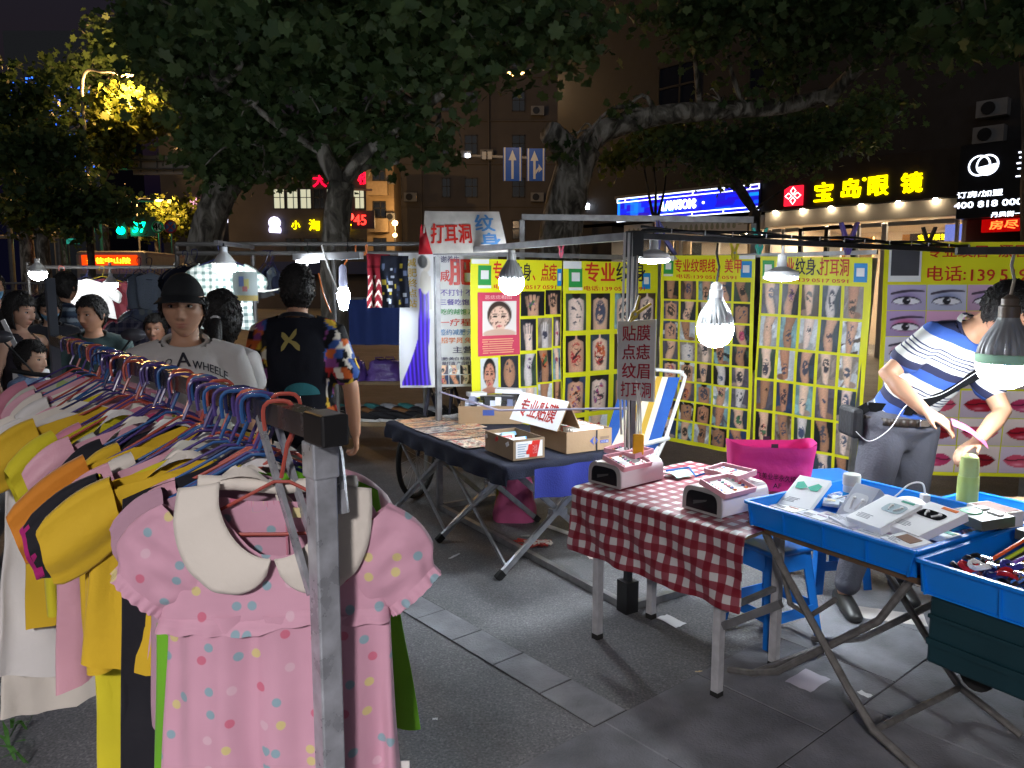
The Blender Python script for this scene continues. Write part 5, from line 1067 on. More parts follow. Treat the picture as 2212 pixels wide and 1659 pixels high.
# ---- things under / behind the tables
def slump_bag(name,label,c,w,d,h,mat,seed,cat='bag',flat=.0):
    o=thing(name,label,cat,tuple(c)); m=MB()
    def f(i,j):
        a=i*2*math.pi; t=j; rr_=(1-.30*t+.12*noise.noise(V((math.cos(a)*1.7,math.sin(a)*1.7,t*2.5+seed)))+.05*noise.noise(V((math.cos(a)*6,math.sin(a)*6,t*6+seed))))
        if t>.9: rr_*=1-(t-.9)*6*.5
        sx=abs(math.cos(a))**.6*math.copysign(1,math.cos(a)); sy=abs(math.sin(a))**.6*math.copysign(1,math.sin(a))
        return V(c)+V((sx*w/2*rr_,sy*d/2*rr_,h*t*(1+.1*noise.noise(V((sx*2,sy*2,seed))))))
    m.grid(f,36,16,wrap=True); m.add([V(c)+V((0,0,h*.92))],[]); obj('bag_body',m,mat,o,smooth='all')
    m=MB()
    for s in(-1,1): m.tube([V(c)+V((s*w*.12-w*.1,0,h*.93)),V(c)+V((s*w*.12-w*.1,.02*s,h*1.12)),V(c)+V((s*w*.12+w*.1,.02*s,h*1.12)),V(c)+V((s*w*.12+w*.1,0,h*.93))],.006,6)
    obj('handle',m,mat,o,smooth='all'); return o
slump_bag('pink_bag','slumped rose pink cloth bag on the ground under the folding table',V((.02,5.22,0)),.30,.26,.30,M('rose pink cloth',(.48,.09,.22),rough=.75,bump=.3,bscale=30),2)
slump_bag('yellow_bag','small yellow bag behind the pink bag under the table',V((-.02,5.42,0)),.22,.14,.42,M('yellow bag vinyl',(.6,.48,.03),rough=.4),4)
m=MB(); o=thing('red_string','tangle of red and white string lying on the ground inside the stall','string',(.05,4.62,0))
rs=random.Random(5); c=G(1145,1178); pts=[c+V((.13*math.sin(t*.9)*rs.uniform(.6,1.1),.07*math.cos(t*1.37)*rs.uniform(.5,1.1),.012+.008*rs.random())) for t in range(46)]; m.tube(pts,.006,5); obj('red_strand',m,M('red string',(.4,.05,.04),rough=.8),o,smooth=True)
m=MB(); pts=[c+V((.05+.1*math.sin(t*.8)*rs.uniform(.6,1.1),.05*math.cos(t*1.5)*rs.uniform(.5,1.1),.014+.008*rs.random())) for t in range(26)]; m.tube(pts,.006,5); obj('white_strand',m,M('white string',(.6,.55,.5),rough=.8),o,smooth=True)
def scrap(label,p,w,h,rz,col='#d8dadc',z=.004,name='paper_scrap'):
    o=thing(name,label,'paper',tuple(p),'litter on the ground'); m=MB(Tm(p,rz)); m.grid(lambda i,j:V(((i-.5)*w,(j-.5)*h,z+.006*noise.noise(V((i*3+w*90,j*3,rz))))),5,5); obj('sheet',m,M('scrap '+col,col,rough=.5),o,smooth='all')
scrap('white card lying on the asphalt beside the gingham table leg',G(1450,1343),.075,.13,R(35),z=.006)
scrap('white receipt on the slabs behind the tray table legs',G(1882,1360),.05,.07,R(20),z=.012)
scrap('pale flyer on the slabs under the tray table',G(1745,1475),.11,.16,R(-50),'#b9b4c0',z=.012)
scrap('large pale paper sheet on the ground beside the dark crate',G(1925,1335),.3,.14,R(-20),'#c9c2bd',z=.012)
scrap('thin pale strip on the asphalt before the folding table',G(982,1203),.10,.018,R(55),z=.006)
scrap('clear wrapper scrap on the ground inside the stall',G(1140,1160),.09,.03,R(5),'#8c8c88',z=.008)
scrap('tiny white scrap by the green dress hem',G(940,1555),.02,.012,0); scrap('cigarette end on the slab joint',G(1509,1456),.03,.008,R(10),'#c9b48c',.012,'cigarette_end'); scrap('orange and white tag under the gingham cloth',G(1275,1205),.03,.08,R(10),'#d8c8c0',.008)
scrap('flat white shard on the slabs near the tray table foot',G(1868,1505),.03,.05,R(30),z=.012)
# ================================================================== GINGHAM TABLE
e1=V((.62,-.785,0)).normalized(); e2=V((-e1.y,e1.x,0)); TG=FR(V((.286,3.462,0)),e1,e2,ZZ); gz=.69
gt=thing('gingham_table','small table with square white legs under the red gingham cloth','table',tuple(V((.55,3.2,0))))
m=MB(TG); m.box((.46,.41,gz-.012),(.90,.80,.02)); obj('table_top',m,M('brown board',(.2,.13,.08)),gt)
for x,y in((.145,.02),(.80,.03),(.15,.38),(.80,.42)):
    m=MB(TG); m.box((x,y,(gz-.02)/2+.012),(.034,.034,gz-.045)); lg=obj('leg',m,M('worn white leg',(.42,.42,.44),rough=.5,var=.2,scale=18),gt); m=MB(TG); m.box((x,y,.012),(.037,.037,.024)); obj('foot_cap',m,RUBBER,lg)
m=MB(TG); m.bar(V((.80,.03,.35)),V((.80,.40,.35)),.02,.02); m.bar(V((.82,.03,.30)),V((1.05,.05,.46)),.02,.03); obj('stretcher',m,STEEL,gt)
def gingham():
    m,nt,b=_new('red gingham'); N=nt.nodes; L=nt.links; uv=N.new('ShaderNodeUVMap'); sx=N.new('ShaderNodeSeparateXYZ'); L.new(uv.outputs[0],sx.inputs[0]); st=[]
    for k in(0,1):
        mu=N.new('ShaderNodeMath'); mu.operation='MULTIPLY'; mu.inputs[1].default_value=1/.066; L.new(sx.outputs[k],mu.inputs[0]); fr=N.new('ShaderNodeMath'); fr.operation='FRACT'; L.new(mu.outputs[0],fr.inputs[0]); g=N.new('ShaderNodeMath'); g.operation='GREATER_THAN'; g.inputs[1].default_value=.5; L.new(fr.outputs[0],g.inputs[0]); st.append(g)
    ad=N.new('ShaderNodeMath'); ad.operation='ADD'; L.new(st[0].outputs[0],ad.inputs[0]); L.new(st[1].outputs[0],ad.inputs[1]); h=N.new('ShaderNodeMath'); h.operation='MULTIPLY'; h.inputs[1].default_value=.5; L.new(ad.outputs[0],h.inputs[0])
    r=N.new('ShaderNodeValToRGB'); r.color_ramp.interpolation='CONSTANT'; e=r.color_ramp.elements; e[0].color=(.52,.50,.50,1); e[1].position=.75; e[1].color=(.17,.007,.018,1); q=e.new(.25); q.color=(.25,.055,.075,1)
    L.new(h.outputs[0],r.inputs[0]); L.new(r.outputs[0],b.inputs['Base Color']); b.inputs['Roughness'].default_value=.45; return m
cloth('gingham_cloth','red and white gingham cloth hanging over the front of the small table',TG,-.0,.93,-.0,.83,gz+.002,(.02,.0,.29,.0),gingham(),8,n=(90,90),amp=.010)
gz2=gz+.007
def nail_lamp(label,s,t,rz,w=.20,d=.30):
    TN=TG@Tm((s,t,gz2),rz); o=thing('nail_lamp',label,'nail lamp',tuple(TN@V((0,0,0))),'pink and white nail lamps')
    prof=[]; H_=.105
    for a in range(13):
        q=math.pi*a/12; prof.append((-w/2*math.copysign(abs(math.cos(q))**.35,math.cos(q)),.035+(H_-.035)*math.sin(q)**.8))
    prof=[(-w/2,0)]+prof+[(w/2,0)]
    m=MB(TN); m.poly([V((x,0,z_)) for x,z_ in prof],V((0,d,0))); obj('shell',m,M('pinkish white shell',(.70,.62,.64),rough=.3,var=.05),o,bevel=.006,smooth=True)
    m=MB(TN); m.poly([V((x,-.006,z_)) for x,z_ in prof],V((0,.005,0))); obj('front_rim',m,M('taupe rim',(.32,.30,.30),rough=.4),o)
    m=MB(TN); ip=[(x*.78,.012+(z_-.0)*.72) for x,z_ in prof]; m.poly([V((x,-.0085,z_)) for x,z_ in ip],V((0,.002,0))); op_=obj('opening',m,M('black opening',(.006,.006,.008),rough=.3),o)
    m=MB(TN); m.poly([V((-w*.2,-.010,.03)),V((w*.12,-.010,.052)),V((w*.14,-.010,.06)),V((-w*.2,-.010,.045))],V((0,.001,0))); obj('tube_inside',m,M('grey inside tube',(.08,.08,.08),rough=.3),op_)
    return o,TN
def sample_tray(label,TN,x,y,z_,w,d,tilt,seed,rz=0):
    T=TN@Tm((x,y,z_),rz)@Matrix.Rotation(tilt[1],4,'Y')@Matrix.Rotation(tilt[0],4,'X'); o=thing('nail_sample_tray',label,'sample tray',tuple(T@V((0,0,0))),'pink nail sample trays')
    m=MB(T); m.box((0,0,-.004),(w,d,.008)); obj('base',m,M('pink tray plastic',(.72,.36,.42),rough=.3,var=.04),o)
    m=MB(T)
    for c,s in(((0,-d/2,.006),(w+.004,.006,.022)),((0,d/2,.006),(w+.004,.006,.022)),((-w/2,0,.006),(.006,d-.006,.021)),((w/2,0,.006),(.006,d-.006,.021))): m.box(c,s)
    obj('rim',m,M('pink tray plastic',None),o); m=MB(T); m.box((0,0,.002),(w-.02,d-.02,.003)); obj('white_card',m,WHI,o)
    rr=random.Random(seed); cols=['#b03040','#3a4a9a','#c87030','#3a3a3a','#8a3a7a','#2a6a6a','#d06a8a']
    for i in range(6):
        m=MB(T); x0=-w/2+.02+i*(w-.04)/5.5
        for j in range(3): m.lathe([(.0065,0),(.005,.004),(.001,.005)],8,(0,0,0),Matrix.Translation(V((x0,-d/2+.025+j*(d-.05)/2,.004)))@Matrix.Diagonal((1,1.7,1,1)))
        tag(obj('nail_sample_row',m,M('nail '+cols[(i+seed)%7],cols[(i+seed)%7],rough=.2),o),kind='stuff')
o,TN=nail_lamp('white nail lamp with dark opening at the left end of the gingham cloth',.10,.10,R(2)); sample_tray('pink sample tray lying flat at the back of the left nail lamp',TN,-.035,.20,.125,.13,.19,(R(0),R(-4)),1,R(90)); sample_tray('pink sample tray tilted over the front of the left nail lamp',TN,.045,.10,.105,.13,.19,(R(0),R(16)),2)
o,TN=nail_lamp('white nail lamp with dark opening next to the blue tray',.65,.10,R(-2)); sample_tray('pink sample tray lying at the back of the right nail lamp',TN,-.04,.22,.125,.12,.17,(0,R(-4)),3,R(90)); sample_tray('pink sample tray tilted over the front of the right nail lamp',TN,.05,.09,.105,.13,.19,(0,R(16)),4)
# magenta tote
TBg=TG@Tm((.585,.66,gz2),R(45)); bg_=thing('magenta_tote','open magenta tote bag with black print on the gingham table','bag',tuple(TBg@V((0,0,0)))); w,d,h=.37,.16,.21
MAG=M('magenta woven bag',(.62,.03,.24),rough=.6,var=.06,bump=.15,bscale=25)
def ftote(i,j,ins=0):
    a=i*2*math.pi; sx=abs(math.cos(a))**.35*math.copysign(1,math.cos(a)); sy=abs(math.sin(a))**.5*math.copysign(1,math.sin(a)); k=.92+.12*j+.02*noise.noise(V((sx*2,sy*2,j*3)))
    return V((sx*(w/2-ins)*k,sy*(d/2-ins)*(k+.12*j)+.012*noise.noise(V((sx*3,1,j*4))),ins+(h-ins)*j*(1+.05*math.sin(a*2+1))))
m=MB(TBg); m.grid(ftote,40,12,wrap=True); m.grid(lambda i,j:ftote(1-i,j,.006),40,12,wrap=True); m.box((0,0,.004),(w*.88,d*.85,.006)); obj('bag_body',m,MAG,bg_,smooth='all')
for y in(-1,1):
    m=MB(TBg); m.grid(lambda i,j:V((-.015+.03*i,y*(d/2*1.06)+(.004 if y>0 else -.004),h*.80+.05*j)),1,2); obj('handle_tab',m,M('dark bag strap',(.05,.03,.05),rough=.7),bg_)
m=MB(TBg); write(m,'一飞美业半永久培训机构',-.10,.055,.030,lambda u,v,o:V((u,-d/2*(.96+.25*v/h)-.008,v-.12*u)),w=.27,bold=.01); write(m,'AF',.0,.018,.022,lambda u,v,o:V((u,-d/2*.98-.008,v)),bold=.01); obj('printed_text',m,BLKI,bg_)
cbl=thing('blue_cable','blue plastic cord and green leaflet behind the left nail lamp','cord',tuple(TG@V((.25,.5,gz)))); m=MB(TG); m.tube([V((.12,.50,gz2+.012)),V((.22,.55,gz2+.04)),V((.30,.50,gz2+.02)),V((.36,.55,gz2+.05)),V((.40,.47,gz2+.01))],.005,6); obj('cord',m,M('blue cord',(.03,.2,.6)),cbl,smooth=True); m=MB(TG); m.grid(lambda i,j:V((.14+.10*i,.44+.12*j,gz2+.004+.02*math.sin(i*3))),6,3); obj('leaflet',m,M('mint leaflet',(.3,.6,.5)),cbl,smooth='all')
# ================================================================== TRAY TABLE
TX=-VX; TT1=FR(V((.90,2.86,0)),TX,UX,ZZ); trz=.705
pt=thing('tray_table','thin wooden table on bent steel tube legs under the blue trays','table',tuple(V((1.2,2.8,0))))
m=MB(TT1); m.box((.40,.36,trz-.02),(.86,.66,.022)); obj('table_top',m,M('dark wood edge',(.12,.07,.04),rough=.6,var=.3,scale=20),pt)
tubd=M('grey bent tube',(.22,.21,.20),rough=.4,metal=.5,var=.25,scale=30)
for y in(.06,.60):
    m=MB(TT1); m.tube([V((.02,y,.69)),V((.12,y,.56)),V((.42,y+.01,.20)),V((.52,y+.01,.10)),V((.74,y+.01,.02))],.014,8); obj('leg',m,tubd,pt,smooth=True)
    m=MB(TT1); m.tube([V((.62,y+.03,.69)),V((.50,y+.03,.48)),V((.10,y+.03,.12)),V((-.02,y+.03,.06)),V((-.14,y+.03,.02))],.014,8); obj('leg',m,tubd,pt,smooth=True)
m=MB(TT1); m.tube([V((-.02,.08,.06)),V((-.02,.63,.06))],.012,8); m.tube([V((.52,.06,.10)),V((.52,.61,.10))],.012,8); obj('cross_tube',m,tubd,pt)
m=MB(TT1); m.tube([V((.10,.07,.60)),V((.16,.07,.42)),V((.24,.08,.40)),V((.34,.08,.50))],.010,8); obj('brace',m,tubd,pt,smooth=True)
BLUE=M('bright blue tray plastic',(.004,.20,.72),rough=.32,var=.04,spec=.5)
def tray(name,label,T,x0,x1,y0,y1,z0,h,par=None):
    o=thing(name,label,'tray',tuple(T@V(((x0+x1)/2,(y0+y1)/2,z0))),'blue plastic goods trays'); t=.006; fl=.012
    m=MB(T); m.box(((x0+x1)/2,(y0+y1)/2,z0+.003),(x1-x0-.02,y1-y0-.02,.006)); obj('bottom',m,BLUE,o)
    def wall(a,b,n):
        a,b,n=V(a),V(b),V(n); m=MB(T); ai,bi=a-n*.016,b-n*.016
        vs=[ai,bi,b+V((0,0,h)),a+V((0,0,h))]; vs+= [p-n*t for p in vs]; 
        m.add(vs,[(0,1,2,3),(7,6,5,4),(0,4,5,1),(1,5,6,2),(2,6,7,3),(3,7,4,0)]); w_=obj('wall',m,BLUE,o)
        r=MB(T); d=(b-a).normalized(); r.bar(a+V((0,0,h+.003))+n*.004-d*.006,b+V((0,0,h+.003))+n*.004+d*.006,.02,.012); obj('rim',r,BLUE,w_,bevel=.003)
        for q in range(1,4): r=MB(T); p=a.lerp(b,q/4); r.bar(p-n*.012+n*.004+V((0,0,.004)),p+n*.003+V((0,0,h-.006)),.004,.008); obj('rib',r,BLUE,w_)
    z=V((0,0,z0)); wall(V((x0,y0,z0)),V((x1,y0,z0)),V((0,-1,0))); wall(V((x1,y0,z0)),V((x1,y1,z0)),V((1,0,0))); wall(V((x1,y1,z0)),V((x0,y1,z0)),V((0,1,0))); wall(V((x0,y1,z0)),V((x0,y0,z0)),V((-1,0,0)))
    return o
tray('goods_tray','blue plastic tray of boxed earphones on the tube-legged table',TT1,.0,.66,.0,.66,trz-.006,.085)
tray('goods_tray','blue plastic tray heaped with coloured charging cables at the right edge',TT1,.69,1.62,-.02,.62,trz-.035,.10)
tray('goods_tray','blue plastic tray behind the earphone tray, beside the thermos',TT1,.30,.92,.70,1.02,trz-.02,.06)
# goods
iz=trz+.045
def goods_box(label,x,y,z_,w,d,h,rz,rx,col='#eceef2',window=None,accent=None,wcol='#d5dbe2',buds=False,name='earphone_box',ry=0):
    T=TT1@Tm((x,y,z_),rz)@Matrix.Rotation(rx,4,'X')@Matrix.Rotation(ry,4,'Y'); o=thing(name,label,'box',tuple(T@V((0,0,0))),'boxed phone accessories')
    m=MB(T); m.box((0,0,h/2),(w,d,h)); obj('carton',m,M('goods '+col,col,rough=.3,var=.03),o,bevel=.002)
    if window:
        cx,cy,ww,hh=window; m=MB(T); pts=[]
        for a in range(16):
            q=a*math.pi/8; pts.append(V((cx+ww/2*math.copysign(abs(math.cos(q))**.5,math.cos(q)),cy+hh/2*math.copysign(abs(math.sin(q))**.5,math.sin(q)),h+.0008)))
        m.poly(pts,V((0,0,.0008))); wn_=obj('window',m,M('window '+wcol,wcol,rough=.15,spec=.7),o)
        m=MB(T)
        for sx in(-1,1): m.tube([V((cx+sx*ww*.25,cy+hh*.2,h+.003)),V((cx+sx*ww*.2,cy-.1*hh,h+.004)),V((cx+sx*ww*.12,cy-hh*.3,h+.003))],.003,5); m.lathe([(.007,0),(.006,.004),(.001,.006)],8,(cx+sx*ww*.25,cy+hh*.22,h+.0016))
        obj('earphones',m,WHITEP,wn_,smooth=True)
    if accent:
        c,cx,cy,ww,hh=accent; m=MB(T); m.box((cx,cy,h+.0009),(ww,hh,.0014)); obj('printed_panel',m,M('accent '+c,c,rough=.3),o)
    m=MB(T)
    for k in range(4): m.box((-w*.2+rng.uniform(-.01,.01),-d*.36+k*.008,h+.0007),(w*.35,.0025,.001))
    obj('small_print',m,M('grey small print',(.45,.47,.52)),o)
    return o
o=goods_box('white box with mint green bow print in the left corner of the tray',.06,.26,iz+.035,.13,.20,.02,R(12),R(24))
T=TT1@Tm((.06,.26,iz+.035),R(12))@Matrix.Rotation(R(24),4,'X'); m=MB(T)
for s in(-1,1): m.poly([V((0,.03,.0215)),V((s*.03,.062,.0215)),V((s*.05,.05,.0215)),V((s*.045,.015,.0215)),V((s*.02,.012,.0215))],V((0,0,.001)))
obj('green_bow',m,M('mint print',(.08,.5,.36),rough=.3),o)
goods_box('clear boxed wired earphones standing tilted in the middle of the earphone tray',.26,.33,iz+.03,.11,.15,.035,R(-8),R(48),'#aeb4c4',(0,-.01,.08,.09),None,'#dfe3ea')
goods_box('white earphone box with rounded window at the front of the tray',.42,.22,iz+.045,.15,.20,.03,R(-10),R(18),'#eff1f4',(.02,.03,.08,.06),('#4aa68c',.03,.085,.05,.01),'#b9cbd3')
goods_box('white earphone box with black window and orange tag at the right of the tray',.555,.24,iz+.05,.15,.21,.03,R(-14),R(16),'#f0f0f2',(.0,.03,.10,.05),('#d8702a',.02,.09,.06,.014),'#17181c')
goods_box('small white box with a brown picture at the near corner of the earphone tray',.585,.08,iz+.02,.12,.10,.02,R(-20),R(8),'#e9ebee',None,('#8a6a58',0,.01,.07,.045))
goods_box('clear plastic pack lying between the earphone boxes',.33,.16,iz+.015,.13,.10,.012,R(-25),R(4),'#c9ccd6')
for i in range(4):
    for j in range(2): goods_box('flat pale leaflet box, %s from left in the %s row of the tray'%(ORD[i],['front','second'][j]),.075+i*.125,.055+j*.085,iz-.0+.002*i,.115,.075,.012,R(rng.uniform(-6,6)),0,['#dfe6ea','#e8ebe8','#e2e6ee','#ebe6ea'][(i+j)%4],None,(['#7fb8a4','#c98a7a','#8aa7c9','#b8a0c0'][(i*2+j)%4],.02,.01,.04,.008),name='leaflet_box')
o=thing('mouse_pack','clear blister pack holding a white mouse behind the earphone boxes','blister pack',tuple(TT1@V((.36,.46,iz)))); m=MB(TT1); m.lathe([(.055,0),(.052,.02),(.035,.035),(.002,.04)],20,(0,0,0),Matrix.Translation(V((.36,.46,iz+.03)))@Matrix.Diagonal((1,1.4,1,1))); obj('mouse',m,WHITEP,o,smooth=True); m=MB(TT1); m.box((.36,.46,iz+.016),(.20,.20,.004),Tm((0,0,0))); obj('card_back',m,M('silver blister card',(.5,.55,.65),rough=.2),o)
goods_box('flat sky blue box behind the white earphone boxes',.50,.46,iz+.0,.12,.10,.03,R(-15),0,'#3aa0d8')
goods_box('black and white gadget box standing on the rear tray rim',.62,.55,iz+.03,.14,.10,.055,R(-12),0,'#e6ded8',None,('#8c4a3a',0,0,.12,.08)); 
for i,(x,y) in enumerate(((.64,.42),(.82,.50))):
    o=goods_box(['smoky clear box of green earphones on the right rim of the earphone tray','smoky clear box of green earphones at the back of the cable tray'][i],x,y,iz+.055-.03*i,.15,.13,.035,R(-20+10*i),R(4),'#55584e'); T=TT1@Tm((x,y,iz+.055-.03*i),R(-20+10*i))@Matrix.Rotation(R(4),4,'X'); m=MB(T); m.lathe([(.035,0),(.032,.004),(.02,.005)],18,(-.02,-.02,.036)); obj('green_case',m,M('green earphone case',(.22,.62,.34),rough=.3),o); m=MB(T); m.box((.03,.03,.038),(.05,.02,.006)); m.box((-.03,.035,.038),(.03,.03,.006)); obj('white_parts',m,WHITEP,o)
goods_box('tall white cable box with purple foot at the right edge',1.02,.28,iz+.05,.16,.26,.03,R(-8),R(20),'#e4e4ea',(0,.03,.07,.12),('#5a3fa0',0,-.11,.15,.03),'#c9ccd4',name='cable_box')
cols=['#d8582a','#b9d23a','#7a4ab0','#e08a3a','#c9a05a','#d03030','#d8c23a','#e8702a']
for i in range(10):
    c=cols[i%8]; x0=.78+.025*i+rng.uniform(-.01,.01); p0=V((x0,.14+.02*(i%3),iz+.0)); p1=V((x0+.10+.02*(i%4),.40+.02*(i%3),iz+.09+.01*(i%2))); mid=p0.lerp(p1,.6)+V((0,0,.03))
    o=thing('charging_cable','%s flat charging cable, %s of the fan of cables in the right-hand tray'%({'#d8582a':'orange','#b9d23a':'lime','#7a4ab0':'purple','#e08a3a':'amber','#c9a05a':'tan','#d03030':'red','#d8c23a':'yellow','#e8702a':'bright orange'}[c],ORD[i]),'cable',tuple(TT1@p0),'charging cables in the tray'); m=MB(TT1); m.tube([p0,mid,p1],.006,6); obj('cable',m,M('cable '+c,c,rough=.4),o,smooth=True); m=MB(TT1); d=(p0-mid).normalized(); m.bar(p0+d*.035,p0,.016,.009); obj('plug',m,M('chrome plug',(.6,.6,.62),rough=.2,metal=.8),o)
for i in range(9):
    c=['#1a1a1e','#c92a30','#e8e8e8','#26306a','#b82028','#222226','#d8d8dc','#1c1c20','#3a3a90'][i]; p=V((.76+.03*(i%5)+.02*(i//5),.07+.035*(i//3)+rng.uniform(-.01,.01),iz+.004+.012*(i%3)))
    o=thing('coiled_cable','%s coiled cable, %s in the heap at the front of the right-hand tray'%(['black','red','white','navy','dark red','charcoal','pale','jet black','violet'][i],ORD[i]),'cable',tuple(TT1@p),'coiled cables in the tray'); m=MB(TT1)
    for k in range(3): m.tube([p+V(((.03-.004*k)*math.cos(a),(.022)*math.sin(a),.004*k+.006*math.sin(a*2+i))) for a in [q*math.pi/6 for q in range(12)]],.0035,5,closed=True)
    obj('coil',m,M('coil '+c,c,rough=.4),o,smooth=True); m=MB(TT1); m.box(p+V((.032,.01,.012)),(.03,.012,.008)); obj('plug',m,M('chrome plug',(.6,.6,.62)),o)
for i,(x,y,w_,d_,h_,c,n) in enumerate(((.14,.44,.13,.09,.03,'#d9dde4','pale grey'),(.12,.56,.15,.08,.045,'#e9eaec','tall white'),(.28,.56,.12,.09,.03,'#7fb2d8','light blue'),(.44,.58,.11,.07,.04,'#2c2d33','charcoal'),(.56,.36,.10,.07,.025,'#dfe3e0','off-white'),(.20,.20,.10,.13,.016,'#f0f2f4','thin white'))):
    goods_box('%s accessory box in the back half of the earphone tray'%n if i<4 else '%s accessory box among the earphone boxes'%n,x,y,iz-.02,w_,d_,h_,R(rng.uniform(-18,18)),R(rng.uniform(0,6)),c,None,(['#c0504a','#3a7ab0','#e8e8e8','#c9c04a','#5aa08a','#8a6ab0'][i],.0,.01,w_*.5,d_*.3),name='accessory_box')
pc_=['#e8eaec','#b9c2cc','#c94f46','#3f7fb8','#e2d6a8','#4b4f58','#8fc0a8','#d8a0b4']; pn_=['white','silver','red','blue','cream','slate','mint','pink']
for i in range(16):
    x=.05+.036*i+rng.uniform(-.01,.01); y=[.50,.40,.58,.46][i%4]+rng.uniform(-.03,.03); goods_box('small %s packet, %s from the left among the packets at the back of the tray'%(pn_[i%8],ORD[i]),x,y,iz-.012+.004*(i%3),.06+.02*rng.random(),.05+.03*rng.random(),.014,R(rng.uniform(-60,60)),R(rng.uniform(-6,10)),pc_[i%8],None,(pc_[(i+3)%8],0,.005,.03,.015),name='small_packet')
for i in range(12):
    x=.74+.07*i+rng.uniform(-.02,.02); y=[.14,.26,.38,.48][i%4]+rng.uniform(-.03,.03); goods_box('small %s cable packet, %s from the left in the cable tray'%(pn_[(i+2)%8],ORD[i]),x,y,iz-.05+.01*(i%3),.08,.05+.03*rng.random(),.016,R(rng.uniform(-60,60)),R(rng.uniform(-10,14)),pc_[(i+2)%8],None,(pc_[(i+5)%8],0,.005,.04,.02),name='cable_packet')
# thermos, bottle, plug
o=thing('thermos_flask','pale lime thermos flask standing behind the trays','thermos',tuple(V((1.755,2.912,.72)))); c=V((1.78,2.93,.70)); m=MB(); m.lathe([(.036,0),(.038,.01),(.038,.16),(.036,.17)],24,c); obj('body',m,M('lime flask',(.50,.62,.16),rough=.3,var=.04),o,smooth=True); m=MB(); m.lathe([(.0345,.168),(.034,.22),(.030,.245),(.018,.256),(.001,.258)],24,c); obj('cup_lid',m,M('pale lime lid',(.55,.66,.24),rough=.3),o,smooth=True)
o=thing('water_bottle','squat bottle of blue liquid with a clear cap at the back of the trays','bottle',(1.36,3.03,.72)); c=V((1.37,3.03,.715)); m=MB(); m.lathe([(.030,0),(.032,.008),(.032,.06),(.030,.065)],20,c); obj('body',m,M('blue liquid bottle',(.03,.32,.75),rough=.1,spec=.7),o,smooth=True); m=MB(); m.lathe([(.0315,.066),(.032,.085),(.028,.095)],20,c); obj('neck',m,M('clear neck',(.55,.66,.75),rough=.1),o,smooth=True); m=MB(); m.lathe([(.034,.094),(.035,.13),(.032,.138),(.001,.139)],20,c); obj('cap',m,M('clear cap',(.62,.64,.62),rough=.2),o,smooth=True)
o=thing('charger_plug','white plug charger with its cable at the back of the trays','charger',(1.62,2.95,.72)); m=MB(); m.box((1.62,2.93,.745),(.10,.05,.04)); m.box((1.615,2.93,.78),(.03,.03,.035)); obj('socket_block',m,WHITEP,o,bevel=.004); m=MB(); limb(m,[V((1.615,2.93,.797)),V((1.60,2.93,.84)),V((1.56,2.95,.83)),V((1.52,3.0,.76)),V((1.45,3.05,.735))],.0035,.0035,1,6); limb(m,[V((1.30,3.0,.76)),V((1.36,2.95,.79)),V((1.44,2.86,.79)),V((1.52,2.80,.76))],.0035,.0035,1,6); obj('cable',m,WHITEP,o,smooth=True)
# cardboard area at the far right with bag
rt=thing('side_table','brown cardboard covered side table at the right edge','table',(2.25,2.95,0)); m=MB(); m.box((2.28,2.93,.69),(.85,.62,.02),Tm((0,0,0))); obj('table_top',m,CARD,rt)
for x,y in((1.92,2.68),(2.64,2.68),(1.92,3.18),(2.64,3.18)): m=MB(); m.box((x,y,.34),(.03,.03,.68)); obj('leg',m,STEEL,rt)
bxr=carton('cardboard_box','tall open carton at the right edge behind the thermos',Tm((2.52,3.22,.702),R(20)),.34,.3,.26); rt2=MB()
slump_bag('white_bag','crumpled white plastic bag at the right edge of the side table',V((2.10,2.83,.702)),.26,.2,.17,M('white crumpled plastic',(.7,.68,.76),rough=.3,bump=.4,bscale=25),7)
# dark crate under the cable tray
ck=thing('storage_crate','dark teal crate with castor slung under the cable tray','crate',tuple(TT1@V((1.2,.3,0)))); m=MB(TT1); m.box((1.19,.30,.555),(.96,.58,.215)); obj('body',m,M('dark teal plastic',(.008,.035,.045),rough=.45),ck,bevel=.01)
m=MB(TT1); m.box((1.19,.006,.52),(.955,.012,.02)); m.box((1.19,.0065,.60),(.955,.01,.012)); obj('seam',m,M('dark teal plastic',None),ck)
m=MB(TT1); m.lathe([(.05,-.015),(.05,.015)],16,(0,0,0),Tm((.80,.15,.405),ry=0,rx=R(90))); obj('castor',m,RUBBER,ck)
m=MB(TT1)
for y in(.08,.5): m.tube([V((1.3,y,.45)),V((1.55,y,.02))],.014,8); m.tube([V((1.62,y,.45)),V((1.2,y,.02))],.014,8)
obj('leg',m,tubd,ck)
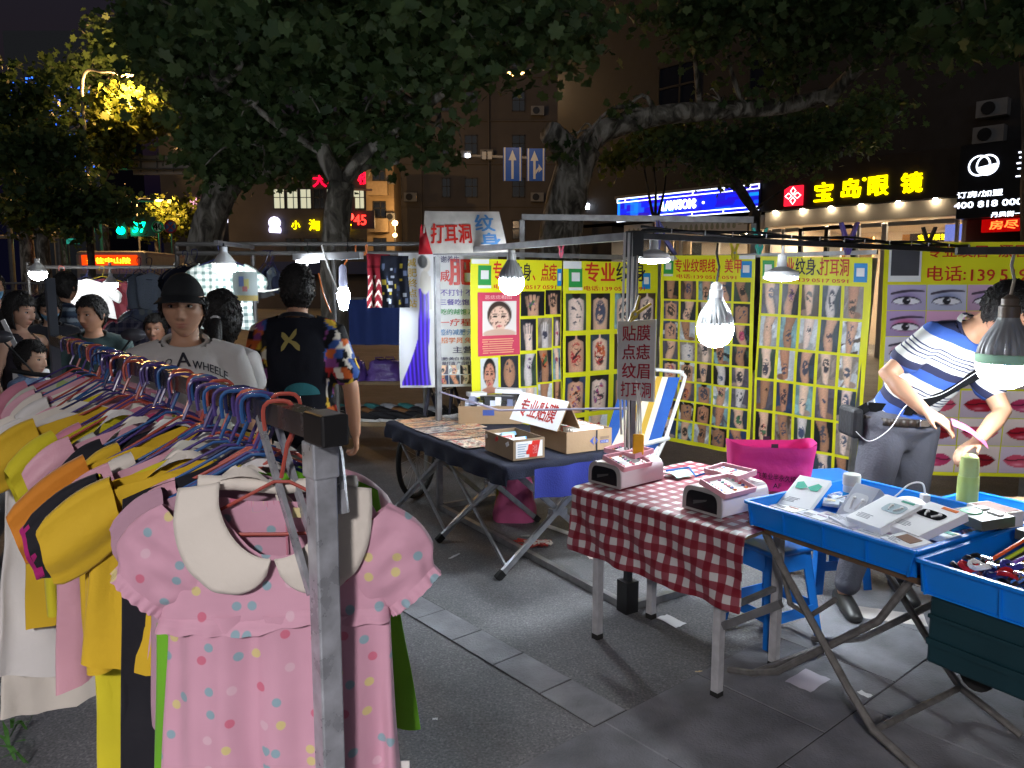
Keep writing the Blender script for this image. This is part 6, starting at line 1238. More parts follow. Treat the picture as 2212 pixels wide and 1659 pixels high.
# stools
def stool(label,loc,rz,h=.44):
    o=thing('plastic_stool',label,'stool',(0,0,0),'blue plastic stools'); mt=M('blue stool plastic',(.008,.16,.60),rough=.35,var=.06)
    m=MB(); m.box((0,0,h-.012),(.27,.27,.024)); obj('seat',m,mt,o,bevel=.01)
    for sx in(-1,1):
        for sy in(-1,1):
            m=MB(); a=V((sx*.115,sy*.115,h-.02)); b=V((sx*.165,sy*.165,.0))
            for k in(0,1):
                ux=V((-sx*.055,0,0)) if k==0 else V((0,-sy*.055,0)); th=V((0,-sy*.006,0)) if k==0 else V((-sx*.006,0,0)); m.add([a,a+ux,a+ux+th,a+th,b,b+ux*.8,b+ux*.8+th,b+th],[(0,1,2,3),(7,6,5,4),(0,4,5,1),(1,5,6,2),(2,6,7,3),(3,7,4,0)])
            obj('leg',m,mt,o)
    for k in range(4):
        m=MB(Matrix.Rotation(k*math.pi/2,4,'Z')); m.box((0,-.147,.145),(.22,.006,.05)); obj('lower_apron',m,mt,o); m=MB(Matrix.Rotation(k*math.pi/2,4,'Z')); m.box((0,-.122,h-.06),(.15,.006,.085)); obj('upper_apron',m,mt,o)
    o.location=loc; o.rotation_euler=(0,0,rz); return o
stool('blue plastic stool under the table between gingham cloth and trays',V((1.20,3.42,0)),R(28)); stool('blue plastic stool behind the trays next to the bending man',V((1.72,4.05,0)),R(10),.60)
# yellow tag and white ropes on the near post
o=thing('yellow_tag','orange yellow plastic reel hanging on white ropes at the near post','reel',tuple(A(1379,960,3.5))); m=MB(); a=A(1379,960,3.52); m.box(a,(.052,.012,.10)); obj('plate',m,M('orange yellow plastic',(.75,.38,.01),rough=.4),o,bevel=.008); m=MB()
for dx in(-.012,0,.012): m.tube([a+V((dx,0,.05)),a+V((dx*.6,0,.18)),a+V((dx*.3-.01,.02,.30))],.004,5)
obj('rope',m,M('white rope',(.65,.63,.58),rough=.9),o)
# bicycle behind the table
bk=thing('bicycle','bicycle wheel and frame parked behind the black table','bicycle',(-.95,5.95,0))
def wheel(c):
    m=MB(); ax=V((.35,.94,0)).normalized(); t=V((ax.y,-ax.x,0)); t=V((.94,-.35,0)); t=ax
    pts=[c+(ax*math.cos(a)+ZZ*math.sin(a))*.30 for a in [k*math.pi/16 for k in range(32)]]; m.tube(pts,.02,8,closed=True); w_=obj('wheel',m,RUBBER,bk,smooth=True)
    m=MB()
    for k in range(14): a=k*math.pi/7; m.tube([c,c+(ax*math.cos(a)+ZZ*math.sin(a))*.285],.002,4)
    obj('spokes',m,M('chrome spoke',(.5,.5,.5),rough=.3,metal=.8),w_)
c1_=V((-.72,5.75,.32)); c2_=c1_+V((.35,.94,0)).normalized()*-1.0+V((-.0,1.9,0)); c2_=c1_+V((.35,.94,0)).normalized()*1.0; wheel(c1_); wheel(c2_)
m=MB(); mid=c1_.lerp(c2_,.55)
for a,b in((c1_,c1_+V((.08,.2,.5))),(c1_+V((.08,.2,.5)),mid+V((0,0,.0))),(mid,mid+V((.03,.1,.5))),(mid+V((.03,.1,.5)),c2_),(mid,c2_),(c1_+V((.08,.2,.45)),mid+V((.03,.1,.45)))): m.tube([a,b],.016,8)
obj('frame',m,M('dark bike frame',(.03,.03,.05),rough=.3),bk); m=MB(); m.box(mid+V((.03,.1,.54)),(.14,.24,.05)); obj('saddle',m,BLACK,bk,bevel=.02)
# ================================================================== CLOTHES RACK IN FRONT
E0=A(690,920,1.13); E1=V((-1.77,2.985,E0.z)); RD=(E1-E0).normalized(); RP=V((RD.y,-RD.x,0)); RL=(E1-E0).length
CHR=M('scratched chrome tube',(.44,.46,.50),rough=.3,metal=.45,var=.3,scale=30,rvar=.12); CHRD=M('dark chrome rail',(.16,.16,.17),rough=.25,metal=.85,var=.3,scale=20)
rk=thing('clothes_rack','square chrome clothes rail running away from the viewer, full of children\'s clothes','clothes rack',(E0.x,E0.y,0))
m=MB(); m.bar(E0+RD*.01,E1+RD*.03,.036,.036); obj('rail',m,CHRD,rk)
m=MB(); m.bar(E0-RD*.055,E0+RD*.012,.043,.047); obj('end_cap',m,BLACK,rk,bevel=.004)
m=MB(); m.box((E0.x,E0.y,(E0.z-.03)/2),(.036,.036,E0.z-.03),Matrix.Translation(E0)@Matrix.Rotation(math.atan2(RP.y,RP.x),4,'Z')@Matrix.Translation(-E0)); obj('post',m,CHR,rk,bevel=.003)
m=MB(); m.box((E0.x,E0.y,E0.z-.05),(.042,.042,.055),Matrix.Translation(E0)@Matrix.Rotation(math.atan2(RP.y,RP.x),4,'Z')@Matrix.Translation(-E0)); obj('post_collar',m,CHR,rk,bevel=.003)
for dx in(-.014,.014):
    m=MB(); m.bar(E0+RD*.21+RP*dx+V((0,0,-.012)),V((E0.x,E0.y,1.13))+RD*.02+RP*dx,.008,.014); obj('brace',m,CHR,rk)
m=MB(); m.tube([E0+RD*.03+RP*.03+V((0,0,-.01)),E0+RD*.015+RP*.034+V((0,0,-.05)),E0+RP*.034+V((0,0,-.14))],.010,8); obj('hook_bracket',m,CHR,rk,smooth=True)
m=MB(); m.bar(V((E1.x,E1.y,0))+RD*.05,V((E1.x,E1.y,1.635))+RD*.05,.055,.03,RP); obj('far_post',m,M('blue grey post',(.10,.12,.15),rough=.4,metal=.4),rk)
for e in(E0,E1+RD*.05): m=MB(); m.bar(V((e.x,e.y,.03))-RP*.35,V((e.x,e.y,.03))+RP*.35,.036,.036); obj('base_foot',m,CHR,rk)
HC={'purple':(.075,.05,.20),'blue':(.03,.10,.28),'red':(.40,.08,.06),'yellow':(.6,.45,.02),'navy':(.02,.025,.09)}
def hanger(label,T,col,w=.18,group='plastic coated hangers on the front rail',drop=.0):
    o=thing('clothes_hanger',label,'hanger',tuple(T@V((0,0,0))),group); m=MB(T); z0=-.06-drop
    pts=[V((-.0225,0,-.024)),V((-.0245,0,-.005)),V((-.0245,0,.008)),V((-.0225,0,.016)),V((-.016,0,.0225)),V((-.008,0,.0245)),V((.008,0,.0245)),V((.016,0,.0225)),V((.0225,0,.016)),V((.0245,0,.008)),V((.0235,0,-.01)),V((.019,0,-.03))]+[V((.012,0,-.045)),V((0,0,z0-.012))]
    m.tube(pts,.0036,6); mt=M('hanger '+col,HC[col],rough=.25,spec=.6,var=.05); obj('hook',m,mt,o,smooth=True)
    m=MB(T); m.tube([V((-.012,0,z0-.018)),V((-w*.55,0,z0-.055)),V((-w,0,z0-.088)),V((-w-.008,0,z0-.098)),V((-w+.004,0,z0-.104)),V((0,0,z0-.106)),V((w-.004,0,z0-.104)),V((w+.008,0,z0-.098)),V((w,0,z0-.088)),V((w*.55,0,z0-.055)),V((.012,0,z0-.018))],.003,6,closed=True); obj('shoulder_bar',m,mt,o,smooth=True)
    return o
def fabric(name,col,rough=.75,sheen=.2,bump=.12): 
    if name in MATS: return MATS[name]
    m=M(name,col,rough=rough,var=.07,scale=4,bump=bump,bscale=45,spec=.25); b=m.node_tree.nodes['Principled BSDF']; b.inputs['Sheen Weight'].default_value=sheen; return m
def dots_mat(name,base,scale=19,thr=.17,cols=((.10,.33,.36),(.62,.50,.10),(.55,.05,.12),(.62,.32,.40),(.10,.33,.36))):
    m,nt,b=_new(name); N=nt.nodes; L=nt.links; uv=N.new('ShaderNodeUVMap'); vo=N.new('ShaderNodeTexVoronoi'); vo.voronoi_dimensions='2D'; vo.inputs['Scale'].default_value=scale; vo.inputs['Randomness'].default_value=.75; L.new(uv.outputs[0],vo.inputs['Vector'])
    lt=N.new('ShaderNodeMapRange'); lt.inputs['From Min'].default_value=thr+.02; lt.inputs['From Max'].default_value=thr-.02; L.new(vo.outputs['Distance'],lt.inputs['Value'])
    sp=N.new('ShaderNodeSeparateColor'); L.new(vo.outputs['Color'],sp.inputs[0]); r=N.new('ShaderNodeValToRGB'); r.color_ramp.interpolation='CONSTANT'; e=r.color_ramp.elements; e[0].color=cols[0]+(1,); e[1].position=.8; e[1].color=cols[4]+(1,)
    for p,c in((.25,cols[1]),(.45,cols[2]),(.65,cols[3])): q=e.new(p); q.color=c+(1,)
    L.new(sp.outputs[0],r.inputs[0]); nz=N.new('ShaderNodeTexNoise'); nz.inputs['Scale'].default_value=5; rb=N.new('ShaderNodeValToRGB'); rb.color_ramp.elements[0].color=tuple(c*.88 for c in base)+(1,); rb.color_ramp.elements[1].color=tuple(min(1,c*1.08) for c in base)+(1,); L.new(nz.outputs['Fac'],rb.inputs[0])
    mx=N.new('ShaderNodeMix'); mx.data_type='RGBA'; L.new(lt.outputs[0],mx.inputs[0]); L.new(rb.outputs[0],mx.inputs[6]); L.new(r.outputs[0],mx.inputs[7]); L.new(mx.outputs[2],b.inputs['Base Color']); b.inputs['Roughness'].default_value=.7; b.inputs['Sheen Weight'].default_value=.25
    n2=N.new('ShaderNodeTexNoise'); n2.inputs['Scale'].default_value=260; bp=N.new('ShaderNodeBump'); bp.inputs['Strength'].default_value=.15; bp.inputs['Distance'].default_value=.003; L.new(n2.outputs['Fac'],bp.inputs['Height']); L.new(bp.outputs[0],b.inputs['Normal'])
    return m
def body_fn(sh,hem,ln,zt,slope,dep,fold,fq,seed,waist=None,neck=.05):
    r_=random.Random(seed); p1,p2,p3=[r_.random()*6.28 for _ in range(3)]; lean=r_.uniform(-.03,.03)
    def f(i,j):
        a=i*2*math.pi; c,s=math.cos(a),math.sin(a); cx=math.copysign(abs(c)**.8,c); cy=math.copysign(abs(s)**.7,s)
        w=sh*(1-j)+hem*j if waist is None else (sh+(waist[1]-sh)*min(1,j/waist[0]) if j<waist[0] else waist[1]+(hem-waist[1])*((j-waist[0])/(1-waist[0]))**.85)
        x=cx*w; top=zt-slope*abs(cx)-(0.03*max(0,1-abs(x)/neck) if cy<0 else 0)
        z_=top*(1-j)+(-ln)*j+.012*math.sin(x*21+p3)*j
        fo=fold*min(1,j*1.6)*(math.sin(x*fq+p1+cy)+.5*math.sin(x*fq*1.9+p2))+.006*math.sin(z_*26+x*13+p2)*min(1,j*2)
        fo+=.007*noise.noise(V((x*8+seed,z_*11,cy)))+.004*noise.noise(V((x*22,z_*9+seed,cy*2)))
        return V((x+lean*j+fo*.35*math.cos(x*fq*.7),cy*(dep*(.25+.75*min(1,j*1.3)))+fo,z_+.004*noise.noise(V((x*12,j*5,seed)))))
    return f
def garment(label,T,kind,mat,seed,ln=.5,sh=.16,hem=.2,sleeve=.12,collar=None,sleevemat=None,name='child_garment',group='children\'s clothes on the front rail',fold=.016,cuff=None,cat=None,skirt=None,zt=-.100,fq=34):
    o=thing(name,label,cat or kind,tuple(T@V((0,0,0))),group); f=body_fn(sh,hem,ln,zt,.055,.02,fold,fq,seed)
    def mesh(nm,fn,nu,nv,mt,par,wrap=True):
        m=MB(T); loc=[fn(i/nu,j/nv) for j in range(nv+1) for i in range(nu if wrap else nu+1)]; w=nu if wrap else nu+1
        m.add(loc,[(j*w+i,j*w+(i+1)%w,(j+1)*w+(i+1)%w,(j+1)*w+i) for j in range(nv) for i in range(nu)]); return obj(nm,m,mt,par,smooth='all',uv=[(p.x+.5*(p.y>.01),p.z) for p in loc])
    mesh('body',f,48,26,mat,o)
    if skirt:
        g=body_fn(sh*.98,hem*1.12,ln+.12,-skirt,.0,.04,fold*1.6,fq*1.2,seed+1); mesh('skirt',g,60,20,mat,o)
    if sleeve:
        for s in(-1,1):
            def fs(i,j,s=s):
                a=i*2*math.pi; r0=.052 if j<.9 else .047; puff=1+.25*math.sin(j*3.1); p=V((s*(sh*.80+(sleeve)*j*.85),0,zt-.075-sleeve*.62*j)); return p+V((s*.30*r0*math.sin(a)*.9,.022*math.cos(a)*puff+.006*math.sin(a*5+seed),r0*math.sin(a)*puff))
            sl=mesh('sleeve',fs,22,9,sleevemat or mat,o)
            if cuff: mesh('cuff',lambda i,j,s=s:fs(i,.93+.12*j)*1.0+V((0,0,0)),22,2,cuff,sl)
    if collar:
        m=MB(T)
        for s in(-1,1):
            def fc(i,j,s=s):
                ang=-.35+i*2.05; r0=.052+.048*j*(1 if i<.95 else .6); cx=s*r0*math.sin(ang)*1.08; return V((cx,-.036-.010*j-.012*math.sin(i*3.1)*j if i>.1 else -.01-.02*i*10*.1,zt+.012-(.045+r0*1.15)*(1-math.cos(ang))*.78-.012*j))
            m.grid(fc,16,6)
        obj('collar',m,collar,o,smooth='all')
    return o
def RT(t,x=0,rz=0,tilt=0): return FR(E0+RD*t,RP,RD,ZZ)@Tm((x,0,0),rz)@Matrix.Rotation(tilt,4,'Y')
PKD=dots_mat('pink dotted cotton',(.60,.32,.42),22,.165,((.24,.36,.42),(.60,.50,.22),(.56,.14,.22),(.62,.40,.48),(.24,.36,.42))); PK=fabric('pale pink satin',(.62,.33,.40),.45); PK2=fabric('rose pink cotton',(.58,.22,.30)); CRM=fabric('cream cotton',(.68,.63,.56)); YL=fabric('mustard yellow cotton',(.62,.40,.02)); YL2=fabric('lemon yellow cotton',(.60,.52,.02)); LIME=fabric('lime green cotton',(.14,.40,.02)); BLKF=fabric('black cotton jersey',(.008,.008,.013)); WHF=fabric('white cotton',(.68,.66,.64)); ORG=fabric('orange cotton',(.62,.22,.02)); GRY=fabric('grey mesh cotton',(.10,.10,.10)); FLO=dots_mat('white floral cotton',(.55,.55,.48),14,.30,((.55,.05,.16),(.35,.45,.15),(.55,.05,.16),(.5,.5,.45),(.35,.45,.15))); MAGF=fabric('magenta trim',(.36,.01,.14)); LILA=fabric('dusty lilac cotton',(.42,.25,.32))
# the nearest dress, built with its own skirt, puffed sleeves and collar
def pink_dress():
    T=RT(.125,-.018,R(-35),R(1))@Tm((0,0,-.012)); lb='pink dotted girl\'s dress with cream round collar, nearest on the rail'; hanger('red hanger inside the nearest pink dotted dress',RT(.125,-.012,R(-35)),'red',.15,drop=.03)
    o=thing('girls_dress',lb,'dress',tuple(T@V((0,0,0))),'children\'s clothes on the front rail')
    def mesh(nm,fn,nu,nv,mt,par,wrap=True,uvf=None):
        m=MB(T); w=nu if wrap else nu+1; loc=[fn(i/nu,j/nv) for j in range(nv+1) for i in range(w)]
        m.add(loc,[(j*w+i,j*w+(i+1)%w,(j+1)*w+(i+1)%w,(j+1)*w+i) for j in range(nv) for i in range(nu)]); return obj(nm,m,mt,par,smooth='all',uv=[(p.x+.5*(p.y>.012),p.z) for p in loc] if uvf is None else [uvf((q%w)/nu,(q//w)/nv,p) for q,p in enumerate(loc)])
    zt=-.108
    def fb_(i,j):
        a=i*2*math.pi; c,s=math.cos(a),math.sin(a); cx=math.copysign(abs(c)**.6,c); cy=math.copysign(abs(s)**.55,s); w=.146+.040*j; x=cx*w
        ntop=(zt-.032*abs(cx)**1.3-(.108*max(0,1-(abs(x)/.090)**2.4) if cy<0 else .022*max(0,1-(abs(x)/.085)**2)))
        z_=ntop*(1-j)+(-.318+.010*math.sin(x*14))*j; wr=.0045*noise.noise(V((x*9+z_*7,z_*16,2)))+.003*noise.noise(V((x*26,z_*12,5)))+.004*math.sin(x*60+2*math.sin(x*17))*max(0,j-.55)*2
        return V((x+.005*math.sin(z_*31+2),cy*(.012+.018*j)+wr,z_))
    mesh('bodice',fb_,84,26,PKD,o)
    def fk(i,j):
        a=i*2*math.pi; c,s=math.cos(a),math.sin(a); cx=math.copysign(abs(c)**.7,c); cy=math.copysign(abs(s)**.6,s); w=.184+.024*j; x=cx*w
        g=(.005+.010*j)*(math.sin(x*52+1.2*math.sin(x*13)+cy*2)+.6*math.sin(x*97+cy))*(1-.3*math.sin(j*4+x*9))+.006*noise.noise(V((x*7,j*3,cy)))*(.3+j)
        z_=-.310-.40*j+.005*math.sin(x*30)*j; return V((x+.4*g,cy*(.030+.022*j)+g,z_))
    mesh('skirt',fk,150,34,PKD,o)
    mesh('waist_ruffle',lambda i,j:(lambda p:V((p.x*(1.0+.02*j),p.y+math.copysign(.012,p.y)*j+.004*math.sin(p.x*140)*j,p.z+.006-.022*j+.004*math.sin(p.x*40))))(fb_(i,.98)),150,4,PKD,o)
    for s in(-1,1):
        def fs(i,j,s=s):
            a=i*2*math.pi; r0=.070+.016*math.sin(min(1,j*1.1)*3.0)-(.018*(j-.8)/.2 if j>.8 else 0); g=1+.035*math.sin(a*9+1.5*s+j*2)*(.3+abs(j-.5)*1.6); d=V((s*.68,0,-.73)); up=V((s*.73,0,.68)); p=V((s*.128,0,zt-.072))+d*(.128*j)
            return p+up*(r0*math.sin(a)*g)+V((0,.020*math.cos(a)*(1+.35*math.sin(j*3))*g+.006*noise.noise(V((j*5,a*1.5,s))),0))
        sl=mesh('puff_sleeve',fs,60,18,PKD,o); mesh('sleeve_frill',lambda i,j,s=s:fs(i,1.0)+V((s*.68,0,-.73))*(.018*j)+V((0,math.cos(i*6.283)*.006*j+.003*math.sin(i*120)*j,0)),90,3,PKD,sl)
        m=MB(T)
        def fc(i,j,s=s):
            ph=i*math.pi/2; tp=math.sqrt(max(0,1-(max(0,i-.70)/.30)**2.2)); pin=V((-.084*math.cos(ph),0,zt+.014-.118*math.sin(ph))); pout=V((-(.150*math.cos(ph)**.75+.012*math.sin(ph*2)),0,zt+.004-.176*math.sin(ph)**.92)); q=pin.lerp(pout,j*tp)
            return V((-s*(q.x-.003),-.024-.012*math.sin(i*1.6)-.005*math.sin(j*3.1)+(.016*max(0,1-i*6)),q.z-.003*abs(math.sin(i*16))*j*(i>.35)))
        m.grid(fc,40,10); co=obj('collar',m,CRM,o,smooth='all'); sd2=co.modifiers.new('thick','SOLIDIFY'); sd2.thickness=.001
    m=MB(T); m.tube([V((-.125,.0,zt+.012)),V((-.07,.022,zt+.004)),V((0,.026,zt-.004)),V((.07,.022,zt+.004)),V((.125,0,zt+.012))],.012,8); obj('collar_back',m,CRM,o,smooth='all')
    m=MB(T); m.tube([V((.012,.006,zt-.02)),V((.012,.012,zt-.12))],.0016,5); obj('back_seam',m,PK2,o); m=MB(T); m.box((.035,.004,zt-.04),(.022,.004,.016)); obj('neck_label',m,M('cream label',(.7,.6,.3)),o)
    m=MB(T); m.box((.205,.0,-.60),(.018,.002,.028)); obj('side_tag',m,WHF,o); return o
pink_dress()
KN=[(.20,.20,'lime green dress hanging just behind the pink dotted dress','dress',LIME,.60,.115,.215,.0,None,None,'red'),
(.215,-.10,'lilac pink long dress second behind the pink dotted dress','dress',LILA,.86,.15,.23,.10,CRM,None,'blue'),
(.235,-.10,'lime and black striped long dress behind the lilac one','dress',LIME,.84,.14,.20,.0,None,None,'purple'),
(.265,.02,'white collared pink blouse with a satin sheen near the front post','blouse',PK,.45,.16,.2,.11,WHF,None,'red'),
(.29,-.16,'black long trousers dress hanging left of the front post','dress',BLKF,.90,.15,.17,.0,None,None,'blue'),
(.325,-.17,'mustard T-shirt with turned sleeve, close to the front post','T-shirt',YL,.46,.17,.19,.13,None,None,'purple'),
(.365,-.20,'mustard T-shirt with black magenta-trimmed sleeve near the front post','T-shirt',YL,.48,.17,.19,.13,None,BLKF,'blue'),
(.41,-.20,'lemon yellow long dress hanging at left below the mustard shirts','dress',YL2,.92,.16,.18,.10,CRM,None,'purple'),
(.455,.02,'grey mesh top between yellow shirts on the rail','top',GRY,.40,.16,.18,.10,None,None,'red'),
(.50,-.12,'rose satin blouse with floral yoke, left of the rail middle','blouse',PK,.50,.16,.19,.12,FLO,None,'purple'),
(.56,.02,'cream blouse with wide collar before the rail middle','blouse',CRM,.42,.16,.19,.11,WHF,None,'blue'),
(.62,-.16,'mustard yellow long-sleeved shirt with orange side on the rail','shirt',YL,.52,.17,.19,.16,None,ORG,'purple'),
(.70,.0,'amber yellow dress hanging past the mustard shirts','dress',YL,.66,.15,.19,.10,None,None,'red'),
(.78,-.03,'black top with white edge at the rail middle','top',BLKF,.45,.16,.18,.10,WHF,None,'blue'),
(.86,-.15,'pale pink satin dress at the rail middle','dress',PK,.70,.16,.20,.11,CRM,None,'purple'),
(.93,-.02,'white blouse with floral print at the rail middle','blouse',FLO,.48,.16,.19,.12,None,None,'purple'),
(1.0,-.2,'lemon shirt with white collar past the rail middle','shirt',YL2,.55,.16,.19,.12,WHF,None,'red'),
(1.07,-.02,'rose pink shirt past the rail middle','shirt',PK2,.46,.16,.19,.12,None,None,'purple'),
(1.14,-.2,'mustard long shirt past the rail middle','shirt',YL,.66,.17,.20,.13,None,None,'red'),
(1.21,-.25,'white satin blouse with draped sleeve','blouse',WHF,.80,.17,.20,.14,None,None,'purple'),
(1.30,-.3,'long cream dress with pink hem, two thirds along the rail','dress',CRM,.95,.16,.26,.10,None,None,'navy'),
(1.38,-.02,'pink shirt with cream collar, two thirds along the rail','shirt',PK,.48,.16,.19,.12,CRM,None,'purple'),
(1.47,.02,'pale yellow vest, two thirds along the rail','vest',YL2,.46,.15,.18,.0,None,None,'blue'),
(1.56,-.01,'white blouse toward the far end of the rail','blouse',WHF,.50,.16,.19,.12,None,None,'purple'),
(1.65,.02,'rose top toward the far end of the rail','top',PK2,.46,.16,.19,.11,None,None,'red'),
(1.75,.0,'cream top toward the far end of the rail','top',CRM,.46,.16,.19,.11,None,None,'blue'),
(1.86,-.02,'pink blouse close to the far post','blouse',PK,.48,.16,.19,.12,None,None,'purple'),
(1.98,.01,'white floral dress close to the far post','dress',FLO,.55,.16,.20,.11,None,None,'red'),
(2.10,0,'last pale pink dress beside the far post','dress',PK2,.55,.16,.20,.11,None,None,'purple')]
for i,(t,x,lb,kd,mt,ln,sh,hem,slv,co,slm,hc) in enumerate(KN):
    rz=R(rng.uniform(-14,14)) if i>9 else R(-30+2.4*i+rng.uniform(-3,3)); T=RT(t,x*.4,rz,R(rng.uniform(-3,3))); hanger('%s hanger, %s along the front rail from the near post'%(hc,ORD[i+1]),RT(t,x*.15,rz),hc,sh*.98)
    garment(lb,T,kd,mt,40+i,ln,sh,hem,slv,co,slm,name='girls_'+{'T-shirt':'tshirt','top':'tunic'}.get(kd,kd),cuff=MAGF if slm is BLKF else None)
hx=0
for t in(.225,.25,.275,.30,.34,.52,.545,.58,.80,.83,.90,.93,1.10,1.13,1.25,1.34,1.52,1.61):
    hc=['purple','blue','red','purple','navy'][hx%5]; hanger('bare %s hanger, %s of the spare hangers along the front rail'%(hc,ORD[hx]),RT(t,0,R(rng.uniform(-30,30) if t>.45 else rng.uniform(-32,-20))),hc,.12+.04*rng.random(),'spare hangers on the front rail'); hx+=1
# neighbouring rack at the left edge
NR0=V((-2.05,2.45,1.26)); ND=V((-.5,.86,0)).normalized(); NP=V((ND.y,-ND.x,0)); r2=thing('clothes_rack','second clothes rail with yellow hangers at the left edge','clothes rack',(NR0.x,NR0.y,0))
m=MB(); m.bar(NR0,NR0+ND*1.6,.03,.03); obj('rail',m,CHR,r2)
for q in(NR0,NR0+ND*1.6): m=MB(); m.bar(V((q.x,q.y,0)),q+V((0,0,-.016)),.03,.03); obj('post',m,CHR,r2)
for i,(mt,n,hc) in enumerate(((PK2,'rose','yellow'),(CRM,'cream','red'),(PK,'pale pink','yellow'),(WHF,'white','red'),(LILA,'lilac','purple'))):
    T=FR(NR0+ND*(.12+.22*i),NP,ND,ZZ)@Tm((0,0,0),R(rng.uniform(-15,15))); hanger('%s hanger, %s on the left-edge rail'%(hc,ORD[i]),T,hc,.16,'hangers on the left-edge rail'); garment('%s child\'s top on the left-edge rail'%n,T,'top',mt,90+i,.5,.16,.2,.12,None,None,'child_tunic','clothes on the left-edge rail')
wd=thing('weeds','few green weed blades in the pale ground at the lower left corner','plant',tuple(G(40,1600)))
m=MB(); rw=random.Random(3)
for k in range(9):
    b=G(25+rw.uniform(-25,60),1610+rw.uniform(-40,50)); a=rw.uniform(0,6.28); l=rw.uniform(.05,.12); d=V((math.cos(a),math.sin(a),0)); p=d.cross(ZZ)*.005
    m.add([b-p,b+p,b+d*l*.35+V((0,0,l*.6))+p*1.4,b+d*l*.35+V((0,0,l*.6))-p*1.4,b+d*l+V((0,0,l*.75))],[(0,1,2,3),(3,2,4)])
obj('blades',m,M('weed green',(.05,.16,.02),rough=.6),wd)
# ================================================================== PEOPLE
from mathutils.bvhtree import BVHTree
def loft(mb,pts,rad,right,n=14):
    pts=[V(p) for p in pts]; rad=[(r,r) if not hasattr(r,'__len__') else r for r in rad]; right=V(right); P=[];m=len(pts)
    t0=(pts[1]-pts[0]).normalized(); t1=(pts[-1]-pts[-2]).normalized(); r0=min(rad[0]); r1=min(rad[-1])
    for k,s in((.82,.35),(.55,.75)): P.append((pts[0]-t0*r0*k*.9,(rad[0][0]*s,rad[0][1]*s),t0))
    for i in range(m): P.append((pts[i],rad[i],(pts[min(i+1,m-1)]-pts[max(i-1,0)]).normalized()))
    for k,s in((.55,.75),(.82,.35)): P.append((pts[-1]+t1*r1*k*.9,(rad[-1][0]*s,rad[-1][1]*s),t1))
    vs=[]
    for p,(a,b),t in P:
        x=right-t*right.dot(t)
        if x.length<.05: x=V((0,1,0))-t*t.y
        x.normalize(); y=t.cross(x)
        for k in range(n): q=2*math.pi*k/n; vs.append(p+x*a*math.cos(q)+y*b*math.sin(q))
    M_=len(P); fs=[(i*n+k,i*n+(k+1)%n,(i+1)*n+(k+1)%n,(i+1)*n+k) for i in range(M_-1) for k in range(n)]+[tuple(range(n))[::-1],tuple((M_-1)*n+k for k in range(n))]
    mb.add(vs,fs); return mb
def remesh(mb,voxel,smooth=6):
    me=bpy.data.meshes.new('tmp'); me.from_pydata([tuple(p) for p in mb.v],[],mb.f); o=bpy.data.objects.new('tmp',me); COL.objects.link(o)
    md=o.modifiers.new('r','REMESH'); md.mode='VOXEL'; md.voxel_size=voxel
    if smooth: s=o.modifiers.new('s','SMOOTH'); s.iterations=smooth; s.factor=.5
    dg=bpy.context.evaluated_depsgraph_get(); ev=o.evaluated_get(dg); m2=ev.to_mesh(); vs=[p.co.copy() for p in m2.vertices]; fs=[tuple(p.vertices) for p in m2.polygons]; ev.to_mesh_clear()
    bpy.data.objects.remove(o); bpy.data.meshes.remove(me); return vs,fs
def head_pt(az,po):
    """az 0 = face (towards -y); returns point, before features"""
    sx,sy,sz=math.sin(po)*math.sin(az),-math.sin(po)*math.cos(az),math.cos(po)
    a,b,c=.074,(.090 if sy<0 else .098),(.112 if sz>0 else .118)
    x=a*sx; y=b*(math.copysign(abs(sy)**.88,sy)); z=c*sz
    if z<0:
        t=-z/c; x*=1-.36*t**1.6
        if sy>0: y*=1-.62*t**1.2
        else: y*=1-.10*t**2
    return x,y,z
def gs(x,z,cx,cz,sx,sz): return math.exp(-((x-cx)/sx)**2-((z-cz)/sz)**2)
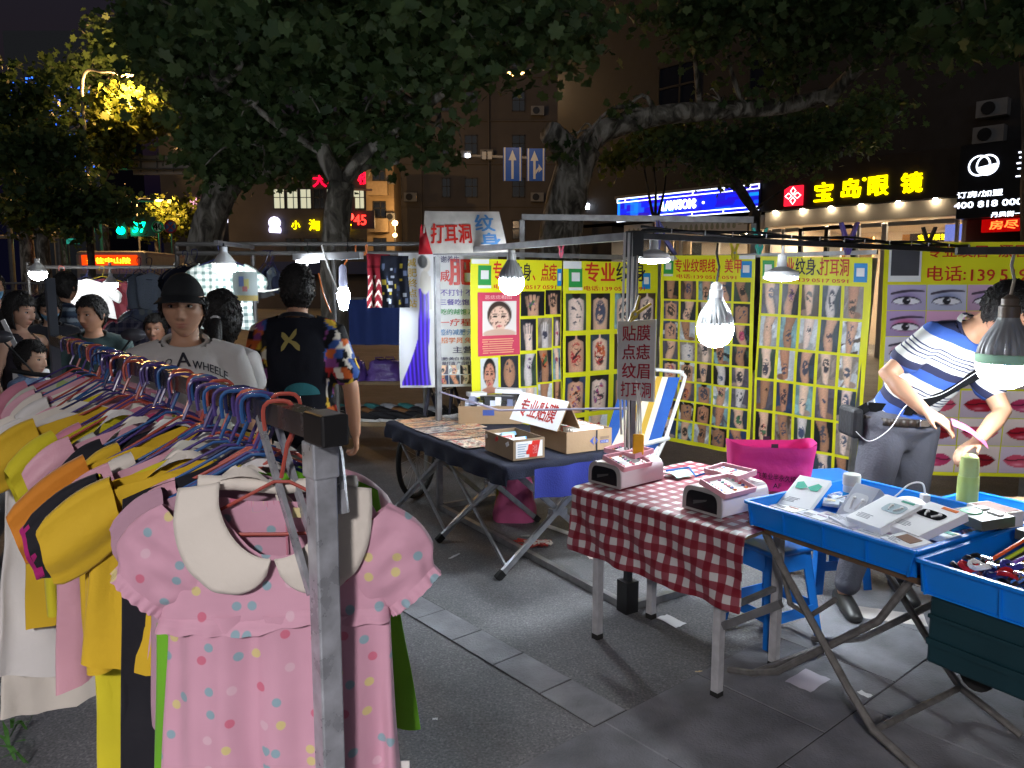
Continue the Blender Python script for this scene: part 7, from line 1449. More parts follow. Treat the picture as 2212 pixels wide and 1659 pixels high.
def head(skin,female=False,lip='#a8605a',brow='#241c18'):
    vs=[];cols=[];nu,nv=84,64; sk=np.array(C(skin)); lp=np.array(C(lip)); br=np.array(C(brow)); dk=np.array(C('#2a1a14'))
    for j in range(nv+1):
        po=math.pi*(j/nv)
        for i in range(nu):
            t=(i/nu)*2-1; az=math.pi*(.42*t+.58*t**3); x,y,z=head_pt(az,po); c=sk.copy()
            if y<0.02:
                f=min(1,max(0,(-y+.02)/.05)); ax=abs(x)
                d=.003*gs(ax,z,.03,.022,.022,.008)-.0105*gs(ax,z,.031,.006,.017,.011)+.004*gs(ax,z,.045,-.022,.018,.016)
                nz=max(0,min(1,(.008-z)/.042)) if z<.008 else 0
                if z>-.048: d+=(.005+.019*nz)*math.exp(-(x/(.0085+.004*nz))**2)*(1 if z>-.036 else max(0,1-(-.036-z)/.012))*(1 if z<.02 else max(0,1-(z-.02)/.02))
                d+=.008*gs(ax,z,.0125,-.036,.007,.007)
                d+=.0065*gs(x,z,0,-.060,.021,.006)+.007*gs(x,z,0,-.0715,.018,.006)-.004*gs(x,z,0,-.0655,.024,.0025)+.007*gs(x,z,0,-.102,.02,.016)-.003*gs(x,z,0,-.084,.018,.006)
                y-=d*f
                k=max(gs(x,z,0,-.0605,.020,.0045),gs(x,z,0,-.0715,.017,.005)); k=min(1,k*1.3)*f; c=c*(1-.75*k)+lp*.75*k
                k=gs(ax,z,.031,.0255+.002*math.cos((ax-.031)*60),.017,.0036 if not female else .0028)*f; c=c*(1-.85*k)+br*.85*k
                k=gs(ax,z,.0085,-.043,.004,.003)*f*.7; c=c*(1-k)+dk*k
                k=gs(ax,z,.05,-.03,.02,.02)*f*.12; c=c*(1-k)+lp*k
            vs.append(V((x,y,z))); cols.append(tuple(c))
    fs=[(j*nu+i,j*nu+(i+1)%nu,(j+1)*nu+(i+1)%nu,(j+1)*nu+i) for j in range(nv) for i in range(nu)]
    fs=[f for f in fs]; m=MB(); m.v=vs; m.f=fs; m.c=cols
    for s in(-1,1):       # ears
        e=MB(); e.grid(lambda i,j:V((s*(.073+.006*math.sin(j*math.pi)*1.0+.010*math.sin(i*6.283)*.5+ .004*i*0),.012+.017*math.cos(i*6.283)*math.sin(j*math.pi)+.006*(1-2*j),-.004+.030*(1-2*j)+.004*math.sin(i*6.283))),12,10,wrap=True); n=len(m.v); m.v+=e.v; m.f+=[tuple(q+n for q in f) for f in e.f]; m.c+=[tuple(sk*.95)]*len(e.v)
    return m
def hair_shell(style,seed,scale=1.0):
    m=MB(); nu,nv=72,48; P={};
    def keep(x,y,z):
        z+=.010*noise.noise(V((x*70,y*70,seed)))+.005*noise.noise(V((x*190,y*190,seed)))
        if style=='short': return z>.062 if y<-.045 else (z>.030-.05*(y+.045)/.03 if y<-.015 else (z>-.02 if y<.03 else z>-.080))
        if style=='long': return z>.055 if y<-.05 else (z>-.12 if y>-.015 else z>.02)
        return z>.04
    vs=[];idx={}
    for j in range(nv+1):
        for i in range(nu):
            x,y,z=head_pt(2*math.pi*i/nu,math.pi*j/nv); g=1.055+.03*(z>.03)+.025*noise.noise(V((x*60,y*60,z*25+seed)))+.015*noise.noise(V((x*150,y*150,z*60)))
            if style=='long' and y>-.02: g+=.10+.10*max(0,-z/.1)
            vs.append(V((x*g,y*g+.003,z*g+(.006 if z>0 else 0))))
    for j in range(nv):
        for i in range(nu):
            q=[j*nu+i,j*nu+(i+1)%nu,(j+1)*nu+(i+1)%nu,(j+1)*nu+i]; c=sum((vs[k] for k in q),V((0,0,0)))/4
            if keep(*c): m.f.append(tuple(q))
    m.v=vs; return m
HAIRM=M('black hair',(.012,.010,.009),rough=.6,var=.3,scale=60,bump=.35,bscale=120,spec=.5); SKM=VC('skin',rough=.5,spec=.4); SKM.node_tree.nodes['Principled BSDF'].inputs['Subsurface Weight'].default_value=.08; SKM.node_tree.nodes['Principled BSDF'].inputs['Subsurface Radius'].default_value=(.02,.008,.004)
CLV=VC('printed cloth',rough=.8,spec=.2,bump=.12)
def hand_lofts(mb,w,d,nrm,side,s=1.0,curl=.5,spread=.1):
    """w wrist, d direction along palm, nrm palm normal; thumb side = side*(d x nrm)"""
    w,d,nrm=V(w),V(d).normalized(),V(nrm).normalized(); th=d.cross(nrm).normalized()*side
    loft(mb,[w,w+d*.035*s,w+d*.085*s],[(.026*s,.019*s),(.038*s,.016*s),(.040*s,.013*s)],th,12)
    for k,(o_,l) in enumerate(((.028,.072),(.010,.080),(-.009,.075),(-.027,.058))):
        b=w+d*.085*s+th*o_*s; dd=(d+th*(o_*spread*20*.3)).normalized(); pts=[b-d*.01]; p=b; a=0
        for q,seg in enumerate((.42,.33,.25)):
            a+=curl*(.75 if q==0 else .95); v=dd*math.cos(a)+nrm*math.sin(a); p=p+v*l*seg*s; pts.append(p.copy())
        loft(mb,pts,[.0095*s,.009*s,.008*s,.0068*s],th,8)
    b=w+d*.025*s+th*.030*s; v=(d*.65+th*.75+nrm*.25).normalized(); p1=b+v*.036*s; v2=(d*.85+th*.35+nrm*.4*(1+curl)).normalized(); p2=p1+v2*.028*s; loft(mb,[b-v*.01,b,p1,p2],[.013*s,.013*s,.010*s,.0082*s],nrm,8)
def person(label,base,face,H=1.70,J=None,skin='#c69a80',shirt=None,sleeve=.55,trousers=(.03,.03,.035),hair='short',female=False,cap=None,mask=None,hyaw=0,hpitch=0,hroll=0,shirtcol=None,tank=False,voxel=.0115,hands=True,scale_w=1.0,curl=.5,eyes=True,shoes=(.02,.02,.02),name='person',sit=None,hairc=None,pony=False,tuck=False):
    k=H/1.70; ca,sa=math.cos(face),math.sin(face)
    def L(p): p=V(p); return V((base[0]+(p.x*ca-p.y*sa),base[1]+(p.x*sa+p.y*ca),base[2]+p.z))
    def S(p): return V(p)*k
    j=dict(pel=(0,.0,.93),wai=(0,.0,1.07),che=(0,-.0,1.26),nek=(0,.015,1.42),hed=(0,-.014,1.558),shR=(.172,.01,1.35),shL=(-.172,.01,1.35),elR=(.225,.03,1.09),elL=(-.225,.03,1.09),wrR=(.22,-.05,.85),wrL=(-.22,-.05,.85),hiR=(.085,0,.90),hiL=(-.085,0,.90),knR=(.095,-.02,.49),knL=(-.095,-.02,.49),anR=(.10,.02,.09),anL=(-.10,.02,.09))
    world={}
    for n,p in j.items(): world[n]=L(S(p))
    if J:
        for n,p in J.items():
            if n[:2] not in('hn','fo'): world[n]=V(p) if len(p)==3 else L(S(p[:3]))
    w=world; rt=(w['shR']-w['shL']).normalized(); rt0=(w['hiR']-w['hiL']).normalized(); g=scale_w*k
    o=thing(name,label,'person',tuple(base))
    b=MB()
    def torso(mb,e,lo=0):
        pts=[w['pel']+(w['pel']-w['wai'])*.35,w['pel'],w['wai'],w['che'],w['nek'].lerp(w['che'],.35),w['nek'].lerp(w['che'],.08)]
        loft(mb,pts[lo:],[(.15*g+e,.105*g+e),(.155*g+e,.11*g+e),(.138*g+e,.098*g+e),(.160*g+e,.112*g+e),(.125*g+e,.085*g+e),(.065*g+e,.060*g+e)][lo:],rt*.5+rt0*.5 if lo==0 else rt,22)
    def arm(mb,s,e,frac=1.0,full=True):
        sh,el,wr=w['sh'+s],w['el'+s],w['wr'+s]; c=w['che'].lerp(w['nek'],.55)
        if full: loft(mb,[c.lerp(sh,.55),sh,sh.lerp(el,.5),el,el.lerp(wr,.35),wr],[.058*g+e,.052*g+e,.045*g+e,.037*g+e,.037*g+e,.0255*g+e],(0,0,1) if abs((el-sh).normalized().z)<.8 else (1,0,0),12)
        else: loft(mb,[c.lerp(sh,.5),sh+V((0,0,.004)),sh.lerp(el,frac*.6),sh.lerp(el,frac)],[.070*g+e,.060*g+e,.058*g+e,.062*g+e],(0,0,1) if abs((el-sh).normalized().z)<.8 else (1,0,0),16)
    torso(b,0); loft(b,[w['nek'].lerp(w['che'],.25),w['nek'],w['hed']+(w['nek']-w['hed'])*.35],[.058*k,.050*k,.050*k],rt,14)
    for s in'RL':
        arm(b,s,0); loft(b,[w['hi'+s]+(w['pel']-w['hi'+s])*.3,w['hi'+s].lerp(w['kn'+s],.4),w['kn'+s],w['kn'+s].lerp(w['an'+s],.35),w['an'+s]],[.082*g,.070*g,.050*g,.050*g,.034*g],rt0,14)
        if hands:
            d=(w['wr'+s]-w['el'+s]).normalized(); sd=1 if s=='R' else -1; inn=(w['pel']-w['wr'+s]); inn=(inn-d*inn.dot(d)).normalized(); hn=J.get('hn'+s) if J else None
            if hn: d2,nr=V(hn[0]).normalized(),V(hn[1]).normalized()
            else: d2,nr=d,inn
            fw=V((sa,-ca,0)); side=1 if d2.cross(nr).dot(fw)>0 else -1; hand_lofts(b,w['wr'+s],d2,nr,side,k*.98,curl)
    vs,fs=remesh(b,voxel*.8 if hands else voxel,3); sk=C(skin); cols=[sk]*len(vs)
    hm=head(skin,female); HM=Matrix.Translation(w['hed'])@Matrix.Rotation(face+hyaw,4,'Z')@Matrix.Rotation(hroll,4,'Y')@Matrix.Rotation(hpitch,4,'X')@Matrix.Scale(k if H>1.4 else k*1.22,4)
    n=len(vs); vs+= [HM@p for p in hm.v]; fs+= [tuple(q+n for q in f) for f in hm.f]; cols+=hm.c
    raw('body',vs,fs,SKM,o,'all',cols)
    if eyes:
        for s in(-1,1):
            m=MB(HM); m.lathe([(.001,-.0105),(.006,-.0085),(.0095,-.004),(.0105,0),(.0095,.004),(.006,.0085),(.001,.0105)],12,(0,0,0),Matrix.Translation(V((s*.0305,-.0675,.006)))@Matrix.Diagonal((1.15,1.0,.72,1))); e=obj('eye',m,M('eye white',(.55,.52,.50),rough=.2),o,smooth='all')
            m=MB(HM); m.tube([V((s*.0305,-.0765,.006)),V((s*.0305,-.0788,.006))],.0048,10); obj('iris',m,M('dark iris',(.012,.008,.006),rough=.15),e)
            m=MB(HM); m.tube([V((s*.0305+q*.013,-.0775+.0055*q*q,.0125-.004*q*q)) for q in(-1,-.5,0,.5,1)],.0016,5); obj('eyelid',m,M('dark lash',(.02,.014,.012)),e)
    if hair:
        hs_=hair_shell(hair,len(label)%9); hs_.f=[f_ for f_ in hs_.f if not cap or sum(hs_.v[t_].z for t_ in f_)/4<.040]; m=MB(HM); m.add(hs_.v,hs_.f)
        if pony: loft(m,[V((0,.095,.01)),V((0,.125,-.03)),V((.005,.13,-.10)),V((.0,.115,-.19)),V((0,.105,-.24))],[.022,.032,.034,.026,.010],(1,0,0),12)
        if hair=='long' and not pony: loft(m,[V((0,.07,.02)),V((0,.085,-.08)),V((0,.085,-.17))],[(.075,.05),(.08,.045),(.06,.03)],(1,0,0),16)
        rr=random.Random(len(label)); fv=[f_ for f_ in hs_.f]
        for q in range(1700):
            f_=fv[rr.randrange(len(fv))]; p_=sum((hs_.v[t_] for t_ in f_),V((0,0,0)))/4+V((rr.uniform(-.004,.004),rr.uniform(-.004,.004),rr.uniform(-.004,.004))); n_=p_.normalized(); d_=V((rr.uniform(-.25,.25),rr.uniform(-.2,.3),-1.0 if p_.z<.085 else -.2)); d_=(d_-n_*d_.dot(n_)*.8).normalized(); l_=rr.uniform(.008,.02); s_=n_.cross(d_).normalized()*.0011
            m.add([p_-s_,p_+s_,p_+d_*l_+n_*rr.uniform(.0,.0022)],[(0,1,2)])
        hr=obj('hair',m,hairc or HAIRM,o,smooth='all'); sdm=hr.modifiers.new('thick','SOLIDIFY'); sdm.thickness=.006
        if pony: m=MB(HM); m.tube([V((.024*math.cos(a),.104+.02*math.sin(a),.0+.012*math.sin(a))) for a in [q*.6283 for q in range(10)]],.007,6,closed=True); obj('hair_tie',m,WHITEP,hr)
    if cap:
        m=MB(HM); m.grid(lambda i,j:(lambda q:V((q[0]*1.085,q[1]*1.075+.002,.036+max(0,q[2]-.03)*1.08+.006)))(head_pt(i*2*math.pi,j*1.30)),40,18,wrap=True); c_=obj('cap',m,M('dark cap cotton',cap,rough=.85,bump=.15,bscale=150),o,smooth='all')
        m=MB(HM)
        def br_(i,j): a=(i-.5)*1.72; r=.084+.066*j*math.cos(a*.95); return V((math.sin(a)*r*.90,-math.cos(a)*r-.002,.048-.024*j-.018*(math.sin(a)**2)*(.35+.65*j)))
        m.grid(br_,20,8); bb=obj('brim',m,MATS['dark cap cotton'],c_,smooth='all'); q=bb.modifiers.new('t','SOLIDIFY'); q.thickness=.004; m=MB(HM); m.lathe([(.009,0),(.007,.005),(.001,.006)],10,(0,.002,.158-.006)); obj('button',m,MATS['dark cap cotton'],c_)
    if mask:
        m=MB(HM); 
        def mk(i,j): a=(i-.5)*2.3; z_=-.018-.082*j; x,y,z=head_pt(a,math.acos(max(-1,min(1,z_/.118)))); return V((x*1.07,y*1.05-.016*math.cos(a)**3,z_))
        m.grid(mk,16,10); q=obj('face_mask',m,M('blue face mask',mask,rough=.7),o,smooth='all')
    if shirt is not None:
        b=MB(); torso(b,.013*g if not tuck else .009*g,1 if tuck else 0)
        if not tank:
            for s in'RL': arm(b,s,.004,sleeve,False)
            q=w['nek'].lerp(w['che'],.16); loft(b,[w['shL'].lerp(q,.05),w['shL'].lerp(q,.55),q,w['shR'].lerp(q,.55),w['shR'].lerp(q,.05)],[.062*g,.066*g,.072*g,.066*g,.062*g],ZZ,14)
        vs2,fs2=remesh(b,voxel,5)
        # folds
        vs2=[p+V((0,0,0))+(.0045*noise.noise(p*9)+.003*noise.noise(p*23))*V((math.sin(p.z*40),math.cos(p.z*31),0)) for p in vs2]
        # drop what covers neck
        nk=w['nek']; up=(w['hed']-w['nek']).normalized(); keepv=[(p-nk).dot(up)<.006*k or (p-nk).length>.095*k for p in vs2]
        if tank: 
            fwd=V((sa,-ca,0)); keepv=[kv and not((p-w['che']).dot(ZZ)>.06*k and (abs((p-w['che']).dot(rt))<.055*k and (p-w['che']).dot(fwd)>0)) for kv,p in zip(keepv,vs2)]
        fs2=[f for f in fs2 if all(keepv[q] for q in f)]
        cols=[shirtcol(p,w,rt) for p in vs2] if shirtcol else None
        ring=[]; cx_=(w['hed']-w['nek']).normalized(); ax_=rt-cx_*rt.dot(cx_); ax_.normalize(); bx_=cx_.cross(ax_)
        for q in range(24): t_=q*math.pi/12; ring.append(nk+cx_*(.004*k+.012*k*math.sin(t_)*(1 if bx_.dot(V((sa,-ca,0)))<0 else -1))+ax_*.080*k*math.cos(t_)+bx_*.076*k*math.sin(t_))
        m=MB(); m.tube(ring,.0105*k if not tank else .004,8,closed=True)
        if not tank: obj('neck_band',m,shirt if not shirtcol else BLKF,o,smooth='all')
        so=raw('shirt',vs2,fs2,CLV if shirtcol else shirt,o,'all',cols); o['_s']=1; del o['_s']
    else: vs2=fs2=None
    b=MB()
    for s in'RL': loft(b,[w['pel'].lerp(w['hi'+s],.7)+(w['wai']-w['pel'])*.3,w['hi'+s],w['hi'+s].lerp(w['kn'+s],.45),w['kn'+s],w['kn'+s].lerp(w['an'+s],.5),w['an'+s].lerp(w['kn'+s],.08)],[(.095*g,.105*g),(.098*g,.110*g),.088*g,.070*g,.062*g,.055*g],rt0,16)
    loft(b,[w['pel']+(w['wai']-w['pel'])*(.22 if tuck else .25),w['pel'],w['hiR'].lerp(w['hiL'],.5)-V((0,0,.03))],[(.150*g if not tuck else .178*g,.110*g if not tuck else .135*g),(.160*g if not tuck else .178*g,.118*g if not tuck else .136*g),(.14*g,.105*g)],rt0,20)
    v3,f3=remesh(b,voxel,5); v3=[p+(.006*noise.noise(p*8)+.004*noise.noise(p*19))*V((1,.6,0)) for p in v3]; raw('trousers',v3,f3,M('trousers '+label[:24],trousers,rough=.85,bump=.2,bscale=90),o,'all')
    for s in'RL':
        m=MB(); a=w['an'+s]; fw=(V((sa,-ca,0)) if not(J and 'foot' in J) else V(J['foot'])).normalized(); z0=V((a.x,a.y,base[2]+.0))
        loft(m,[z0-fw*.07*k+V((0,0,.045*k)),z0+V((0,0,.05*k)),z0+fw*.09*k+V((0,0,.035*k)),z0+fw*.17*k+V((0,0,.026*k))],[(.036*k,.042*k),(.042*k,.048*k),(.045*k,.033*k),(.036*k,.024*k)],fw.cross(ZZ),14); obj('shoe',m,M('shoe '+str(shoes),shoes,rough=.4),o,smooth='all')
    return o,w,HM,(vs2,fs2)
def on_cloth(sv,origin,right,up,into):
    bv=BVHTree.FromPolygons([tuple(p) for p in sv[0]],sv[1]); origin,right,up,into=V(origin),V(right),V(up),V(into)
    def fn(u,v,o=0):
        p=origin+right*u+up*v-into*.5; h=bv.ray_cast(p,into); 
        return (h[0] if h[0] is not None else p+into*.5)-into*(.004+o)
    return fn
# -- man in black cap and white T-shirt
o,w,HM,sv=person('young man in a black cap and white printed T-shirt facing the viewer behind the rail',V((-1.24,2.92,0)),R(20),1.665,skin='#c09478',shirt=fabric('white jersey',(.52,.50,.48)),cap=(.012,.014,.016),hyaw=R(-6),hpitch=R(2),trousers=(.05,.06,.09))
f=on_cloth(sv,w['che']+V((0,0,.085)),V((math.cos(R(20)),math.sin(R(20)),0)),ZZ,V((-math.sin(R(20)),math.cos(R(20)),0)))
m=MB(); write(m,'DRIGO',-.145,-.055,.022,lambda u,v,e:f(u,v-.45*u*u*0+.06*(1-(u/.15)**2),.001),w=.10,bold=.01); write(m,'A',-.03,-.03,.05,lambda u,v,e:f(u,v+.02,.001),bold=.02); write(m,'WHEELE',.025,-.075,.028,lambda u,v,e:f(u,v+.06*(1-(u/.15)**2),.001),w=.12,bold=.02); obj('shirt_print',m,M('dark shirt print',(.02,.02,.03),rough=.8),o)
# -- man in black T-shirt seen from behind
CB=['#b8322e','#d8b23a','#e8e2d4','#3a5aa0','#1a1a1e','#c8622e','#1a1a1e','#8a4a8a','#e8e2d4','#2a2a2e','#16161a']
def colBT(p,w,rt):
    x=(p-w['che']).dot(rt)
    if abs(x)>.140: 
        q=p*26; h=math.sin(math.floor(q.x+.6*math.sin(q.z))*12.9+math.floor(q.y)*78.2+math.floor(q.z*.8)*37.7)*43758.5; return C(CB[int((h-math.floor(h))*len(CB))])
    return (.007,.008,.014)
o,w,HM,sv=person('man seen from behind in a black T-shirt with multicoloured sleeves and a gold X print',V((-1.06,3.82,0)),R(184),1.725,skin='#b98a6e',shirt=BLKF,shirtcol=colBT,trousers=(.02,.022,.03),scale_w=1.08,hyaw=R(8),eyes=False,curl=.75,sleeve=.75,J=dict(elL=(-.25,.02,1.08,0),wrL=(-.255,-.06,.84,0)))
rt=V((1,.0,0)); f=on_cloth(sv,w['che'],rt,ZZ,V((0,1,0)))
m=MB(); 
for a,b,c_,d_ in((-.040,.085,.050,.02),(-.040,.015,.032,.10)):
    n=10; th=.026
    def fx(i,j,a=a,b=b,c_=c_,d_=d_): u=-.01+a+(c_-a)*i; v=-.02+b+(d_-b)*i+(j-.5)*th*(1+.4*math.sin(i*9))*(1.2-.7*abs(i-.5)); return f(u+.0,v+.03,.001)
    m.grid(fx,n,2)
obj('gold_cross_print',m,M('gold print',(.36,.29,.08),rough=.7),o,smooth='all')
m=MB(); m.grid(lambda i,j:f(.035+.085*math.cos(math.pi*i)*j,-.20+.062*math.sin(math.pi*i)*j,.001),14,5); obj('teal_half_circle_print',m,M('teal print',(.02,.16,.19),rough=.7),o)
# -- woman with pony tail
person('woman with a dark ponytail and white top seen from behind',V((-1.34,3.55,0)),R(160),1.59,skin='#c8a48c',shirt=WHF,hair='long',pony=True,female=True,hyaw=R(25),eyes=False,hands=False,sleeve=.4)
# -- man on scooter
o,w,HM,sv=person('man in a dark green shirt sitting on a red scooter, looking left',V((-2.80,5.15,-.16)),R(15),1.72,skin='#bd8d70',shirt=fabric('dark green cotton',(.028,.055,.055)),hyaw=R(-28),hpitch=R(4),sleeve=.95,scale_w=1.08,curl=.7,
 J=dict(elR=(.26,-.16,1.10,0),wrR=(.28,-.40,1.12,0),elL=(-.26,-.14,1.10,0),wrL=(-.26,-.38,1.08,0),knR=(.16,-.40,.86,0),knL=(-.16,-.40,.86,0),anR=(.14,-.36,.45,0),anL=(-.14,-.36,.45,0)),trousers=(.03,.035,.05))
f=on_cloth(sv,w['che'],V((math.cos(R(15)),math.sin(R(15)),0)),ZZ,V((-math.sin(R(15)),math.cos(R(15)),0)))
m=MB(); write(m,'THE MEN STUDIO',.03,.01,.012,lambda u,v,e:f(u,v,.001),w=.10,bold=.01); obj('chest_print',m,WHI,o)
for kz in range(4): m=MB(); c=f(0,.08-kz*.075,.0); m.tube([c,c+V((0,-.006,0))],.007,8); obj('button',m,WHITEP,o)
# -- woman in tank top with child
person('woman in a black tank top with a white strap bag at the left edge',V((-3.14,4.92,0)),R(80),1.575,skin='#c79c84',shirt=fabric('black tank cotton',(.012,.009,.016)),tank=True,hair='long',pony=True,female=True,hpitch=R(8),hands=False,J=dict(elR=(.22,-.10,1.09,0),wrR=(.16,-.34,1.02,0)))
sb=thing('shoulder_strap_bag','white strap bag worn across the black tank top','bag',(-3.0,4.85,.9)); m=MB(); m.bar(V((-3.13,4.74,1.40)),V((-3.0,4.72,1.12)),.028,.006,V((0,1,0))); obj('strap',m,WHITEP,sb); m=MB(); m.box((-2.98,4.74,.98),(.2,.08,.24)); obj('pouch',m,WHITEP,sb,bevel=.02)
person('small child in profile beside the woman in the black tank top',V((-2.93,4.66,.0)),R(85),1.27,skin='#cfa68c',shirt=fabric('blue child cotton',(.12,.18,.3)),hands=False,hpitch=R(5))
person('masked man with black hair cut off by the left edge of the view',V((-4.02,6.0,0)),R(35),1.73,skin='#b98c70',shirt=BLKF,mask=(.18,.40,.60),hands=False)
person('woman in black with a blue face mask looking down behind the tank-top woman',V((-3.62,6.05,0)),R(30),1.56,skin='#bf957c',shirt=BLKF,hair='long',female=True,mask=(.20,.42,.62),hpitch=R(22),hands=False)
def colST(p,w,rt): 
    t=(p.z*11)%1; return (.06,.09,.14) if t<.45 else ((.30,.36,.42) if t<.75 else (.04,.05,.09))
person('man in a blue striped shirt with a shoulder bag turned to the clothes stall',V((-3.78,6.55,0)),R(140),1.74,skin='#a87c62',shirt=BLKF,shirtcol=colST,hands=False,eyes=False,hyaw=R(30))
person('child in white low behind the scooter mirror',V((-2.82,6.1,0)),R(10),1.38,skin='#9a6f58',shirt=WHF,hands=False)
# -- bending seller
def polo_mat():
    ax=(V((2.12,3.56,1.40))-V((1.93,3.78,.93))).normalized()
    m,nt,b=_new('striped polo'); N=nt.nodes; L=nt.links; tc=N.new('ShaderNodeTexCoord'); d=N.new('ShaderNodeVectorMath'); d.operation='DOT_PRODUCT'; d.inputs[1].default_value=tuple(ax); L.new(tc.outputs['Object'],d.inputs[0])
    nz=N.new('ShaderNodeTexNoise'); nz.inputs['Scale'].default_value=5; ad=N.new('ShaderNodeMath'); ad.operation='MULTIPLY_ADD'; ad.inputs[1].default_value=.02; L.new(nz.outputs['Fac'],ad.inputs[0]); L.new(d.outputs['Value'],ad.inputs[2])
    f=N.new('ShaderNodeMath'); f.operation='MULTIPLY'; f.inputs[1].default_value=1/.215; L.new(ad.outputs[0],f.inputs[0]); g=N.new('ShaderNodeMath'); g.operation='FRACT'; L.new(f.outputs[0],g.inputs[0])
    r=N.new('ShaderNodeValToRGB'); r.color_ramp.interpolation='CONSTANT'; e=r.color_ramp.elements; e[0].color=(.03,.085,.33,1); e[1].position=.22; e[1].color=(.012,.014,.05,1); W_=(.58,.57,.55,1); D_=(.03,.035,.09,1)
    for p,c in((.40,W_),(.52,D_),(.55,W_),(.60,D_),(.63,W_),(.68,D_),(.71,W_),(.76,D_),(.79,W_)): q=e.new(p); q.color=c
    L.new(g.outputs[0],r.inputs[0]); L.new(r.outputs[0],b.inputs['Base Color']); b.inputs['Roughness'].default_value=.85; return m
JB=dict(pel=(1.93,3.78,.93),wai=(1.965,3.74,1.07),che=(2.05,3.66,1.25),nek=(2.12,3.56,1.40),hed=(2.20,3.43,1.50),shL=(1.955,3.56,1.375),shR=(2.20,3.66,1.29),elL=(1.745,3.56,1.195),wrL=(1.82,3.36,1.06),elR=(2.26,3.50,1.03),wrR=(2.06,3.34,.93),hiL=(1.85,3.77,.90),hiR=(2.02,3.80,.90),knL=(1.76,3.70,.49),knR=(2.03,3.82,.49),anL=(1.66,3.68,.09),anR=(2.03,3.86,.09),hnL=((.75,-.35,-.45),(.3,.2,-.9)),hnR=((-.85,-.15,-.45),(.2,-.1,-.95)),foot=(-.1,-1,0))
o,w,HM,sv=person('man in a blue and white striped polo bending over the trays, holding pink film',V((1.9,3.75,0)),R(15),1.72,J=JB,skin='#b5886c',shirt=polo_mat(),trousers=(.085,.085,.105),hyaw=R(62),hpitch=R(30),hroll=R(0),sleeve=.62,tuck=True,scale_w=1.1,voxel=.0095,curl=.55,eyes=True)
m=MB(); c=w['pel'].lerp(w['wai'],.18); rt0=(w['hiR']-w['hiL']).normalized(); fwp=rt0.cross(ZZ)
pts=[c+rt0*.197*math.cos(a)+fwp*.156*math.sin(a)+V((0,0,.0)) for a in [q*math.pi/16 for q in range(32)]]
m2=MB()
for i in range(32):
    a,b=pts[i],pts[(i+1)%32]; m2.add([a+V((0,0,-.018)),b+V((0,0,-.018)),b+V((0,0,.018)),a+V((0,0,.018))],[(0,1,2,3)])
bl=obj('belt',m2,M('dark brown belt',(.035,.025,.02),rough=.4),o,smooth='all'); q=bl.modifiers.new('t','SOLIDIFY'); q.thickness=.005; q.offset=1
m=MB(); bc=c+fwp*.163; m.box(bc,(.055,.012,.036),Matrix.Translation(bc)@Matrix.Rotation(math.atan2(rt0.y,rt0.x),4,'Z')@Matrix.Translation(-bc)); obj('buckle',m,M('steel buckle',(.35,.35,.36),rough=.25,metal=.9),bl,bevel=.004)
sbg=thing('shoulder_bag','black shoulder bag with its strap across the bending man\'s back','bag',tuple(w['pel']+V((-.2,0,.05))))
m=MB(); f=on_cloth(sv,w['che'],V((1,0,0)),ZZ,V((0,1,0))); spts=[f(.22,.03,.0),f(.14,-.03,0),f(.04,-.10,0),f(-.06,-.17,0),f(-.14,-.235,0)]+[w['pel']+V((-.19,-.06,.09)),w['pel']+V((-.215,-.0,.05))]
for a,b in zip(spts,spts[1:]): m.bar(a+V((0,-.004,0)),b+V((0,-.004,0)),.006,.046,ZZ)
obj('strap',m,M('black strap',(.006,.006,.007),rough=.9,spec=.1),sbg); m=MB(); m.box(w['pel']+V((-.225,.04,-.0)),(.06,.18,.15)); obj('pouch',m,M('black bag nylon',(.012,.012,.015),rough=.6,bump=.2,bscale=40),sbg,bevel=.02)
m=MB(); limb(m,[f(.20,.02,.008),f(.12,-.03,.010),f(.05,-.08,.010),f(-.04,-.15,.012),w['pel']+V((-.05,-.17,.12)),w['pel']+V((-.13,-.17,-.0)),w['pel']+V((-.20,-.12,-.07)),w['pel']+V((-.25,-.08,-.03))],.0018,.0018,1,5); obj('earphone_cable',m,WHITEP,sbg,smooth=True)
pf=thing('pink_film','strip of pink film held in the bending man\'s hands','film',tuple(w['wrL']+V((.1,-.05,-.05)))); a=w['wrL']+V((.10,-.05,-.045)); b=a+V((.155,-.01,-.10)); m=MB(); d=(b-a); n=V((0,-.4,.9)); s_=d.cross(n).normalized()*.030; m.grid(lambda i,j:a+d*i+s_*(j*2-1)+V((0,0,.015*math.sin(i*3.1))),10,2); obj('strip',m,M('pink film plastic',(.72,.14,.32),rough=.3),pf,smooth='all')
# -- scooter
st=thing('motor_scooter','red scooter with round mirrors under the man in the green shirt','scooter',(-2.75,4.95,0)); RED=M('red scooter paint',(.45,.015,.02),rough=.2,coat=.6,var=.04)
TSc=Tm((-2.78,5.05,0),R(15))
m=MB(TSc); loft(m,[V((0,-.62,.45)),V((0,-.60,.75)),V((0,-.50,1.0))],[(.17,.08),(.20,.09),(.16,.08)],(1,0,0),18); obj('front_shield',m,RED,st,smooth='all')
m=MB(TSc); loft(m,[V((0,-.45,.30)),V((0,-.1,.28)),V((0,.1,.5)),V((0,.55,.62))],[(.14,.06),(.15,.05),(.16,.16),(.12,.12)],(1,0,0),16); obj('body',m,M('dark scooter body',(.03,.03,.035),rough=.3),st,smooth='all')
m=MB(TSc); loft(m,[V((0,-.02,.70)),V((0,.25,.72)),V((0,.5,.74))],[(.13,.05),(.15,.05),(.12,.04)],(1,0,0),14); obj('seat',m,BLACK,st,smooth='all')
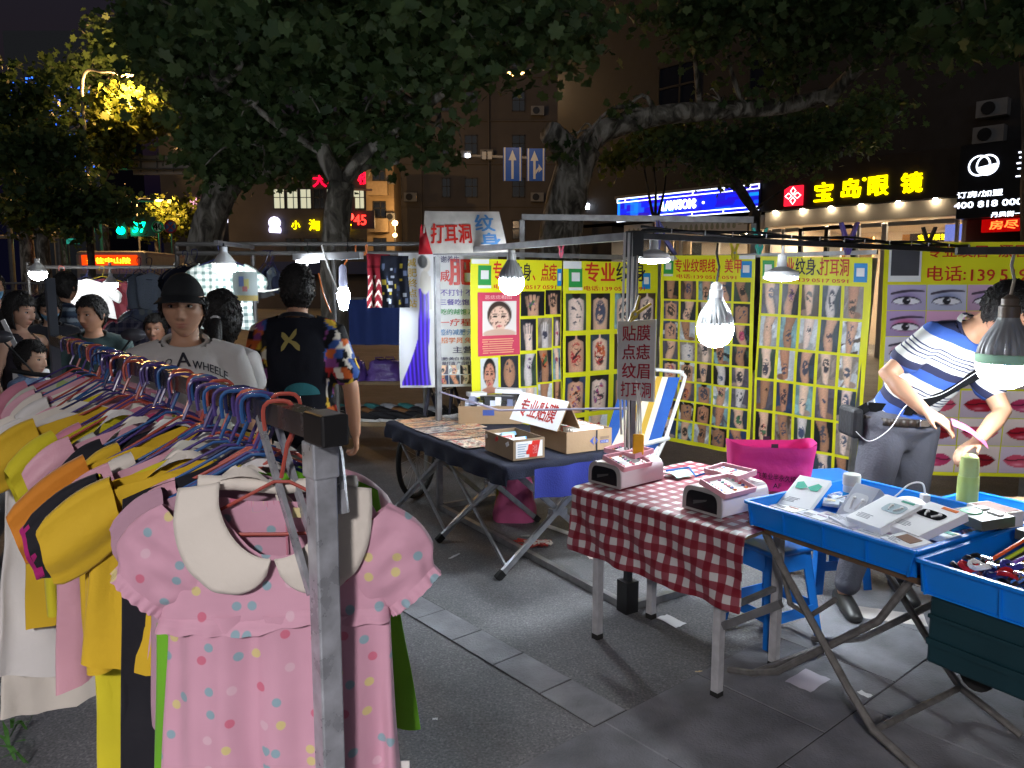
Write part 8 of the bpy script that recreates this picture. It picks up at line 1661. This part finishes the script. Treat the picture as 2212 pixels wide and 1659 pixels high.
m=MB(TSc); m.tube([V((-.34,-.36,1.10)),V((-.2,-.42,1.08)),V((0,-.46,1.06)),V((.2,-.42,1.08)),V((.34,-.36,1.10))],.015,8); obj('handlebar',m,BLACK,st,smooth=True)
for s in(-1,1):
    m=MB(TSc); m.tube([V((s*.2,-.42,1.08)),V((s*.28,-.44,1.20)),V((s*.34,-.45,1.28))],.006,6); mi=obj('mirror',m,BLACK,st); m=MB(TSc); m.lathe([(.001,-.01),(.06,-.008),(.062,.006),(.001,.014)],18,(0,0,0),Matrix.Translation(V((s*.36,-.45,1.31)))@Matrix.Rotation(R(80),4,'X')@Matrix.Diagonal((1.15,.62,1,1))); obj('mirror_glass',m,M('grey mirror back',(.06,.06,.07),rough=.2),mi,smooth='all')
for y in(-.62,.55): m=MB(TSc); m.lathe([(.13,-.05),(.21,-.045),(.22,0),(.21,.045),(.13,.05)],24,(0,0,0),Tm((0,y,.22),ry=R(90))); obj('wheel',m,RUBBER,st,smooth=True)
m=MB(TSc); m.lathe([(.07,0),(.06,-.02),(.001,-.03)],14,(0,0,0),Tm((0,-.60,.92),rx=R(-90))); obj('headlight',m,M('headlight glass',(.5,.5,.5),rough=.1),st,smooth=True)
# ================================================================== CLOTHES STALLS BEHIND
def cam_T(x,y,Y,rz=0,s=1): p=A(x,y,Y); return Matrix.Translation(p)@Matrix.Rotation(rz,4,'Z')@Matrix.Scale(s,4)
PIPE=M('dull pipe',(.22,.21,.2),rough=.45,metal=.6,var=.2)
s2=thing('clothes_stall','pipe frame of the clothes stall behind the black T-shirt man','stall frame',(A(548,600,6.6).x,6.6,0))
def pipe(par,nm,a,b,r=.018): m=MB(); m.tube([a,b],r,8); obj(nm,m,PIPE,par)
z1=A(548,527,6.6).z; z2=A(548,548,6.6).z
def ax(x,Y,z): return V((A(x,600,Y).x,Y,z))
pipe(s2,'top_pipe',ax(385,6.6,z1),ax(915,6.6,z1)); pipe(s2,'lower_pipe',ax(385,6.5,z2),ax(915,6.5,z2)); 
for x in(385,548,722,915): pipe(s2,'post',ax(x,6.62,0),ax(x,6.62,z1),.02)
pipe(s2,'cross_pipe',ax(385,6.55,A(0,700,6.55).z),ax(548,6.55,A(0,700,6.55).z),.012)
m=MB(); m.bar(ax(548,6.55,z1-.03),ax(470,5.5,z1-.05),.03,.03); obj('arm',m,STEEL,s2)
s3=thing('clothes_stall','pipe frame of the far left clothes stall','stall frame',(A(240,600,8).x,8,0)); z3=A(0,577,8).z; z4=A(0,692,8).z
pipe(s3,'top_pipe',ax(60,8,z3),ax(380,8,z3)); pipe(s3,'lower_pipe',ax(240,8.02,z4),ax(400,8.02,z4),.014)
for x in(62,239,380): pipe(s3,'post',ax(x,8.02,0),ax(x,8.02,z3+.05),.016)
def plaid(name,a,b,sc=60):
    if name in MATS: return MATS[name]
    m,nt,bs=_new(name); N=nt.nodes; L=nt.links; uv=N.new('ShaderNodeUVMap'); sx=N.new('ShaderNodeSeparateXYZ'); L.new(uv.outputs[0],sx.inputs[0]); g=[]
    for k in(0,1):
        q=N.new('ShaderNodeMath'); q.operation='MULTIPLY'; q.inputs[1].default_value=sc; L.new(sx.outputs[k],q.inputs[0]); s_=N.new('ShaderNodeMath'); s_.operation='SINE'; L.new(q.outputs[0],s_.inputs[0]); h=N.new('ShaderNodeMath'); h.operation='GREATER_THAN'; h.inputs[1].default_value=.2; L.new(s_.outputs[0],h.inputs[0]); g.append(h)
    d=N.new('ShaderNodeMath'); d.operation='ADD'; L.new(g[0].outputs[0],d.inputs[0]); L.new(g[1].outputs[0],d.inputs[1]); e=N.new('ShaderNodeMath'); e.operation='MULTIPLY'; e.inputs[1].default_value=.5; L.new(d.outputs[0],e.inputs[0])
    mx=N.new('ShaderNodeMix'); mx.data_type='RGBA'; mx.inputs[6].default_value=a+(1,); mx.inputs[7].default_value=b+(1,); L.new(e.outputs[0],mx.inputs[0]); L.new(mx.outputs[2],bs.inputs['Base Color']); bs.inputs['Roughness'].default_value=.8; MATS[name]=m; return m
PLG=plaid('green check cotton',(.62,.66,.62),(.10,.16,.15),120); PLN=plaid('navy check cotton',(.03,.03,.07),(.16,.15,.2),90); CAMO=dots_mat('camo print cotton',(.07,.09,.12),16,.42,((.03,.04,.06),(.16,.17,.16),(.05,.07,.12),(.10,.11,.10),(.03,.04,.06)))
DOTB=dots_mat('pale blue dotted cotton',(.30,.38,.50),40,.12,((.2,.3,.3),)*5); MAR=fabric('maroon cotton',(.12,.012,.02)); NAV=fabric('navy cotton',(.015,.02,.045)); DRED=fabric('bright red cotton',(.5,.03,.02))
def hang(label,x,y,Y,kind,mat,seed,ln,sh,hem,slv,hc='navy',rz=0,grp='clothes on the stalls behind',col=None,s=1):
    T=cam_T(x,y,Y,rz,s); hanger('%s hanger holding the %s'%(hc,label),T,hc,sh*.95,'hangers on the stalls behind'); garment(label,T,kind,mat,seed,ln,sh,hem,slv,col,None,'hanging_'+{'T-shirt':'tshirt','tank top':'tank_shirt','top':'tunic'}.get(kind,kind),grp)
hang('green checked shirt glowing next to the bright stall lamp',478,533,5.9,'shirt',PLG,201,.62,.2,.24,.2)
hang('navy checked shirt beside the green checked shirt',420,545,6.3,'shirt',NAV,202,.6,.18,.2,.14,rz=R(50)); hang('dark blue jacket at the left end of the pipe frame',400,548,6.4,'shirt',NAV,203,.6,.18,.2,.14,rz=R(65))
hang('pale blue dotted tank top in front of the far left stall',322,563,6.8,'tank top',DOTB,204,.42,.15,.19,.0); hang('second pale blue top turned edge-on beside the dotted tank top',300,563,6.85,'tank top',DOTB,205,.42,.15,.18,.0,rz=R(75))
hang('white T-shirt on the far left stall',185,580,7.8,'T-shirt',WHF,206,.5,.2,.26,.2); hang('maroon T-shirt with yellow hanger on the far left stall',220,580,7.85,'T-shirt',MAR,207,.95,.26,.27,.1,'yellow'); hang('orange red garment beside the white T-shirt',133,580,7.8,'T-shirt',DRED,208,.42,.08,.1,.0,'red',R(40))
hang('camouflage shirt hanging in the middle of the left stalls',315,640,7.2,'shirt',CAMO,209,.45,.17,.22,.15); hang('navy checked blouse low on the left stalls',280,665,7.0,'shirt',PLN,210,.38,.17,.24,.1); hang('navy checked shirt low beside the scooter man',345,665,6.9,'shirt',PLN,211,.4,.18,.26,.14)
for i in range(9): hang('dark garment, %s on the crowded far pipe'%ORD[i],255+i*15,582,8.3,'top',[NAV,BLKF,GRY,MAR][i%4],220+i,.5,.17,.19,.1,['navy','purple','blue'][i%3],R(70+rng.uniform(-12,12)),'clothes on the far pipe')
for i,x in enumerate((572,583,588)): hang('small dark underwear piece, %s right of the frame post'%ORD[i],x,548,6.5,'underwear',[GRY,NAV,CAMO][i],240+i,.36-.03*i,.07,.08,.0,'navy',R(30*i))
for i in range(8): hang('dark top, %s along the far edge rail'%ORD[i],35+i*12,618,9.5,'top',[BLKF,GRY,WHF,LILA][i%4],250+i,.4,.14,.16,.0,'navy',R(70),'clothes on the far edge rail')
s4=thing('clothes_stall','low far rail at the left edge behind the masked people','stall frame',(A(60,640,9.5).x,9.5,0)); pipe(s4,'rail',ax(0,9.5,A(0,612,9.5).z),ax(150,9.5,A(0,612,9.5).z),.014)
for x in(2,150): pipe(s4,'post',ax(x,9.5,0),ax(x,9.5,A(0,612,9.5).z),.014)
# lamps of these stalls
def slamp(label,x,y,Y,d,strength,col=(.93,.97,1),topz=None):
    p=A(x,y,Y); R_=d/2; o=thing('stall_lamp',label,'lamp',tuple(p),'lamps on the stalls behind'); m=MB(); m.lathe([(R_*.95,.0),(R_,-.1*R_),(R_*.85,-.6*R_),(R_*.4,-.95*R_),(.003,-1.0*R_)],20,p); obj('diffuser_dome',m,E('stall dome %g'%strength,col,strength),o,smooth='all')
    m=MB(); m.lathe([(R_*.97,0),(R_,.2*R_),(R_*.6,.8*R_),(R_*.3,1.1*R_),(R_*.3,1.6*R_)],20,p); obj('housing',m,WHITEP,o,smooth=True); m=MB(); m.tube([p+V((0,0,1.5*R_)),V((p.x,p.y,topz or p.z+.25))],.006,6); obj('cord',m,BLACK,o)
slamp('bright white lamp in front of the green checked shirt',485,572,5.6,.16,55,topz=z1-.05); slamp('small bright lamp hanging at the far left stall',82,588,7.4,.16,75,topz=z3); slamp('small lantern lamp with a blue handle below the maroon shirt',240,612,7.3,.12,75,topz=z4+.5)
# LED tube fixture with cables
lt=thing('tube_light_fixture','grey tube light bar hanging on hooks behind the man in black','light fixture',tuple(A(708,556,5.3))); a,b=A(637,555,5.4),A(781,552,5.2); m=MB(); m.bar(a,b,.05,.045); obj('housing',m,M('grey lamp housing',(.42,.43,.45),rough=.4,metal=.4),lt)
m=MB(); m.bar(a+V((.02,0,-.035)),b+V((-.3,0,-.035)),.03,.02); obj('tube',m,E('tube glow',(.9,.95,1),16),lt)
m=MB()
for q,c in((.2,0),(.8,0)): p=a.lerp(b,q); m.tube([p,p+V((0,0,.12))],.004,5)
obj('hook',m,BLACK,lt)
o=thing('work_lamp','cool white clip lamp with a blue body left of the patterned rugs','lamp',tuple(A(742,640,5.4))); p=A(742,640,5.4); m=MB(); m.lathe([(.001,-.10),(.025,-.09),(.042,-.02),(.045,.02),(.03,.06)],16,p); obj('bulb',m,E('cool bulb',(.75,.86,1),85),o,smooth='all'); m=MB(); m.lathe([(.028,.06),(.03,.1),(.026,.2),(.01,.22)],14,p,Tm((0,0,0))); obj('socket',m,M('lilac grey socket',(.35,.36,.5),rough=.4),o,smooth=True); m=MB(); m.tube([p+V((0,0,.2)),p+V((.05,0,.28)),A(790,545,5.4),A(790,530,5.4)],.006,6); obj('cord',m,M('orange cord',(.6,.16,.03)),o,smooth=True)
def cable(label,pts,col,nm='loose_cable',r=.006): o=thing(nm,label,'cable',tuple(pts[0]),'loose cables of the stalls behind'); m=MB(); out=limb(m,pts,r,r,1,6,5); obj('cable',m,M('loose '+str(col),col,rough=.5),o,smooth=True)
cable('white cable sloping behind the head of the man in black',[A(695,530,5.3),A(712,585,5.25),A(733,635,5.3)],(.6,.6,.58)); cable('orange cable hanging beside the tube light',[A(768,530,5.3),A(770,510+40,5.3),A(790,548,5.3),A(792,528,5.3)],(.65,.17,.03)); cable('orange cable running down to the shoulder of the man in black',[A(688,590,5.0),A(700,640,5.0),A(715,675,5.0)],(.65,.17,.03)); cable('white cable crossing toward the plastic bag',[A(548,630,5.8),A(600,625,5.6),A(640,600,5.4),A(665,570,5.3)],(.55,.55,.53))
# rugs
def rug(label,x0,x1,y0,y1,Y,img,rz,nm='hanging_rug'):
    a=A(x0,y0,Y); b=A(x1,y0,Y); h=a.z-A(x0,y1,Y).z; e=V((math.cos(rz),math.sin(rz),0)); W_=(b.x-a.x)/max(.3,math.cos(rz)); fn=banner_fn((a.x,a.y,a.z-h),e,W_,h,len(label),.02); o=thing(nm,label,'rug',tuple(fn(W_/2,0)),'rugs hung on the pipe frame'); picture('woven_face',img,fn,0,0,W_,h,o,VC('woven print',rough=.9,spec=.1),0); m=MB(); m.grid(lambda i,j:fn(W_*(1-i),h*j,-.006),12,16); obj('backing',m,BLKF,o,smooth='all')
y_,x_=np.mgrid[0:60,0:40]; im=np.ones((60,40,3))*H3('#7a1f28'); zz=(np.abs(((y_+np.abs((x_%12)-6)*1.5)%12)-6)<1.6)&(y_<36); im[zz]=H3('#d8c9b8'); im[44:47]=H3('#5a1018'); rug('red rug with zigzag border hanging beside the cool lamp',792,838,548,665,5.75,im,R(40))
im=np.ones((70,40,3))*H3('#15171f'); rr=np.random.RandomState(2)
for k in range(26): a,b=rr.randint(60),rr.randint(34); im[a:a+3+rr.randint(5),b:b+2+rr.randint(5)]=H3(['#8a7a2a','#8a8c94','#4a5266','#2a3044'][rr.randint(4)])
rug('black printed cotton towel left of the white slimming banner',822,880,552,665,5.6,im,R(15),'printed_towel')
# plastic packs, boxes and shoe table
o=thing('plastic_pack','clear plastic pack of toys hanging under the bright stall lamp','plastic pack',tuple(A(533,620,5.4))); im=np.ones((24,30,3))*H3('#b8c8c4'); im[12:20,8:14]=H3('#3a62b8'); im[10:18,14:20]=H3('#d8c83a'); im[8:12,12:18]=H3('#c83a3a'); im[0:5]=H3('#d8b83a'); picture('printed_card',im,lambda u,v,e:A(505,650,5.4)+V((u,-.01*math.sin(u*20)-e,v)),0,0,.17,.20,o,PRINT); m=MB(); m.grid(lambda i,j:A(500,655,5.38)+V((.19*i,-.03*math.sin(i*3.1)*math.sin(j*3.1),.24*j)),8,8); obj('wrapper',m,GLASS('clear wrapper',(.85,.9,.9),.25),o,smooth='all')
sh_=thing('shoe_table','low wooden table of shoes left of the black table','table',(-1.1,6.9,0)); zt=.42; m=MB(); m.box((-1.25,7.0,zt),(1.7,.9,.03)); obj('table_top',m,M('worn plywood',(.36,.25,.14),rough=.7,var=.2,scale=6),sh_)
for x,y in((-2.0,6.6),(-.5,6.6),(-2.0,7.4),(-.5,7.4)): m=MB(); m.box((x,y,zt/2-.01),(.05,.05,zt-.02)); obj('leg',m,M('worn plywood',None),sh_)
def shoe(label,x,y,z_,rz,upper,sole,s=1):
    T=Tm((x,y,z_),rz,s=s); o=thing('shoe',label,'shoe',(x,y,z_),'shoes set out for sale'); m=MB(T); loft(m,[V((0,.11,.045)),V((0,.04,.05)),V((0,-.05,.04)),V((0,-.13,.03))],[(.034,.035),(.038,.036),(.042,.028),(.032,.018)],(1,0,0),16); obj('upper',m,upper,o,smooth='all')
    m=MB(T); pts=[V((.046*math.sin(a)*(1 if math.cos(a)<0 else .86),-.01-.15*math.cos(a) if math.cos(a)>0 else -.01-.14*math.cos(a),0)) for a in [q*math.pi/10 for q in range(20)]]; m.poly(pts,V((0,0,.022))); obj('sole',m,sole,o); m=MB(T); m.lathe([(.026,0),(.02,-.003),(.001,-.004)],14,(0,0,0),Matrix.Translation(V((0,.06,.088)))@Matrix.Diagonal((1,1.7,1,1))); obj('opening',m,BLACK,o)
SU=[M('black suede shoe',(.012,.012,.015),rough=.8),M('brown leather shoe',(.20,.09,.03),rough=.5),M('teal canvas shoe',(.03,.16,.16),rough=.8),M('grey mesh shoe',(.3,.3,.32),rough=.7)]; SOL=[M('white rubber sole',(.68,.68,.66),rough=.6),RUBBER]
for i in range(6):
    shoe('black slip-on with white sole, %s in the front row of the shoe table'%ORD[i],-1.62+.16*i,6.66,zt+.016,R(70),SU[0],SOL[0]); shoe('%s shoe, %s in the middle row of the shoe table'%(['brown','black'][i%2],ORD[i]),-1.62+.16*i,6.88,zt+.016,R(65),SU[1-i%2],SOL[i%2]); shoe('%s shoe, %s in the back row of the shoe table'%(['teal','grey'][i%2],ORD[i]),-1.60+.16*i,7.12,zt+.016,R(60),SU[2+i%2],SOL[0])
for i in range(5): shoe('black shoe, %s at the right end of the shoe table'%ORD[i],-.62+.09*(i%3),6.75+.22*(i//3),zt+.016,R(20),SU[0],SOL[1])
bt=thing('goods_bench','low bench with purple bags behind the shoe table','table',(-1.3,7.7,0)); m=MB(); m.box((-1.25,7.75,.66),(1.4,.5,.03)); obj('bench_top',m,M('worn plywood',None),bt)
for x in(-1.9,-.6): m=MB(); m.box((x,7.75,.32),(.05,.4,.64)); obj('leg',m,M('worn plywood',None),bt)
PURP=M('purple plastic bag',(.17,.09,.42),rough=.22,bump=.5,bscale=30,spec=.6)
for i,(x,w_) in enumerate(((-1.62,.34),(-1.28,.4),(-.95,.3))): slump_bag('purple_bag','shiny purple bag, %s from the left on the bench behind the shoes'%ORD[i],V((x,7.7,.676)),w_,.3,.2,PURP if i<2 else M('lilac plastic bag',(.4,.32,.55),rough=.25,bump=.4,bscale=30),i+3)
bt2=thing('blue_sack','dark blue sack hanging beneath the rugs','sack',(-1.3,7.2,0)); m=MB(); m.grid(lambda i,j:A(755,745,7.0)+V((.55*i,.03*math.sin(i*14),.42*j)),16,10); obj('sheet',m,fabric('dark blue cloth',(.02,.04,.16)),bt2,smooth='all'); m=MB(); m.tube([A(755,745,7.0)+V((0,0,.42)),A(755,745,7.0)+V((.55,0,.42))],.012,6); obj('bar',m,PIPE,bt2)
